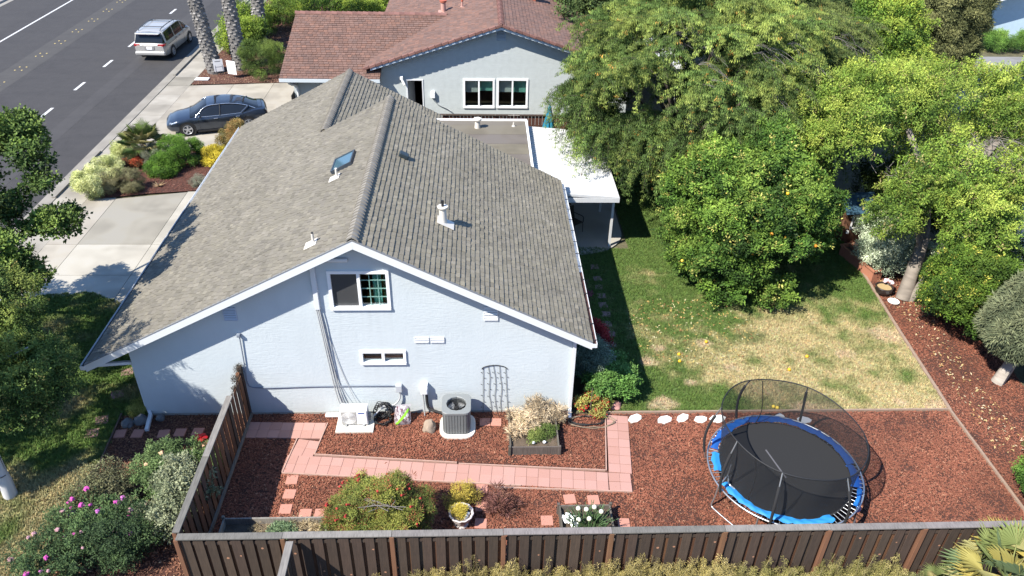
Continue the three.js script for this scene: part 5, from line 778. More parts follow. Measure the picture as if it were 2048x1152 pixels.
{ // silver minivan in the street, seen from behind
  const t = thing('parked_van', 'silver minivan with roof rails parked at the kerb, seen from behind', 'minivan', [-10.75, -0.01, -34.6], Math.PI / 2 - 0.03);
  const paint = new THREE.MeshPhysicalMaterial({ color: C(0.44, 0.43, 0.41), metalness: 0.35, roughness: 0.35, clearcoat: 0.8, clearcoatRoughness: 0.08, side: THREE.DoubleSide });
  const S = [{ x: -2.58, b: 0.42, m: 0.7, t: 1.0, w: 0.86, c: 0.02 }, { x: -2.45, b: 0.3, m: 0.74, t: 1.14, w: 0.94, c: 0.02 }, { x: -1.9, b: 0.24, m: 0.75, t: 1.14, w: 0.98, c: 0.02 }, { x: 0.9, b: 0.22, m: 0.72, t: 1.08, w: 0.98, c: 0.02 }, { x: 1.5, b: 0.22, m: 0.7, t: 1.06, w: 0.97, c: 0.06 }, { x: 2.1, b: 0.24, m: 0.64, t: 0.92, w: 0.93, c: 0.06 }, { x: 2.45, b: 0.28, m: 0.56, t: 0.76, w: 0.78, c: 0.05 }, { x: 2.58, b: 0.38, m: 0.5, t: 0.62, w: 0.6, c: 0.03 }];
  const K = [{ x: -2.5, b: 1.1, t: 1.16, w: 0.86, v: 0.84 }, { x: -2.25, b: 1.1, t: 1.66, w: 0.9, v: 0.76 }, { x: -1.9, b: 1.1, t: 1.72, w: 0.92, v: 0.77 }, { x: 0.2, b: 1.06, t: 1.74, w: 0.92, v: 0.78 }, { x: 0.7, b: 1.05, t: 1.66, w: 0.92, v: 0.8 }, { x: 1.85, b: 1.02, t: 1.08, w: 0.86, v: 0.78 }];
  car(t, S, K, paint);
  const at = (x) => stationsFrom(K, 200).reduce((a, b) => Math.abs(b.x - x) < Math.abs(a.x - x) ? b : a);
  const p = [], idx = [], n = 14, M = 6; for (let i = 0; i <= n; i++) { const s = at(lerp(-2.3, 0.68, i / n)); for (let j = 0; j <= M; j++) { const u = j / M * 2 - 1; p.push(s.x, s.t + 0.03 - 0.045 * u ** 4, s.v * 1.03 * u); } } for (let i = 0; i < n; i++) for (let j = 0; j < M; j++) { const a = i * (M + 1) + j; idx.push(a, a + 1, a + M + 1, a + 1, a + M + 2, a + M + 1); } const rp = new THREE.BufferGeometry(); rp.setAttribute('position', new THREE.Float32BufferAttribute(p, 3)); rp.setIndex(idx); rp.computeVertexNormals(); mesh('roof_panel', rp, paint, t);
  mesh('spoiler', rbx(0.34, 0.05, 1.46, 0.02).translate(-2.36, 1.66, 0), paint, t); mesh('spoiler_lamp', rbx(0.05, 0.05, 1.3, 0.015).translate(-2.5, 1.615, 0), std({ color: C(0.02, 0.02, 0.06) }), t);
  for (const s of [-1, 1]) {
    const side = (x, f) => { const q = at(x); return [x, lerp(q.b, q.t, f), s * (lerp(q.w, q.v, f) + 0.012)]; };
    for (const [x, dx, r] of [[0.75, -0.1, 0.035], [-0.7, -0.02, 0.03], [-2.2, 0.05, 0.07]]) mesh('pillar', tube([side(x, 0), side(x + dx, 0.97)], r, 8, 6), paint, t);
    mesh('roof_trim', tube([side(1.75, 0.1), side(0.7, 0.97), side(-0.6, 0.97), side(-2.2, 0.96)], 0.035, 24, 6), paint, t); mesh('roof_rail', tube([[0.3, 1.76, s * 0.68], [0.15, 1.82, s * 0.68], [-1.9, 1.82, s * 0.66], [-2.05, 1.74, s * 0.66]], 0.025, 24, 6), std({ color: C(0.05, 0.055, 0.06), roughness: 0.5 }), t);
    const tl = mesh('taillight', [rbx(0.16, 0.15, 0.36, 0.03).translate(-2.5, 0.98, s * 0.7), rbx(0.34, 0.13, 0.06, 0.02).translate(-2.35, 0.99, s * 0.91)], std({ color: C(0.3, 0.012, 0.016), roughness: 0.15 }), t); mesh('reflector', rbx(0.05, 0.05, 0.24, 0.015).translate(-2.565, 0.93, s * 0.66), std({ color: C(0.5, 0.42, 0.4), roughness: 0.2 }), tl);
    mesh('door', [tube([[-0.7, 0.3, s * 0.985], [-0.7, 1.06, s * 0.965]], 0.006, 4, 4), tube([[0.7, 0.3, s * 0.985], [0.7, 1.06, s * 0.965]], 0.006, 4, 4), tube([[-1.9, 0.92, s * 0.99], [-0.7, 0.92, s * 0.99]], 0.008, 4, 4)], MAT.black, t); for (const x of [-0.55, 0.0]) mesh('handle', rbx(0.18, 0.035, 0.03, 0.01).translate(x, 0.95, s * 0.985), MAT.black, t);
    const mr = new THREE.SphereGeometry(1, 12, 8); mr.scale(0.1, 0.09, 0.13); mr.translate(1.15, 1.12, s * 1.06); mesh('mirror', mr, paint, t);
    for (const x of [1.6, -1.45]) { const arch = new THREE.RingGeometry(0.3, 0.41, 28); arch.rotateY(s > 0 ? 0 : Math.PI); arch.translate(x, 0.34, s * 0.988); mesh('wheel_arch', arch, MAT.black, t); wheel(t, x, s * 0.9, 0.34, s, 7); }
  }
  mesh('rack_bar', [bar([-0.1, 1.82, -0.68], [-0.1, 1.82, 0.68], 0.02), bar([-1.4, 1.82, -0.67], [-1.4, 1.82, 0.67], 0.02)], MAT.black, t);
  mesh('licence_plate', rbx(0.02, 0.17, 0.34, 0.006).translate(-2.605, 0.82, 0), MAT.metalWhite, t); mesh('plate_recess', rbx(0.02, 0.22, 0.6, 0.01).translate(-2.595, 0.84, 0), std({ color: C(0.35, 0.34, 0.33), metalness: 0.4, roughness: 0.4 }), t); mesh('bumper', rbx(0.22, 0.24, 1.84, 0.08, 3).translate(-2.56, 0.5, 0), paint, t); mesh('wiper', bar([-2.42, 1.22, 0.1], [-2.36, 1.26, -0.4], 0.012), MAT.black, t);
}

// ------------------------------------------------------------------ plants
const leafMat = new THREE.MeshPhysicalMaterial({ color: C(1, 1, 1), roughness: 0.72, specularIntensity: 0.5, transmission: 0.16, thickness: 0, side: THREE.DoubleSide });
const leafMatDull = std({ color: C(1, 1, 1), roughness: 0.85 });
function leafClump(n, L, W, spread, seed, o = {}) { // n bent leaves round a short twig, unit size
  const r = rng(seed), pos = [];
  for (let i = 0; i < n; i++) {
    const dir = V(r() - 0.5, (r() - 0.5) * (o.flat ?? 1) + (o.lift ?? 0.15), r() - 0.5).normalize(), b = dir.clone().multiplyScalar(spread * (0.2 + 0.8 * r()));
    let ax = o.droop ? dir.clone().multiplyScalar(0.5).add(V(0, -1, 0)).normalize() : dir.clone().add(V(r() - 0.5, r() - 0.5, r() - 0.5).multiplyScalar(0.9)).normalize();
    const side = ax.clone().cross(V((r() - 0.5) * 0.9, 1, (r() - 0.5) * 0.9)).normalize(), nn = ax.clone().cross(side), l = L * (0.7 + 0.6 * r()), w = W * (0.7 + 0.6 * r());
    const tip = b.clone().addScaledVector(ax, l).addScaledVector(nn, 0.18 * l), m1 = b.clone().addScaledVector(ax, l * 0.45).addScaledVector(side, w / 2), m2 = b.clone().addScaledVector(ax, l * 0.45).addScaledVector(side, -w / 2);
    for (const k of [b, m1, tip, b, tip, m2]) pos.push(k.x, k.y, k.z);
  }
  const g = new THREE.BufferGeometry(); g.setAttribute('position', new THREE.Float32BufferAttribute(pos, 3)); g.computeVertexNormals(); return g;
}
const CL = {
  broad: leafClump(10, 0.1, 0.05, 0.12, 1), small: leafClump(14, 0.055, 0.028, 0.1, 2), glossy: leafClump(10, 0.12, 0.055, 0.13, 3), droop: leafClump(12, 0.1, 0.032, 0.12, 4, { droop: 1 }),
  maple: leafClump(9, 0.13, 0.1, 0.16, 5, { flat: 0.5 }), needle: leafClump(14, 0.16, 0.03, 0.08, 6, { lift: 0.35 }), fine: leafClump(18, 0.075, 0.012, 0.09, 7), dry: leafClump(10, 0.16, 0.01, 0.12, 8), petal: leafClump(12, 0.05, 0.045, 0.035, 9),
};
function dirIn(r) { const z = 2 * r() - 1, a = r() * 6.2832, s = Math.sqrt(1 - z * z); return V(s * Math.cos(a), z, s * Math.sin(a)); }
// smaller lumps over the surface of an ellipsoid: the billows of a crown
function lumps(c, R, n, rad, r, o = {}) { const out = []; for (let i = 0; i < n; i++) { let d = dirIn(r); if (d.y < (o.low ?? -0.7)) { i--; continue; } const k = (o.in ?? 0.72) + (1 - (o.in ?? 0.72)) * r(); out.push([c[0] + d.x * R[0] * k, c[1] + d.y * R[1] * k, c[2] + d.z * R[2] * k, rad * (0.65 + 0.7 * r()), 0.75]); } return out; }
const LEAF = 2.0;
function crown(name, parent, blobs, n, clump, mat, size, pal, seed, o = {}) {
  const r = rng(seed), list = [], wts = blobs.map((b) => b[3] ** 2), tot = wts.reduce((a, b) => a + b, 0);
  const shoots = blobs.map(() => Array.from({ length: 9 }, () => { const d = dirIn(r); d.y = d.y * 0.7 + 0.25; return d.normalize(); }));
  blobs.forEach((b, bi) => {
    const m = Math.round(n * wts[bi] / tot), tone = 0.82 + 0.36 * r(), yel = r();
    for (let i = 0; i < m; i++) {
      const d = dirIn(r); if (d.y < -0.35 && r() < (o.bare ?? 0.55)) continue;
      let k; if (!o.trim && r() < 0.3) { const q = shoots[bi][Math.floor(r() * shoots[bi].length)], s = r(); d.lerp(q, 0.9 + 0.1 * s).normalize(); k = b[3] * (0.8 + 0.62 * s); }
      else k = b[3] * (1 + 0.26 * N3(d.x * 2.3 + bi, d.y * 2.3, d.z * 2.3)) * (0.58 + 0.44 * Math.sqrt(r()));
      const x = b[0] + d.x * k, y = b[1] + d.y * k * (b[4] ?? 1), z = b[2] + d.z * k; if (y < (o.floor ?? 0.03)) continue;
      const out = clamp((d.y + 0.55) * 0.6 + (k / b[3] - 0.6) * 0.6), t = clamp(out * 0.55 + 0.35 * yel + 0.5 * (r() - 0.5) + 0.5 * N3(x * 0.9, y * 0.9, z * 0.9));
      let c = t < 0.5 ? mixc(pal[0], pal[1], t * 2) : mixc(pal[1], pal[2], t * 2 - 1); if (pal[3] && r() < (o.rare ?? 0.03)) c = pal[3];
      const v = tone * (0.75 + 0.5 * r()), s = size * (0.5 + 0.55 * r() + 0.45 * r() * r());
      list.push([o.droop ? M4(x, y, z, (r() - 0.5) * 0.5, r() * 6.28, (r() - 0.5) * 0.5, s, s * 1.3, s) : (r() < 0.35 ? M4(x, y, z, r() * 6.28, r() * 6.28, r() * 6.28, s) : M4(x, y, z, (r() - 0.5) * 1.1 + d.z * 0.35, r() * 6.28, (r() - 0.5) * 1.1 - d.x * 0.35, s)), c.map((q) => q * v * LEAF)]);
    }
  });
  return instanced(name, CL[clump], mat, list, parent);
}
const bark = std({ color: C(0.2, 0.165, 0.13), map: T.wood, roughness: 0.95, bumpMap: T.grit, bumpScale: 0.01 }), barkDark = std({ color: C(0.07, 0.055, 0.045), map: T.wood, roughness: 0.95 }), barkPale = std({ color: C(0.23, 0.2, 0.17), map: T.wood, roughness: 0.95 }), twigGrey = std({ color: C(0.17, 0.152, 0.14), roughness: 0.9 });
function limb(pts, r0, r1, rad = 8) { // tapered tube
  const c = new THREE.CatmullRomCurve3(pts.map((p) => V(...p))), n = Math.max(6, pts.length * 5), g = new THREE.TubeGeometry(c, n, 1, rad, false), p = g.attributes.position;
  for (let i = 0; i <= n; i++) { const o = c.getPointAt(i / n), k = lerp(r0, r1, Math.pow(i / n, 0.8)); for (let j = 0; j <= rad; j++) { const q = i * (rad + 1) + j, w = k * (1 + 0.12 * N3(o.y * 3, j * 1.7, o.x)); p.setXYZ(q, o.x + (p.getX(q) - o.x) * w, o.y + (p.getY(q) - o.y) * w, o.z + (p.getZ(q) - o.z) * w); } }
  g.computeVertexNormals(); return g;
}
const G3 = { olive: [[0.022, 0.036, 0.008], [0.06, 0.09, 0.018], [0.13, 0.15, 0.03]] };

// the drooping tree behind the patio: many hanging sprays
function droopingTree(label, base, c, R, nSpray, pal, seed, leaves = 26, grey = 26) {
  const t = thing('tree', label, 'tree'), r = rng(seed), fork = [base[0] + (c[0] - base[0]) * 0.4, 2.2, base[2] + (c[2] - base[2]) * 0.4], list = [], tw = [], gt = [];
  const tr = [limb([base, [base[0], 1.2, base[2]], fork], 0.26, 0.2)];
  for (let i = 0; i < 9; i++) { const a = i * 0.7 + r(), q = 0.55 + 0.3 * r(); tr.push(limb([fork, [lerp(fork[0], c[0] + Math.cos(a) * R[0] * q, 0.5), lerp(fork[1], c[1], 0.7), lerp(fork[2], c[2] + Math.sin(a) * R[2] * q, 0.5)], [c[0] + Math.cos(a) * R[0] * q, c[1] + R[1] * (0.2 + 0.4 * r()), c[2] + Math.sin(a) * R[2] * q]], 0.13, 0.03, 6)); }
  mesh('trunk', tr, barkDark, t);
  const nodes = []; for (let i = 0; i < nSpray / 14; i++) { const d = dirIn(r); if (d.y < -0.5) { i--; continue; } const k = 0.62 + 0.38 * Math.sqrt(r()), lump = 1 + 0.2 * N3(d.x * 2.4 + seed, d.y * 2.4, d.z * 2.4); nodes.push([V(c[0] + d.x * R[0] * k * lump, c[1] + d.y * R[1] * k * lump, c[2] + d.z * R[2] * k * lump), d, 0.7 + 0.6 * r(), r()]); }
  for (let i = 0; i < nSpray; i++) {
    const [P0, d, bt, by] = nodes[i % nodes.length], P = P0.clone().add(V((r() - 0.5) * 0.7, (r() - 0.5) * 0.4, (r() - 0.5) * 0.7));
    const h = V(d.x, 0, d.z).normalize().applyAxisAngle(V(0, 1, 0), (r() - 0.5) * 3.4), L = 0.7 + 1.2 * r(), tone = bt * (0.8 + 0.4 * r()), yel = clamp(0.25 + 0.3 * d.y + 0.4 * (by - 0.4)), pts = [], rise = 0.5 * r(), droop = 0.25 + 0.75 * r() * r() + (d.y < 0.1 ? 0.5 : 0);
    for (let j = 0; j <= leaves; j++) { const s = j / leaves, q = P.clone().addScaledVector(h, L * s * (1 - 0.2 * s)); q.y += rise * s - L * droop * s * s; if (j % 6 === 0) pts.push(q.clone());
      if (q.y < 0.3) continue; const w = 0.13 * (1 - 0.5 * s); q.x += (r() - 0.5) * w * 2; q.y += (r() - 0.6) * w; q.z += (r() - 0.5) * w * 2;
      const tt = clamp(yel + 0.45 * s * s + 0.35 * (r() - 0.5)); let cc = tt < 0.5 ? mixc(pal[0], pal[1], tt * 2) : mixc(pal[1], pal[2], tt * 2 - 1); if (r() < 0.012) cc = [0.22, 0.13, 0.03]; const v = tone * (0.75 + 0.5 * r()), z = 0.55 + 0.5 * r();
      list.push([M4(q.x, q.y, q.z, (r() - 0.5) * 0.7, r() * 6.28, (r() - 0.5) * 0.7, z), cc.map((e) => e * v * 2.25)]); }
    if (i % 2 === 0) tw.push(tube(pts, 0.008, 5, 3));
  }
  for (let i = 0; i < grey; i++) { // bare grey twigs lying on the outside
    const a = Math.PI * (0.2 + 0.6 * r()), e = 0.15 + 0.6 * r(), ce = Math.sqrt(1 - e * e), P = V(c[0] + Math.cos(a) * R[0] * ce, c[1] + R[1] * e, c[2] + Math.sin(a) * R[2] * ce).lerp(V(...c), 0.02);
    for (let j = 0; j < 6; j++) { const q = P.clone(), h = V(0.6 + 0.4 * r(), -0.1, 0.5 - r()).multiplyScalar(0.5 + 0.6 * r()), pts = [q.clone()]; for (let s = 1; s < 5; s++) pts.push(q.clone().addScaledVector(h, s / 3).add(V((r() - 0.5) * 0.3, 0.12 - s * s * 0.03, (r() - 0.5) * 0.3))); gt.push(tube(pts, 0.006, 8, 4)); }
  }
  instanced('crown', CL.droop, leafMat, list, t); if (tw.length) mesh('twigs', tw, barkDark, t); if (gt.length) mesh('bare_twigs', gt, twigGrey, t); return t;
}
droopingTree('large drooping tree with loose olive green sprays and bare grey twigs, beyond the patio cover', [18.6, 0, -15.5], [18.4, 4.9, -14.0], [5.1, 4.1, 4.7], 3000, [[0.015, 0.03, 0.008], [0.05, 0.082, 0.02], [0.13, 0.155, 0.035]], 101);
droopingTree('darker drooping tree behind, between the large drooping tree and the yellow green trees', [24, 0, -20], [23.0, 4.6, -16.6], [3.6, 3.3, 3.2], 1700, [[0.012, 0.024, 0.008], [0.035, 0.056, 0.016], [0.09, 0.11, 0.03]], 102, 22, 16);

{ // yellow green spreading tree on several leaning trunks
  const t = thing('tree', 'wide yellow green tree on several leaning pale trunks, along the right fence', 'tree'), r = rng(103);
  const L = (pts, a, b) => mesh('trunk', limb(pts, a, b, 10), barkPale, t);
  L([[24.85, 0, -5.75], [25.0, 0.9, -6.0], [25.35, 2.0, -6.6], [25.6, 3.6, -8.0], [25.2, 5.0, -9.4]], 0.27, 0.1); L([[25.05, 0, -5.65], [25.4, 1.0, -5.7], [25.75, 2.1, -5.9], [26.1, 3.8, -7.0], [27.2, 5.2, -8.6]], 0.17, 0.07); L([[25.3, 0, -5.7], [26.2, 1.1, -6.0], [27.2, 2.2, -6.6], [28.0, 3.6, -8.0]], 0.14, 0.06); L([[25.2, 1.8, -6.4], [24.6, 3.0, -6.3], [24.4, 3.6, -6.0]], 0.09, 0.03);
  mesh('cut_limb', limb([[26.1, 3.8, -7.0], [26.9, 5.0, -7.2], [27.1, 5.5, -7.15]], 0.16, 0.13, 8), barkPale, t);
  const pal = [[0.01, 0.026, 0.005], [0.07, 0.118, 0.015], [0.175, 0.205, 0.034], [0.16, 0.14, 0.055]];
  const B = [...lumps([26.2, 4.5, -9.6], [5.2, 2.3, 3.7], 62, 0.95, r, { low: -0.2, in: 0.86 }), ...lumps([29.8, 3.9, -9.6], [3.6, 2.0, 3.0], 30, 0.95, r, { low: -0.2, in: 0.86 }), ...lumps([22.9, 4.9, -9.9], [2.0, 1.2, 1.6], 14, 0.75, r, { low: -0.1 })].filter((b) => b[6] || Math.hypot(b[0] - 27.3, b[2] + 7.2) > 0.9 && !(b[0] < 25.6 && b[2] > -9.2 && b[1] < 4.4)).concat([[23.6, 4.3, -10.6, 0.8, 0.75], [24.5, 4.2, -11.2, 0.85, 0.75], [25.5, 4.1, -10.6, 0.8, 0.75], [25.9, 3.9, -8.6, 0.75, 0.7], [26.8, 3.8, -8.0, 0.75, 0.7], [28.2, 3.5, -7.6, 0.8, 0.7], [29.4, 3.3, -7.4, 0.85, 0.7], [27.6, 3.2, -6.9, 0.6, 0.7]]);
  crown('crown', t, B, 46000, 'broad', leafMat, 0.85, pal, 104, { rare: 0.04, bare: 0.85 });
  crown('crown', t, [...lumps([25.2, 3.3, -5.9], [1.8, 1.1, 1.5], 20, 0.75, r, { low: -0.4 })], 9000, 'broad', leafMat, 0.85, pal, 105, { rare: 0.04, bare: 0.8 });
  const gt = []; for (let i = 0; i < 60; i++) { const a = V(27.2 + (r() - 0.5) * 1.6, 4.7 + r() * 0.9, -6.9 + (r() - 0.5) * 1.2); gt.push(tube([a, a.clone().add(V((r() - 0.5) * 0.9, 0.25 * r(), (r() - 0.5) * 0.9)), a.clone().add(V((r() - 0.5) * 1.6, 0.1 * r(), (r() - 0.5) * 1.6))], 0.01, 6, 4)); } for (let i = 0; i < 24; i++) { const a = V(24.2 + (r() - 0.5) * 1.2, 3.9 + r() * 0.4, -7.4 + (r() - 0.5)); gt.push(tube([a, a.clone().add(V((r() - 0.5) * 0.8, 0.2, (r() - 0.5) * 0.8))], 0.011, 5, 4)); } mesh('bare_twigs', gt, twigGrey, t);
}
{ const t = thing('tree', 'bright yellow green tree between the dark tree and the tall cypress at the top', 'tree'), r = rng(106); mesh('trunk', limb([[28.4, 0, -20.5], [28.4, 2, -20.5], [28.5, 4, -20.6]], 0.2, 0.08), bark, t);
  crown('crown', t, [...lumps([28.6, 4.7, -19.8], [2.1, 2.4, 2.0], 34, 0.85, r, { low: -0.5, in: 0.75 }), ...lumps([26.8, 4.0, -17.2], [1.6, 1.6, 1.5], 16, 0.7, r, { low: -0.5 })], 15000, 'broad', leafMat, 1.1, [[0.012, 0.03, 0.005], [0.06, 0.108, 0.013], [0.155, 0.185, 0.025]], 107); }
function cypress(label, x, z, h, rad, y0, n, pal, seed, lean = [0, 0], cone = false) {
  const t = thing('tree', label, 'tree'), r = rng(seed), list = []; mesh('trunk', limb([[x, -0.02, z], [x + lean[0] * 0.3, y0 + 0.3, z + lean[1] * 0.3], [x + lean[0] * 0.6, y0 + 1.6, z + lean[1] * 0.6]], 0.2, 0.1), std({ color: C(0.36, 0.32, 0.28), map: T.wood, roughness: 0.95 }), t);
  for (let i = 0; i < n; i++) { const s = Math.pow(r(), 1.25), y = y0 + s * (h - y0) + (cone ? 0.1 : 0), a = r() * 6.2832, prof = cone ? rad * Math.pow(1 - s, 0.75) * sm(-0.12, 0.2, s) * 1.12 : rad * Math.pow(Math.sin(Math.PI * clamp(0.16 + 0.84 * s)), 0.6), plume = 1 + 0.24 * N3(Math.cos(a) * 3.2 + seed, y * 1.1 - 2, Math.sin(a) * 3.2) + 0.12 * N3(Math.cos(a) * 8, y * 3, Math.sin(a) * 8), k = prof * plume * (0.72 + 0.3 * Math.sqrt(r()));
    const tt = clamp(0.5 + 1.1 * (plume - 1) * 2 + 0.5 * (r() - 0.5)), c = tt < 0.5 ? mixc(pal[0], pal[1], tt * 2) : mixc(pal[1], pal[2], tt * 2 - 1), v = 0.75 + 0.5 * r(), q = 0.8 + 0.6 * r();
    list.push([M4(x + lean[0] * s + Math.cos(a) * k, y, z + lean[1] * s + Math.sin(a) * k, (r() - 0.5) * 0.9, -a + 0.5 * r(), -0.5 + 0.5 * (r() - 0.5), q), c.map((e) => e * v * 1.6)]); }
  instanced('crown', CL.needle, leafMatDull, list, t); return t;
}
cypress('tall olive green cypress at the top right, beside the light blue house', 33.5, -23.2, 15, 1.9, 0.6, 26000, [[0.022, 0.03, 0.011], [0.085, 0.095, 0.036], [0.18, 0.18, 0.072]], 108);
cypress('grey green juniper with a bare pale trunk at the right edge, beside the holly bush', 25.75, -1.15, 5.6, 1.2, 1.15, 12000, [[0.022, 0.032, 0.018], [0.07, 0.085, 0.045], [0.13, 0.14, 0.075]], 109, [1.3, -0.5], true);

{ // the orange tree
  const t = thing('orange_tree', 'round dense orange tree dotted with fruit, standing on the back lawn', 'fruit tree'), r = rng(110), c = [19.0, 2.6, -7.45];
  mesh('trunk', [limb([[19.3, 0, -7.6], [19.3, 1.0, -7.6], [19.4, 2.2, -7.7]], 0.17, 0.1), limb([[19.3, 0.9, -7.6], [18.4, 1.8, -7.2], [17.9, 2.4, -7.0]], 0.09, 0.04), limb([[19.3, 0.9, -7.6], [20.4, 1.9, -7.3], [20.9, 2.6, -7.1]], 0.09, 0.04)], barkDark, t);
  const B = [...lumps(c, [2.75, 2.25, 2.6], 100, 0.6, r, { low: -0.72, in: 0.86 }), [c[0], c[1], c[2], 2.2, 0.8], [c[0] + 0.8, c[1] + 2.3, c[2] - 0.6, 0.8, 1], [c[0] - 0.9, c[1] - 1.9, c[2] + 2.0, 0.7, 0.8], [c[0] + 0.7, c[1] - 2.0, c[2] + 2.2, 0.7, 0.8]];
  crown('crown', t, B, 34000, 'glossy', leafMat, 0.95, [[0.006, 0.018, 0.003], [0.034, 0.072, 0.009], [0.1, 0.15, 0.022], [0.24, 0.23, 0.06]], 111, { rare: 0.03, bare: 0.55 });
  const og = new THREE.SphereGeometry(0.055, 10, 8), om = [[0.6, 0.26, 0.01], [0.65, 0.36, 0.015], [0.5, 0.19, 0.01], [0.62, 0.45, 0.05]].map((k) => std({ color: C(...k), roughness: 0.5 }));
  for (let i = 0; i < 46; i++) { const b = B[Math.floor(r() * 100)], d = dirIn(r); d.z = Math.abs(d.z); const q = mesh('orange', og, om[i % 4], t); q.position.set(b[0] + d.x * b[3] * 1.12, b[1] + d.y * b[3] * 0.86, b[2] + d.z * b[3] * 1.12); }
  const spots = [[15.95, -2.55, 'fallen orange lying in green grass, upper of the two near the house shadow'], [15.9, -2.2, 'fallen orange lying in green grass, lower of the two near the house shadow'], [19.3, -1.75, 'fallen orange beside the small green patch in the straw coloured lawn'], [20.1, -2.4, 'fallen orange on straw coloured grass at the edge of the tree shadow'], [18.25, -0.05, 'pale fallen orange just behind the trampoline net'], [18.35, 0.0, 'paler split orange just behind the trampoline net'], [17.0, -3.2, 'fallen orange among leaves below the left side of the orange tree']];
  for (const [x, z, l] of spots) tag(mesh('fallen_orange', og, om[x > 18 && z > -0.5 ? 3 : 1], scene), l, 'orange').position.set(x, 0.07, z);
  const list = []; for (let i = 0; i < 420; i++) { const a = r() * 6.28, d = Math.sqrt(r()), x = 16.6 + Math.cos(a) * d * 2.3, z = -3.9 + Math.sin(a) * d * 1.9; if (x < 14.6) continue; list.push([M4(x, 0.06, z, (r() - 0.5), r() * 6.28, (r() - 0.5), 0.8 + 0.6 * r()), [[0.4, 0.3, 0.1], [0.35, 0.24, 0.07], [0.4, 0.36, 0.2], [0.25, 0.13, 0.05]][i % 4]]); }
  for (let i = 0; i < 500; i++) { const z = lerp(-11, 2, r()), x = lerp(24.2, 25.2, r()) - z * 0.04 - 0.1; list.push([M4(x, 0.05, z, (r() - 0.5), r() * 6.28, (r() - 0.5), 0.7 + 0.6 * r()), [[0.4, 0.3, 0.14], [0.35, 0.2, 0.08], [0.42, 0.34, 0.22]][i % 3]]); }
  const fl = instanced('fallen_leaves', (() => { const g = new THREE.BufferGeometry(); g.setAttribute('position', new THREE.Float32BufferAttribute([-0.045, 0, 0, 0, 0.008, -0.022, 0.045, 0, 0, -0.045, 0, 0, 0.045, 0, 0, 0, 0.008, 0.022], 3)); g.computeVertexNormals(); return g; })(), leafMatDull, list, scene); fl.userData.label = 'yellow and brown fallen leaves scattered over the lawn and the right bark strip'; fl.userData.category = 'fallen leaves';
}
function shrub(label, blobs, n, clump, size, pal, seed, o = {}) { const t = thing(o.name || 'shrub', label, o.cat || 'shrub'), r = rng(seed), b = blobs[0]; const st = []; for (let i = 0; i < (o.stems ?? 5); i++) { const q = blobs[i % blobs.length]; st.push(bar([b[0] + (r() - 0.5) * 0.15, 0, b[2] + (r() - 0.5) * 0.15], [q[0] + (r() - 0.5) * q[3] * 0.8, q[1] + (r() - 0.3) * q[3] * 0.5, q[2] + (r() - 0.5) * q[3] * 0.8], 0.02, 5, 0.008)); } mesh('stem', st, o.bark || barkDark, t); crown('foliage', t, blobs, n, clump, o.mat || leafMat, size, pal, seed + 500, { bare: 0.3, ...o }); return t; }
const HOL = [[0.007, 0.02, 0.003], [0.03, 0.06, 0.006], [0.07, 0.11, 0.012], [0.22, 0.21, 0.035]];
{ const r = rng(112); shrub('dense glossy holly bush with yellow flecks on the right bark strip', [...lumps([26.0, 1.75, -3.7], [1.55, 1.45, 1.35], 52, 0.5, r, { low: -0.85, in: 0.85 }), [26.0, 1.7, -3.7, 1.2, 0.9]], 13000, 'glossy', 0.7, HOL, 113, { rare: 0.04, trim: 1 }); }
{ const r = rng(114); shrub('dense green bush at the right edge, lower right corner behind the long fence', [...lumps([24.9, 0.75, 3.6], [1.0, 0.85, 1.15], 36, 0.4, r, { low: -0.85 }), [24.9, 0.7, 3.6, 0.7, 0.9]], 8000, 'glossy', 0.6, [[0.008, 0.025, 0.004], [0.03, 0.07, 0.01], [0.07, 0.13, 0.02]], 115); }
{ const r = rng(116), pal = [[0.09, 0.12, 0.08], [0.22, 0.26, 0.18], [0.36, 0.39, 0.29]]; shrub('pale grey green variegated bush above the terracotta planter', [...lumps([25.0, 1.1, -8.6], [0.75, 0.7, 0.8], 14, 0.42, r, { low: -0.7 }), ...lumps([24.7, 1.0, -7.5], [0.7, 0.6, 0.6], 12, 0.4, r), ...lumps([25.4, 1.1, -7.3], [0.7, 0.6, 0.6], 10, 0.4, r)], 7000, 'small', 1.0, pal, 117); }
{ const r = rng(118), t = shrub('straggly bottlebrush bush with red flower spikes behind the long fence', [...lumps([7.05, 0.85, 4.35], [1.1, 0.75, 0.8], 36, 0.3, r, { low: -0.8, in: 0.6 }), [7.05, 0.7, 4.4, 0.7, 0.85]], 7500, 'fine', 1.0, [[0.018, 0.03, 0.008], [0.078, 0.1, 0.022], [0.18, 0.18, 0.04], [0.17, 0.06, 0.03]], 119, { rare: 0.14, stems: 14, bark: twigGrey });
  for (let i = 0; i < 34; i++) { const d = dirIn(r); if (d.y < 0) { i--; continue; } const g = new THREE.CylinderGeometry(0.028, 0.022, 0.09, 8); const q = mesh('flower', g, std({ color: C(0.3, 0.025, 0.02), roughness: 0.9 }), t); q.position.set(7.05 + d.x * 1.25, 0.85 + d.y * 0.95, 4.4 + d.z * 1.0); q.rotation.set(r(), r(), r()); }
  const gt = []; for (let i = 0; i < 14; i++) { const a = V(7.15, 1.0, 4.5); gt.push(tube([a, a.clone().add(V((r() - 0.5) * 0.8, 0.45, (r() - 0.4) * 0.5)), a.clone().add(V((r() - 0.4) * 1.2, 0.55 + 0.2 * r(), (r() - 0.3) * 0.7))], 0.008, 6, 4)); } mesh('bare_twigs', gt, twigGrey, t); }
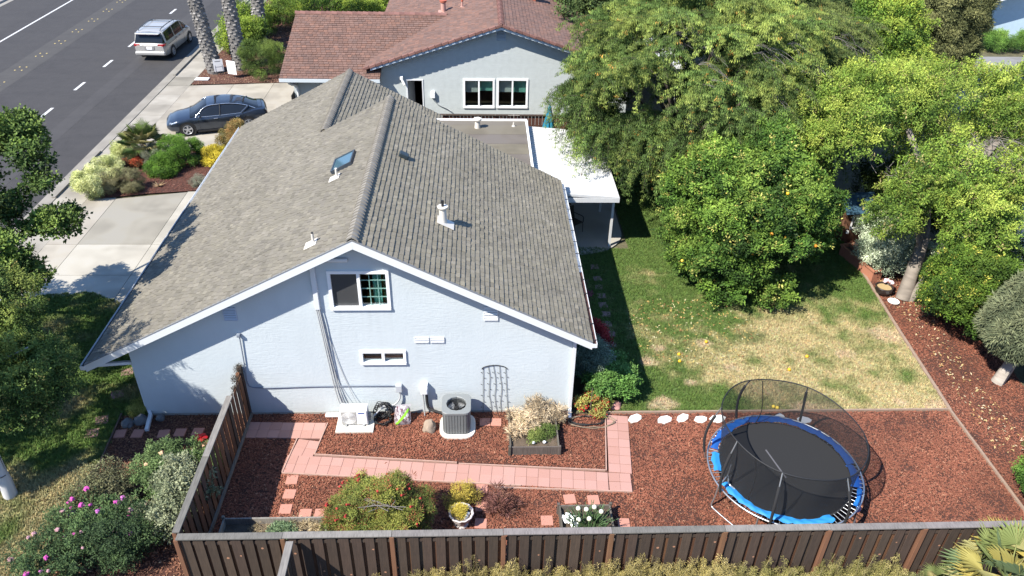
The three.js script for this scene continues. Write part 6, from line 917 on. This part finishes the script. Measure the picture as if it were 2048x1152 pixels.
shrub('wispy yellow shrub rising behind the white urn', [[9.05, 0.35, 3.4, 0.3, 0.9], [9.25, 0.28, 3.35, 0.22, 0.9], [8.85, 0.22, 3.55, 0.2, 0.9]], 230, 'fine', 0.9, [[0.06, 0.05, 0.012], [0.15, 0.12, 0.018], [0.23, 0.18, 0.03]], 120, { mat: leafMatDull });
shrub('yellow plant growing in the white urn', [[9.02, 0.5, 4.06, 0.17, 0.7]], 120, 'fine', 0.8, [[0.09, 0.08, 0.015], [0.22, 0.18, 0.03], [0.3, 0.25, 0.05]], 121, { name: 'potted_plant', cat: 'plant', floor: 0.4 });
shrub('sparse purplish seedling on the bark right of the yellow shrub', [[9.95, 0.15, 3.5, 0.3, 0.6], [10.2, 0.12, 3.55, 0.22, 0.6]], 170, 'dry', 1.0, [[0.05, 0.02, 0.02], [0.08, 0.035, 0.03], [0.1, 0.05, 0.03]], 122, { mat: leafMatDull });
{ // dry stalks and grass in the bed under the wall
  const r = rng(123); shrub('tangled dry tan stalks filling the raised bed under the gable wall', [[10.95, 0.38, 0.75, 0.3, 0.6], [11.35, 0.42, 0.5, 0.32, 0.6], [10.6, 0.3, 1.1, 0.22, 0.5], [11.1, 0.55, 0.4, 0.24, 0.7], [11.75, 0.35, 0.5, 0.2, 0.8], [10.5, 0.3, 0.45, 0.14, 1]], 620, 'dry', 1.0, [[0.16, 0.125, 0.085], [0.27, 0.22, 0.15], [0.36, 0.3, 0.21]], 124, { name: 'dry_plant', cat: 'plant', mat: leafMatDull, bark: twigGrey, stems: 20 });
  shrub('green weeds in the right half of the raised bed under the gable wall', [[11.35, 0.32, 1.15, 0.26, 0.6], [11.05, 0.3, 1.3, 0.2, 0.5], [10.75, 0.3, 0.75, 0.14, 0.5]], 330, 'fine', 0.8, [[0.03, 0.05, 0.012], [0.07, 0.11, 0.025], [0.15, 0.17, 0.05]], 125, { name: 'weeds', cat: 'weeds' });
  for (const [x, z, l] of [[11.0, 1.52, 'white pebble at the front of the dry raised bed, left of the other'], [11.3, 1.5, 'white pebble at the front of the dry raised bed, right of the other']]) tag(mesh('pebble', rockGeo([0.05, 0.04, 0.04], x * 7), MAT.white, scene), l, 'pebble').position.set(x, 0.26, z); }
{ // onions with white globes
  const t = thing('onion_plant', 'clump of green onion stalks with white globe flowers in the small raised bed', 'plant', [12.2, 0.2, 4.4]), r = rng(126), bl = [];
  for (let i = 0; i < 150; i++) { const a = r() * 6.28, d = Math.sqrt(r()), x = Math.cos(a) * d * 0.42, z = Math.sin(a) * d * 0.28, h = 0.3 + 0.25 * r(); bl.push(tube([[x, 0, z], [x * 1.1, h * 0.6, z * 1.1], [x * 1.5 + (r() - 0.5) * 0.16, h, z * 1.5 + (r() - 0.5) * 0.12]], 0.008, 4, 4)); }
  mesh('stalks', bl, std({ color: C(0.075, 0.14, 0.055), roughness: 0.6 }), t); const wm = std({ color: C(0.62, 0.62, 0.5), roughness: 0.9 });
  for (const [x, y, z] of [[-0.28, 0.5, -0.2], [-0.1, 0.58, -0.1], [0.1, 0.6, -0.15], [0.26, 0.55, -0.05], [-0.3, 0.45, 0.1], [-0.05, 0.5, 0.12]]) { const s = new THREE.IcosahedronGeometry(0.058, 2), p = s.attributes.position; for (let i = 0; i < p.count; i++) { const k = 1 + 0.12 * N3(p.getX(i) * 60, p.getY(i) * 60, p.getZ(i) * 60); p.setXYZ(i, p.getX(i) * k, p.getY(i) * k, p.getZ(i) * k); } s.computeVertexNormals(); mesh('flower', s, wm, t).position.set(x, y, z); mesh('flower_stalk', bar([x * 0.6, 0, z * 0.6], [x, y, z], 0.008), std({ color: C(0.1, 0.17, 0.06) }), t); }
  const dw = thing('white_flower', 'white fluffy flowers in the left corner of the small raised bed', 'flower', [11.75, 0.2, 4.15]); crown('blossom', dw, [[0, 0.06, 0, 0.14, 0.5], [0.1, 0.05, 0.12, 0.1, 0.5]], 120, 'petal', leafMatDull, 0.8, [[0.4, 0.42, 0.4], [0.55, 0.57, 0.55], [0.6, 0.6, 0.6]], 127, { floor: -1 }); mesh('stem', bar([0, -0.02, 0], [0, 0.08, 0], 0.01), barkDark, dw); }
shrub('low grey green plant in the large pale raised bed', [[4.75, 0.32, 4.45, 0.24, 0.55], [4.95, 0.3, 4.5, 0.16, 0.5], [4.6, 0.3, 4.55, 0.15, 0.5]], 700, 'small', 0.8, [[0.03, 0.05, 0.025], [0.075, 0.11, 0.055], [0.14, 0.18, 0.1]], 128, { floor: 0.2 });
{ const r = rng(129), t = thing('weeds', 'sparse dead grass on the soil of the large pale raised bed', 'weeds'); crown('straw', t, [[4.2, 0.24, 4.6, 0.35, 0.25], [5.3, 0.25, 4.5, 0.4, 0.25]], 420, 'dry', leafMatDull, 0.7, [[0.13, 0.1, 0.06], [0.22, 0.18, 0.11], [0.3, 0.25, 0.16]], 130, { floor: 0.2 }); }
// corner of the house, right side
{ const r = rng(131);
  shrub('bright green leafy bush at the right corner of the gable wall', [...lumps([13.4, 0.6, -0.75], [0.6, 0.5, 0.55], 16, 0.3, r, { low: -0.6 }), [13.75, 0.8, -1.5, 0.18, 1]], 3600, 'broad', 0.72, [[0.014, 0.04, 0.008], [0.045, 0.1, 0.018], [0.09, 0.16, 0.04]], 132);
  shrub('grey green shrub against the side wall in the house shadow', [...lumps([12.75, 0.75, -1.3], [0.45, 0.6, 0.9], 14, 0.32, r, { low: -0.7 })], 3000, 'small', 1.0, [[0.03, 0.045, 0.03], [0.075, 0.1, 0.07], [0.12, 0.15, 0.11]], 133);
  shrub('dark red leaved bush under the eave beside the stepping stones', [...lumps([13.0, 0.6, -2.6], [0.45, 0.5, 0.75], 10, 0.3, r, { low: -0.7 })], 1900, 'small', 1.0, [[0.05, 0.006, 0.008], [0.13, 0.012, 0.014], [0.2, 0.02, 0.02]], 134);
  shrub('small magenta flowered bush in deep shade under the eave', [[12.95, 0.4, -5.4, 0.35, 0.8], [12.9, 0.4, -6.1, 0.35, 0.8]], 800, 'small', 1.0, [[0.02, 0.035, 0.012], [0.05, 0.05, 0.03], [0.2, 0.03, 0.08]], 135);
  const t = shrub('leggy rose bush with red leaves and blooms at the house corner', [[12.85, 0.42, -0.25, 0.28, 0.9], [13.15, 0.35, -0.1, 0.22, 0.8], [12.5, 0.3, -0.05, 0.16, 0.8], [12.95, 0.2, 0.3, 0.16, 0.8]], 700, 'broad', 0.6, [[0.05, 0.07, 0.015], [0.13, 0.15, 0.03], [0.22, 0.2, 0.06], [0.22, 0.015, 0.012]], 136, { rare: 0.22 });
  for (const [x, y, z] of [[12.55, 0.4, 0.0], [12.95, 0.5, -0.1], [13.1, 0.42, 0.0], [13.2, 0.3, 0.05], [12.9, 0.25, 0.2]]) { const q = mesh('flower', rockGeo([0.05, 0.045, 0.05], x * 9, 0.5), std({ color: C(0.3, 0.012, 0.01) }), t); q.position.set(x, y, z); }
  const ptk = tag(mesh('stone', rockGeo([0.19, 0.13, 0.16], 44), std({ color: C(0.5, 0.25, 0.22), map: T.soil }), scene), 'pinkish stone at the foot of the bright green bush', 'stone'); ptk.position.set(13.52, 0.08, -0.15);
}
// roses in the lower left
{ const r = rng(137), pal = [[0.006, 0.014, 0.005], [0.02, 0.038, 0.013], [0.05, 0.08, 0.026]];
  const roses = (label, B, n, flowers, seed, p = pal) => { const t = shrub(label, B, n, 'broad', 0.52, p, seed, { name: 'rose_bush', cat: 'rose bush', stems: 16 }); const q = rng(seed + 7); for (const [k, col] of flowers) for (let i = 0; i < k; i++) { const b = B[Math.floor(q() * B.length)], d = dirIn(q); d.y = Math.abs(d.y) * 0.8 + 0.3; const f = mesh('flower', rockGeo([0.06, 0.05, 0.06], i * 3.7 + seed, 0.6), std({ color: C(...col), roughness: 0.8 }), t); f.position.set(b[0] + d.x * b[3] * 1.05, b[1] + d.y * b[3] * 1.05, b[2] + d.z * b[3] * 0.9); f.scale.setScalar(0.5 + 0.55 * q()); } return t; };
  roses('large dark rose bush with pink and magenta flowers in the lower left corner', [...lumps([0.6, 0.7, 4.55], [1.25, 0.8, 1.05], 34, 0.38, r, { low: -0.7, in: 0.4 }), ...lumps([-0.3, 0.6, 5.3], [0.8, 0.6, 0.7], 14, 0.36, r)], 6000, [[14, [0.45, 0.06, 0.28]], [10, [0.36, 0.1, 0.32]], [16, [0.36, 0.2, 0.22]]], 138);
  roses('fresh green rose bush with peach flowers between the stepping stones and the short fence', [...lumps([1.7, 0.55, 2.65], [0.95, 0.5, 0.75], 26, 0.3, r, { low: -0.7, in: 0.55 })], 5200, [[5, [0.55, 0.33, 0.2]]], 139, [[0.012, 0.026, 0.009], [0.04, 0.07, 0.022], [0.09, 0.13, 0.045]]);
  shrub('pale dusty shrub between the rose bushes and the short fence', [...lumps([2.15, 0.9, 3.7], [0.55, 0.7, 0.8], 14, 0.34, r, { low: -0.6, in: 0.5 })], 2300, 'broad', 0.7, [[0.03, 0.04, 0.02], [0.07, 0.085, 0.045], [0.16, 0.17, 0.1]], 140);
  shrub('sparse brownish twiggy growth at the left side of the rose bed', [...lumps([0.1, 0.5, 3.2], [0.75, 0.5, 0.7], 14, 0.34, r, { low: -0.6, in: 0.4 })], 1100, 'small', 1.0, [[0.03, 0.028, 0.018], [0.06, 0.06, 0.03], [0.1, 0.11, 0.05]], 141, { bark: twigGrey, stems: 20 });
  shrub('yellowish grass tuft at the left foot of the gable wall', [[-0.2, 0.1, -0.35, 0.3, 0.4], [-0.35, 0.1, -0.1, 0.2, 0.4]], 420, 'fine', 0.9, [[0.08, 0.1, 0.02], [0.2, 0.2, 0.05], [0.3, 0.28, 0.09]], 142, { name: 'grass_tuft', cat: 'grass' });
  shrub('dark vine stub on the gate post where the short fence meets the wall', [[2.88, 1.78, 0.12, 0.08, 1.6], [2.84, 1.55, 0.28, 0.08, 1.6], [2.8, 1.3, 0.4, 0.07, 1.4]], 120, 'small', 0.7, [[0.012, 0.011, 0.01], [0.025, 0.022, 0.018], [0.045, 0.04, 0.03]], 143, { name: 'vine', cat: 'vine', mat: leafMatDull });
}
// golden weeds along the outside of the long fence
{ const r = rng(144), pal = [[0.08, 0.075, 0.02], [0.23, 0.19, 0.06], [0.4, 0.33, 0.14]];
  const W = (label, x0, x1, z, h, n, seed, p = pal) => { const t = thing('weeds', label, 'weeds'), q = rng(seed), st = [], list = [];
    for (let i = 0; i < n / 28; i++) { const x = lerp(x0, x1, q()), zz = z + (q() - 0.4) * 0.5, hh = h * (0.45 + 0.75 * q() * q()) * (0.8 + 0.4 * N3(x * 1.4, seed, 0)), lx = (q() - 0.5) * 0.35, lz = (q() - 0.5) * 0.25, tone = 0.6 + 0.7 * q(), m = 6 + Math.floor(q() * 12); st.push(tube([[x, 0, zz], [x + lx * 0.3, hh * 0.6, zz + lz * 0.3], [x + lx, hh, zz + lz]], 0.005, 5, 3));
      for (let j = 0; j < m; j++) { const s = 0.3 + 0.7 * j / m, b = 0.09 * (1.15 - s) + 0.02, c = q() < 0.5 ? mixc(p[0], p[1], s) : mixc(p[1], p[2], s * q()), k = 0.5 + 0.5 * q(); list.push([M4(x + lx * s * s + (q() - 0.5) * b * 2, hh * s, zz + lz * s * s + (q() - 0.5) * b * 2, (q() - 0.5) * 1.4, q() * 6.28, (q() - 0.5) * 1.4, k * 0.75), c.map((e) => e * tone * 1.3)]); } }
    mesh('stalks', st, std({ color: C(0.3, 0.25, 0.12) }), t); instanced('seed_heads', CL.fine, leafMatDull, list, t); return t; };
  W('golden dry weeds outside the long fence, below the white urn', 8.0, 11.4, 6.0, 1.3, 6000, 145); W('golden dry weeds outside the long fence, below the onion bed', 11.5, 15.2, 6.0, 1.3, 7600, 146); W('tall thin weed stalks outside the long fence, below the trampoline', 15.3, 19.3, 6.0, 1.15, 4800, 147, [[0.05, 0.055, 0.018], [0.16, 0.15, 0.04], [0.34, 0.29, 0.12]]);
  W('sparse greenish weeds outside the long fence, left of the fan palm', 19.4, 20.6, 6.05, 0.75, 1400, 148, [[0.05, 0.07, 0.02], [0.13, 0.15, 0.05], [0.28, 0.26, 0.11]]); W('few bent weed stalks outside the fence below the bottlebrush bush', 7.2, 8.2, 6.05, 0.9, 400, 149);
}
// fan palms
function fanPalm(label, pos, R, n, pal, seed, group, o = {}) { const t = thing(o.name || 'fan_palm', label, 'palm', pos), r = rng(seed); if (!o.crownOnly) mesh('trunk', limb([[0, -pos[1] + 0.0, 0], [0, -pos[1] * 0.5, 0], [0, 0.05, 0]], 0.14, 0.12, 8), bark, t);
  for (let i = 0; i < n; i++) { const a = i * 2.39996 + 0.3 * r(), el = lerp(1.25, o.low ?? -0.25, (i + 0.5) / n) + 0.2 * (r() - 0.5), L = R * (0.45 + 0.15 * r()), F = R * (0.5 + 0.12 * r()), d = V(Math.cos(a) * Math.cos(el), Math.sin(el), Math.sin(a) * Math.cos(el)), tip = d.clone().multiplyScalar(L), up = V(0, 1, 0), side = d.clone().cross(up).normalize(), nn = side.clone().cross(d), pos2 = [], N = 22;
    for (let k = 0; k < N; k++) { const b = (k / (N - 1) - 0.5) * 3.6, dir = d.clone().multiplyScalar(Math.cos(b)).addScaledVector(side, Math.sin(b)).addScaledVector(nn, 0.16).normalize(), l = F * (0.72 + 0.28 * Math.cos(b * 0.5)) * (0.9 + 0.2 * r()), w = F * 0.035, s2 = dir.clone().cross(nn).normalize(), m = tip.clone().addScaledVector(dir, l * 0.55), e = tip.clone().addScaledVector(dir, l).add(V(0, -0.18 * l, 0)); const A = m.clone().addScaledVector(s2, w), B = m.clone().addScaledVector(s2, -w); for (const q of [tip, A, e, tip, e, B]) pos2.push(q.x, q.y, q.z); }
    const g = new THREE.BufferGeometry(); g.setAttribute('position', new THREE.Float32BufferAttribute(pos2, 3)); g.computeVertexNormals(); const c = pal[Math.floor(r() * pal.length)]; const f = mesh('frond', g, std({ color: C(...c), roughness: 0.6 }), t); mesh('frond_stalk', bar([0, 0, 0], tip, R * 0.016, 5, R * 0.01), std({ color: C(c[0] * 1.1, c[1], c[2]) }), f); }
  return t; }
fanPalm('yellow green fan palm in the lower right corner, outside the long fence', [21.25, 0.95, 6.55], 1.35, 34, [[0.3, 0.27, 0.08], [0.36, 0.3, 0.08], [0.17, 0.21, 0.07], [0.12, 0.17, 0.08], [0.27, 0.26, 0.11], [0.4, 0.33, 0.14]], 150);
fanPalm('small fan palm seedling outside the long fence, left of the large fan palm', [20.0, 0.5, 6.4], 0.55, 11, [[0.12, 0.15, 0.05], [0.25, 0.22, 0.09]], 151);
fanPalm('small green fan palm among the front bed shrubs', [-6.15, 0.75, -17.55], 1.15, 22, [[0.05, 0.09, 0.02], [0.075, 0.12, 0.025], [0.14, 0.16, 0.04], [0.28, 0.25, 0.1]], 152);
// front bed
{ const r = rng(153), clip = (label, c, R, n, pal, seed, clump = 'small', size = 0.75) => shrub(label, [...lumps(c, R, 26, Math.min(...R) * 0.42, r, { low: -0.8, in: 0.82 }), [c[0], c[1], c[2], Math.min(...R) * 0.85, 1]], n, clump, size, pal, seed, { trim: 1 });
  const KG = [[0.01, 0.032, 0.004], [0.038, 0.085, 0.008], [0.075, 0.14, 0.015]];
  clip('larger clipped round green shrub in the front bed', [-4.35, 0.6, -17.0], [1.05, 0.6, 0.8], 4200, KG, 154); clip('smaller clipped round green shrub in the front bed', [-4.75, 0.45, -15.75], [0.62, 0.5, 0.58], 2400, KG, 155);
  clip('yellow leaved shrub at the eave side of the front bed', [-2.75, 0.42, -16.9], [0.55, 0.42, 0.5], 1600, [[0.1, 0.085, 0.01], [0.24, 0.195, 0.015], [0.34, 0.28, 0.03]], 156);
  clip('pale variegated shrub at the street corner of the front bed', [-7.0, 0.55, -14.4], [0.85, 0.6, 1.5], 5200, [[0.09, 0.11, 0.035], [0.24, 0.26, 0.1], [0.42, 0.42, 0.22]], 157); clip('second pale variegated shrub behind the small fan palm', [-7.0, 0.5, -17.6], [0.55, 0.45, 0.7], 1700, [[0.08, 0.1, 0.03], [0.22, 0.24, 0.09], [0.4, 0.4, 0.2]], 158);
  clip('brownish olive mounded shrub in front of the pale variegated one', [-5.95, 0.45, -14.15], [0.9, 0.48, 0.6], 3000, [[0.05, 0.048, 0.022], [0.1, 0.095, 0.045], [0.14, 0.13, 0.07]], 159, 'fine', 0.6);
  clip('grey green lavender mound between the fan palm and the clipped shrub', [-5.45, 0.42, -17.1], [0.65, 0.45, 0.75], 2200, [[0.05, 0.058, 0.038], [0.11, 0.12, 0.08], [0.17, 0.17, 0.12]], 160, 'fine', 0.6);
  shrub('low plant with red flowers in front of the fan palm', [[-6.2, 0.25, -16.5, 0.3, 0.6], [-6.7, 0.3, -16.4, 0.25, 0.6]], 480, 'small', 1.0, [[0.04, 0.035, 0.015], [0.07, 0.045, 0.018], [0.22, 0.03, 0.012]], 161);
  clip('reddish green hedge shrub against the eave, beside the parked sedan', [-2.1, 0.62, -18.9], [0.95, 0.65, 0.8], 3600, [[0.04, 0.035, 0.01], [0.095, 0.085, 0.025], [0.2, 0.11, 0.04]], 162);
  clip('small grey shrub at the eave corner of the front bed', [-2.9, 0.22, -14.7], [0.3, 0.25, 0.3], 420, [[0.06, 0.065, 0.045], [0.11, 0.12, 0.085], [0.16, 0.16, 0.12]], 163, 'fine', 0.6);
  const t = thing('dried_plant', 'dried tan rosette plant on the mulch of the front bed', 'plant', [-4.55, 0.05, -14.55]); const q = rng(164); for (let i = 0; i < 13; i++) { const a = i * 2.4, el = 0.3 + 0.7 * q(), l = 0.3 + 0.15 * q(); const g = new THREE.ConeGeometry(0.05, l, 5); g.scale(1, 1, 0.3); g.translate(0, l / 2, 0); const m = mesh('leaf', g, std({ color: C(0.36, 0.25, 0.14) }), t); m.rotation.set(0, 0, -(1.57 - el)); m.rotation.order = 'YXZ'; m.rotation.y = a; }
  clip('clipped round topiary bush between the signs and the tile roofed wing', [-3.35, 1.05, -29.1], [1.15, 1.0, 1.05], 6500, [[0.018, 0.034, 0.006], [0.05, 0.08, 0.014], [0.1, 0.135, 0.025]], 165, 'small', 0.7);
  const hedge = (label, x0, x1, z0, z1, h, n, seed) => { const B = []; for (let i = 0; i < 70; i++) B.push([lerp(x0, x1, r()), h * (0.3 + 0.62 * r()), lerp(z0, z1, r()), 0.5 + 0.25 * r(), 0.8]); return shrub(label, B, n, 'broad', 0.95, [[0.014, 0.035, 0.005], [0.055, 0.095, 0.01], [0.14, 0.18, 0.02]], seed); };
  hedge('loose green shrubs behind the palm trunks, nearest the sidewalk', -6.9, -4.6, -38.5, -33.2, 1.9, 8000, 166); hedge('yellow green hedge mass beyond the wing roof at the top', -5.5, 3.0, -44, -38, 2.3, 12000, 167);
}
// tall palms: leaf-scarred trunks, crowns above the frame
{ const tall = (label, x, z, h, lx, lz, seed) => {
    const t = thing('palm_tree', label, 'palm tree'), r = rng(seed), P = (s) => V(x + lx * s, h * s, z + lz * s); mesh('trunk', limb([0, 0.15, 0.4, 0.7, 1].map((s) => { const q = P(s); return [q.x, q.y, q.z]; }), 0.46, 0.26, 14), std({ color: C(0.2, 0.19, 0.18), map: T.wood, roughness: 1, bumpMap: T.grit, bumpScale: 0.03 }), t);
    const scars = [], n = 420; for (let i = 0; i < n; i++) { const s = i / n * 0.93 + 0.02, a = i * 2.39996, k = lerp(0.45, 0.27, Math.pow(s, 0.8)) * (1 + 0.06 * r()), c = P(s), g = new THREE.BoxGeometry(0.15, 0.09, 0.05); g.rotateX(-0.5 - 0.7 * r()); g.translate(0, 0, k); g.rotateY(a + 0.2 * r()); g.translate(c.x, c.y, c.z); const v = r() < 0.3 ? 0.26 : 0.12 * (0.6 + r()); scars.push(tint(g, [v, v * 0.95, v * 0.9])); }
    mesh('leaf_scars', scars, MAT.tinted, t).userData.kind = 'stuff';
    const fr = [], c = P(1); for (let i = 0; i < 34; i++) { const a = i * 2.4, el = lerp(1.2, -0.6, i / 34), L = 1.3, d = V(Math.cos(a) * Math.cos(el), Math.sin(el), Math.sin(a) * Math.cos(el)), b = c.clone().addScaledVector(d, L); const g = new THREE.CircleGeometry(0.85, 12); g.lookAt(V(d.x, d.y + 0.8, d.z)); g.translate(b.x, b.y, b.z); const g2 = flat(g), p = g2.attributes.position; for (let k = 0; k < p.count; k += 3) { const m = V(p.getX(k + 0), p.getY(k), p.getZ(k)).add(V(p.getX(k + 1), p.getY(k + 1), p.getZ(k + 1))).multiplyScalar(0.5).lerp(V(p.getX(k + 2), p.getY(k + 2), p.getZ(k + 2)), 0.25); p.setXYZ(k + 1, m.x, m.y, m.z); } fr.push(g2, flat(bar(c, b, 0.03, 4))); } mesh('fronds', fr, std({ color: C(0.05, 0.085, 0.025), roughness: 0.7 }), t); return t; };
  tall('leaning palm trunk nearest the sidewalk, first of three from the left', -6.35, -29.9, 11, -1.3, -0.6, 170); tall('palm trunk with grey leaf scars, second of three from the left', -5.0, -30.6, 11.5, -0.5, -0.9, 171); tall('palm trunk behind the hedge, third of three from the left', -5.0, -35.6, 12, 0.6, -1.4, 172);
}
// street trees at the left edge
{ const t = thing('tree', 'dark green tree at the left edge, shading the driveway and the eave', 'tree'), r = rng(173);
  mesh('trunk', [limb([[-7.6, 0, -3.4], [-7.3, 2, -3.6], [-6.6, 4.2, -4.0]], 0.25, 0.14), limb([[-6.9, 3.2, -3.8], [-5, 4.6, -4.6], [-3.4, 5.2, -4.6]], 0.09, 0.03), limb([[-6.9, 3.2, -3.8], [-6, 5, -6.2], [-5.2, 5.8, -7.6]], 0.08, 0.03), limb([[-7.1, 2.8, -3.6], [-5, 4.2, -2.6], [-3, 4.9, -1.6]], 0.09, 0.03)], barkDark, t);
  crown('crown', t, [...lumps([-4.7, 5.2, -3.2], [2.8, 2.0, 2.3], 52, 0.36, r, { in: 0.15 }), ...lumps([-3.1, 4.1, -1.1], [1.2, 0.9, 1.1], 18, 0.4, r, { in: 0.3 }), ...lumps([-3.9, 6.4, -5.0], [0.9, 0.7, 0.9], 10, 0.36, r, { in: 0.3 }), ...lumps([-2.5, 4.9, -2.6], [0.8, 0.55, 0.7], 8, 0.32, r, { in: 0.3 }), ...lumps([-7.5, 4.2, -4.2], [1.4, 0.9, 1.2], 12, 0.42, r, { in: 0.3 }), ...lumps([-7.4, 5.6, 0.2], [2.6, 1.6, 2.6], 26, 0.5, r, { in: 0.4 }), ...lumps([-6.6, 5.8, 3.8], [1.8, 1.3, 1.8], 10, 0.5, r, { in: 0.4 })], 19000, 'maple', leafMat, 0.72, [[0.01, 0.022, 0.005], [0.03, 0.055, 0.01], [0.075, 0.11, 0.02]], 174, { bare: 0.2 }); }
{ const t = thing('birch_tree', 'white trunked birch with light drooping foliage at the left edge', 'tree'), r = rng(175);
  const tr = mesh('trunk', limb([[-2.42, 0, 2.95], [-2.42, 1.6, 2.9], [-2.5, 3.4, 2.8], [-2.6, 5.5, 2.6]], 0.17, 0.08, 12), std({ color: C(0.5, 0.5, 0.5), map: T.mottle, roughness: 0.8 }), t);
  mesh('bark_mark', [0.25, 0.55, 0.8, 1.3].map((y, i) => { const g = new THREE.TorusGeometry(0.165 - y * 0.012, 0.012, 4, 10, 1.6); g.rotateX(Math.PI / 2); g.rotateY(i * 1.9 + 2.2); g.translate(-2.42, y, 2.94); return g; }), MAT.black, tr);
  mesh('branch', [limb([[-2.48, 3.0, 2.8], [-1.9, 3.7, 2.2], [-1.3, 3.9, 1.8]], 0.05, 0.015, 6), limb([[-2.5, 3.2, 2.8], [-2.4, 4.2, 1.6], [-2.2, 4.6, 0.8]], 0.05, 0.015, 6)], std({ color: C(0.35, 0.34, 0.33) }), t);
  crown('crown', t, [...lumps([-1.9, 3.4, 1.9], [1.5, 1.0, 1.3], 40, 0.4, r, { in: 0.45 }), ...lumps([-2.4, 3.9, 0.5], [1.0, 0.9, 1.0], 18, 0.36, r, { in: 0.45 }), ...lumps([-1.5, 2.5, 2.5], [0.6, 0.8, 0.6], 12, 0.3, r, { in: 0.4 }), ...lumps([-3.2, 5.2, 2.4], [1.6, 1.4, 1.6], 20, 0.55, r)], 17000, 'broad', leafMat, 0.62, [[0.008, 0.02, 0.004], [0.04, 0.068, 0.013], [0.12, 0.145, 0.03], [0.13, 0.11, 0.035]], 176, { rare: 0.03, bare: 0.2 }); }
// beyond the frame's top and right: greenery seen between the trees
{ const r = rng(177); shrub('bright green shrubs at the foot of the light blue house', [...lumps([46.2, 0.5, -36.4], [2.6, 0.5, 0.7], 20, 0.45, r, { low: -0.5 })], 2600, 'fine', 1.6, [[0.02, 0.05, 0.01], [0.06, 0.12, 0.02], [0.13, 0.2, 0.04]], 178);
  shrub('dark shrubs in the shade behind the yellow green tree and the right fence', [...lumps([29.0, 0.9, -6.0], [2.0, 0.9, 1.6], 22, 0.6, r, { low: -0.5 }), ...lumps([27.3, 1.5, -11.2], [1.9, 1.4, 1.6], 26, 0.6, r, { low: -0.6 })], 9000, 'broad', 0.9, [[0.008, 0.02, 0.004], [0.025, 0.045, 0.01], [0.05, 0.075, 0.015]], 179);
  shrub('dense dark tree line beyond the trees at the top of the picture', [...lumps([22, 3.5, -30], [9, 3.2, 3.5], 50, 1.5, r, { low: -0.6 }), ...lumps([33, 3.0, -33], [5, 3, 3], 24, 1.4, r, { low: -0.6 })], 16000, 'broad', 1.9, [[0.008, 0.018, 0.005], [0.024, 0.042, 0.01], [0.06, 0.08, 0.02]], 180, { name: 'distant_trees', cat: 'trees' }).userData.kind = 'stuff';
}
renderer.render(scene, camera);
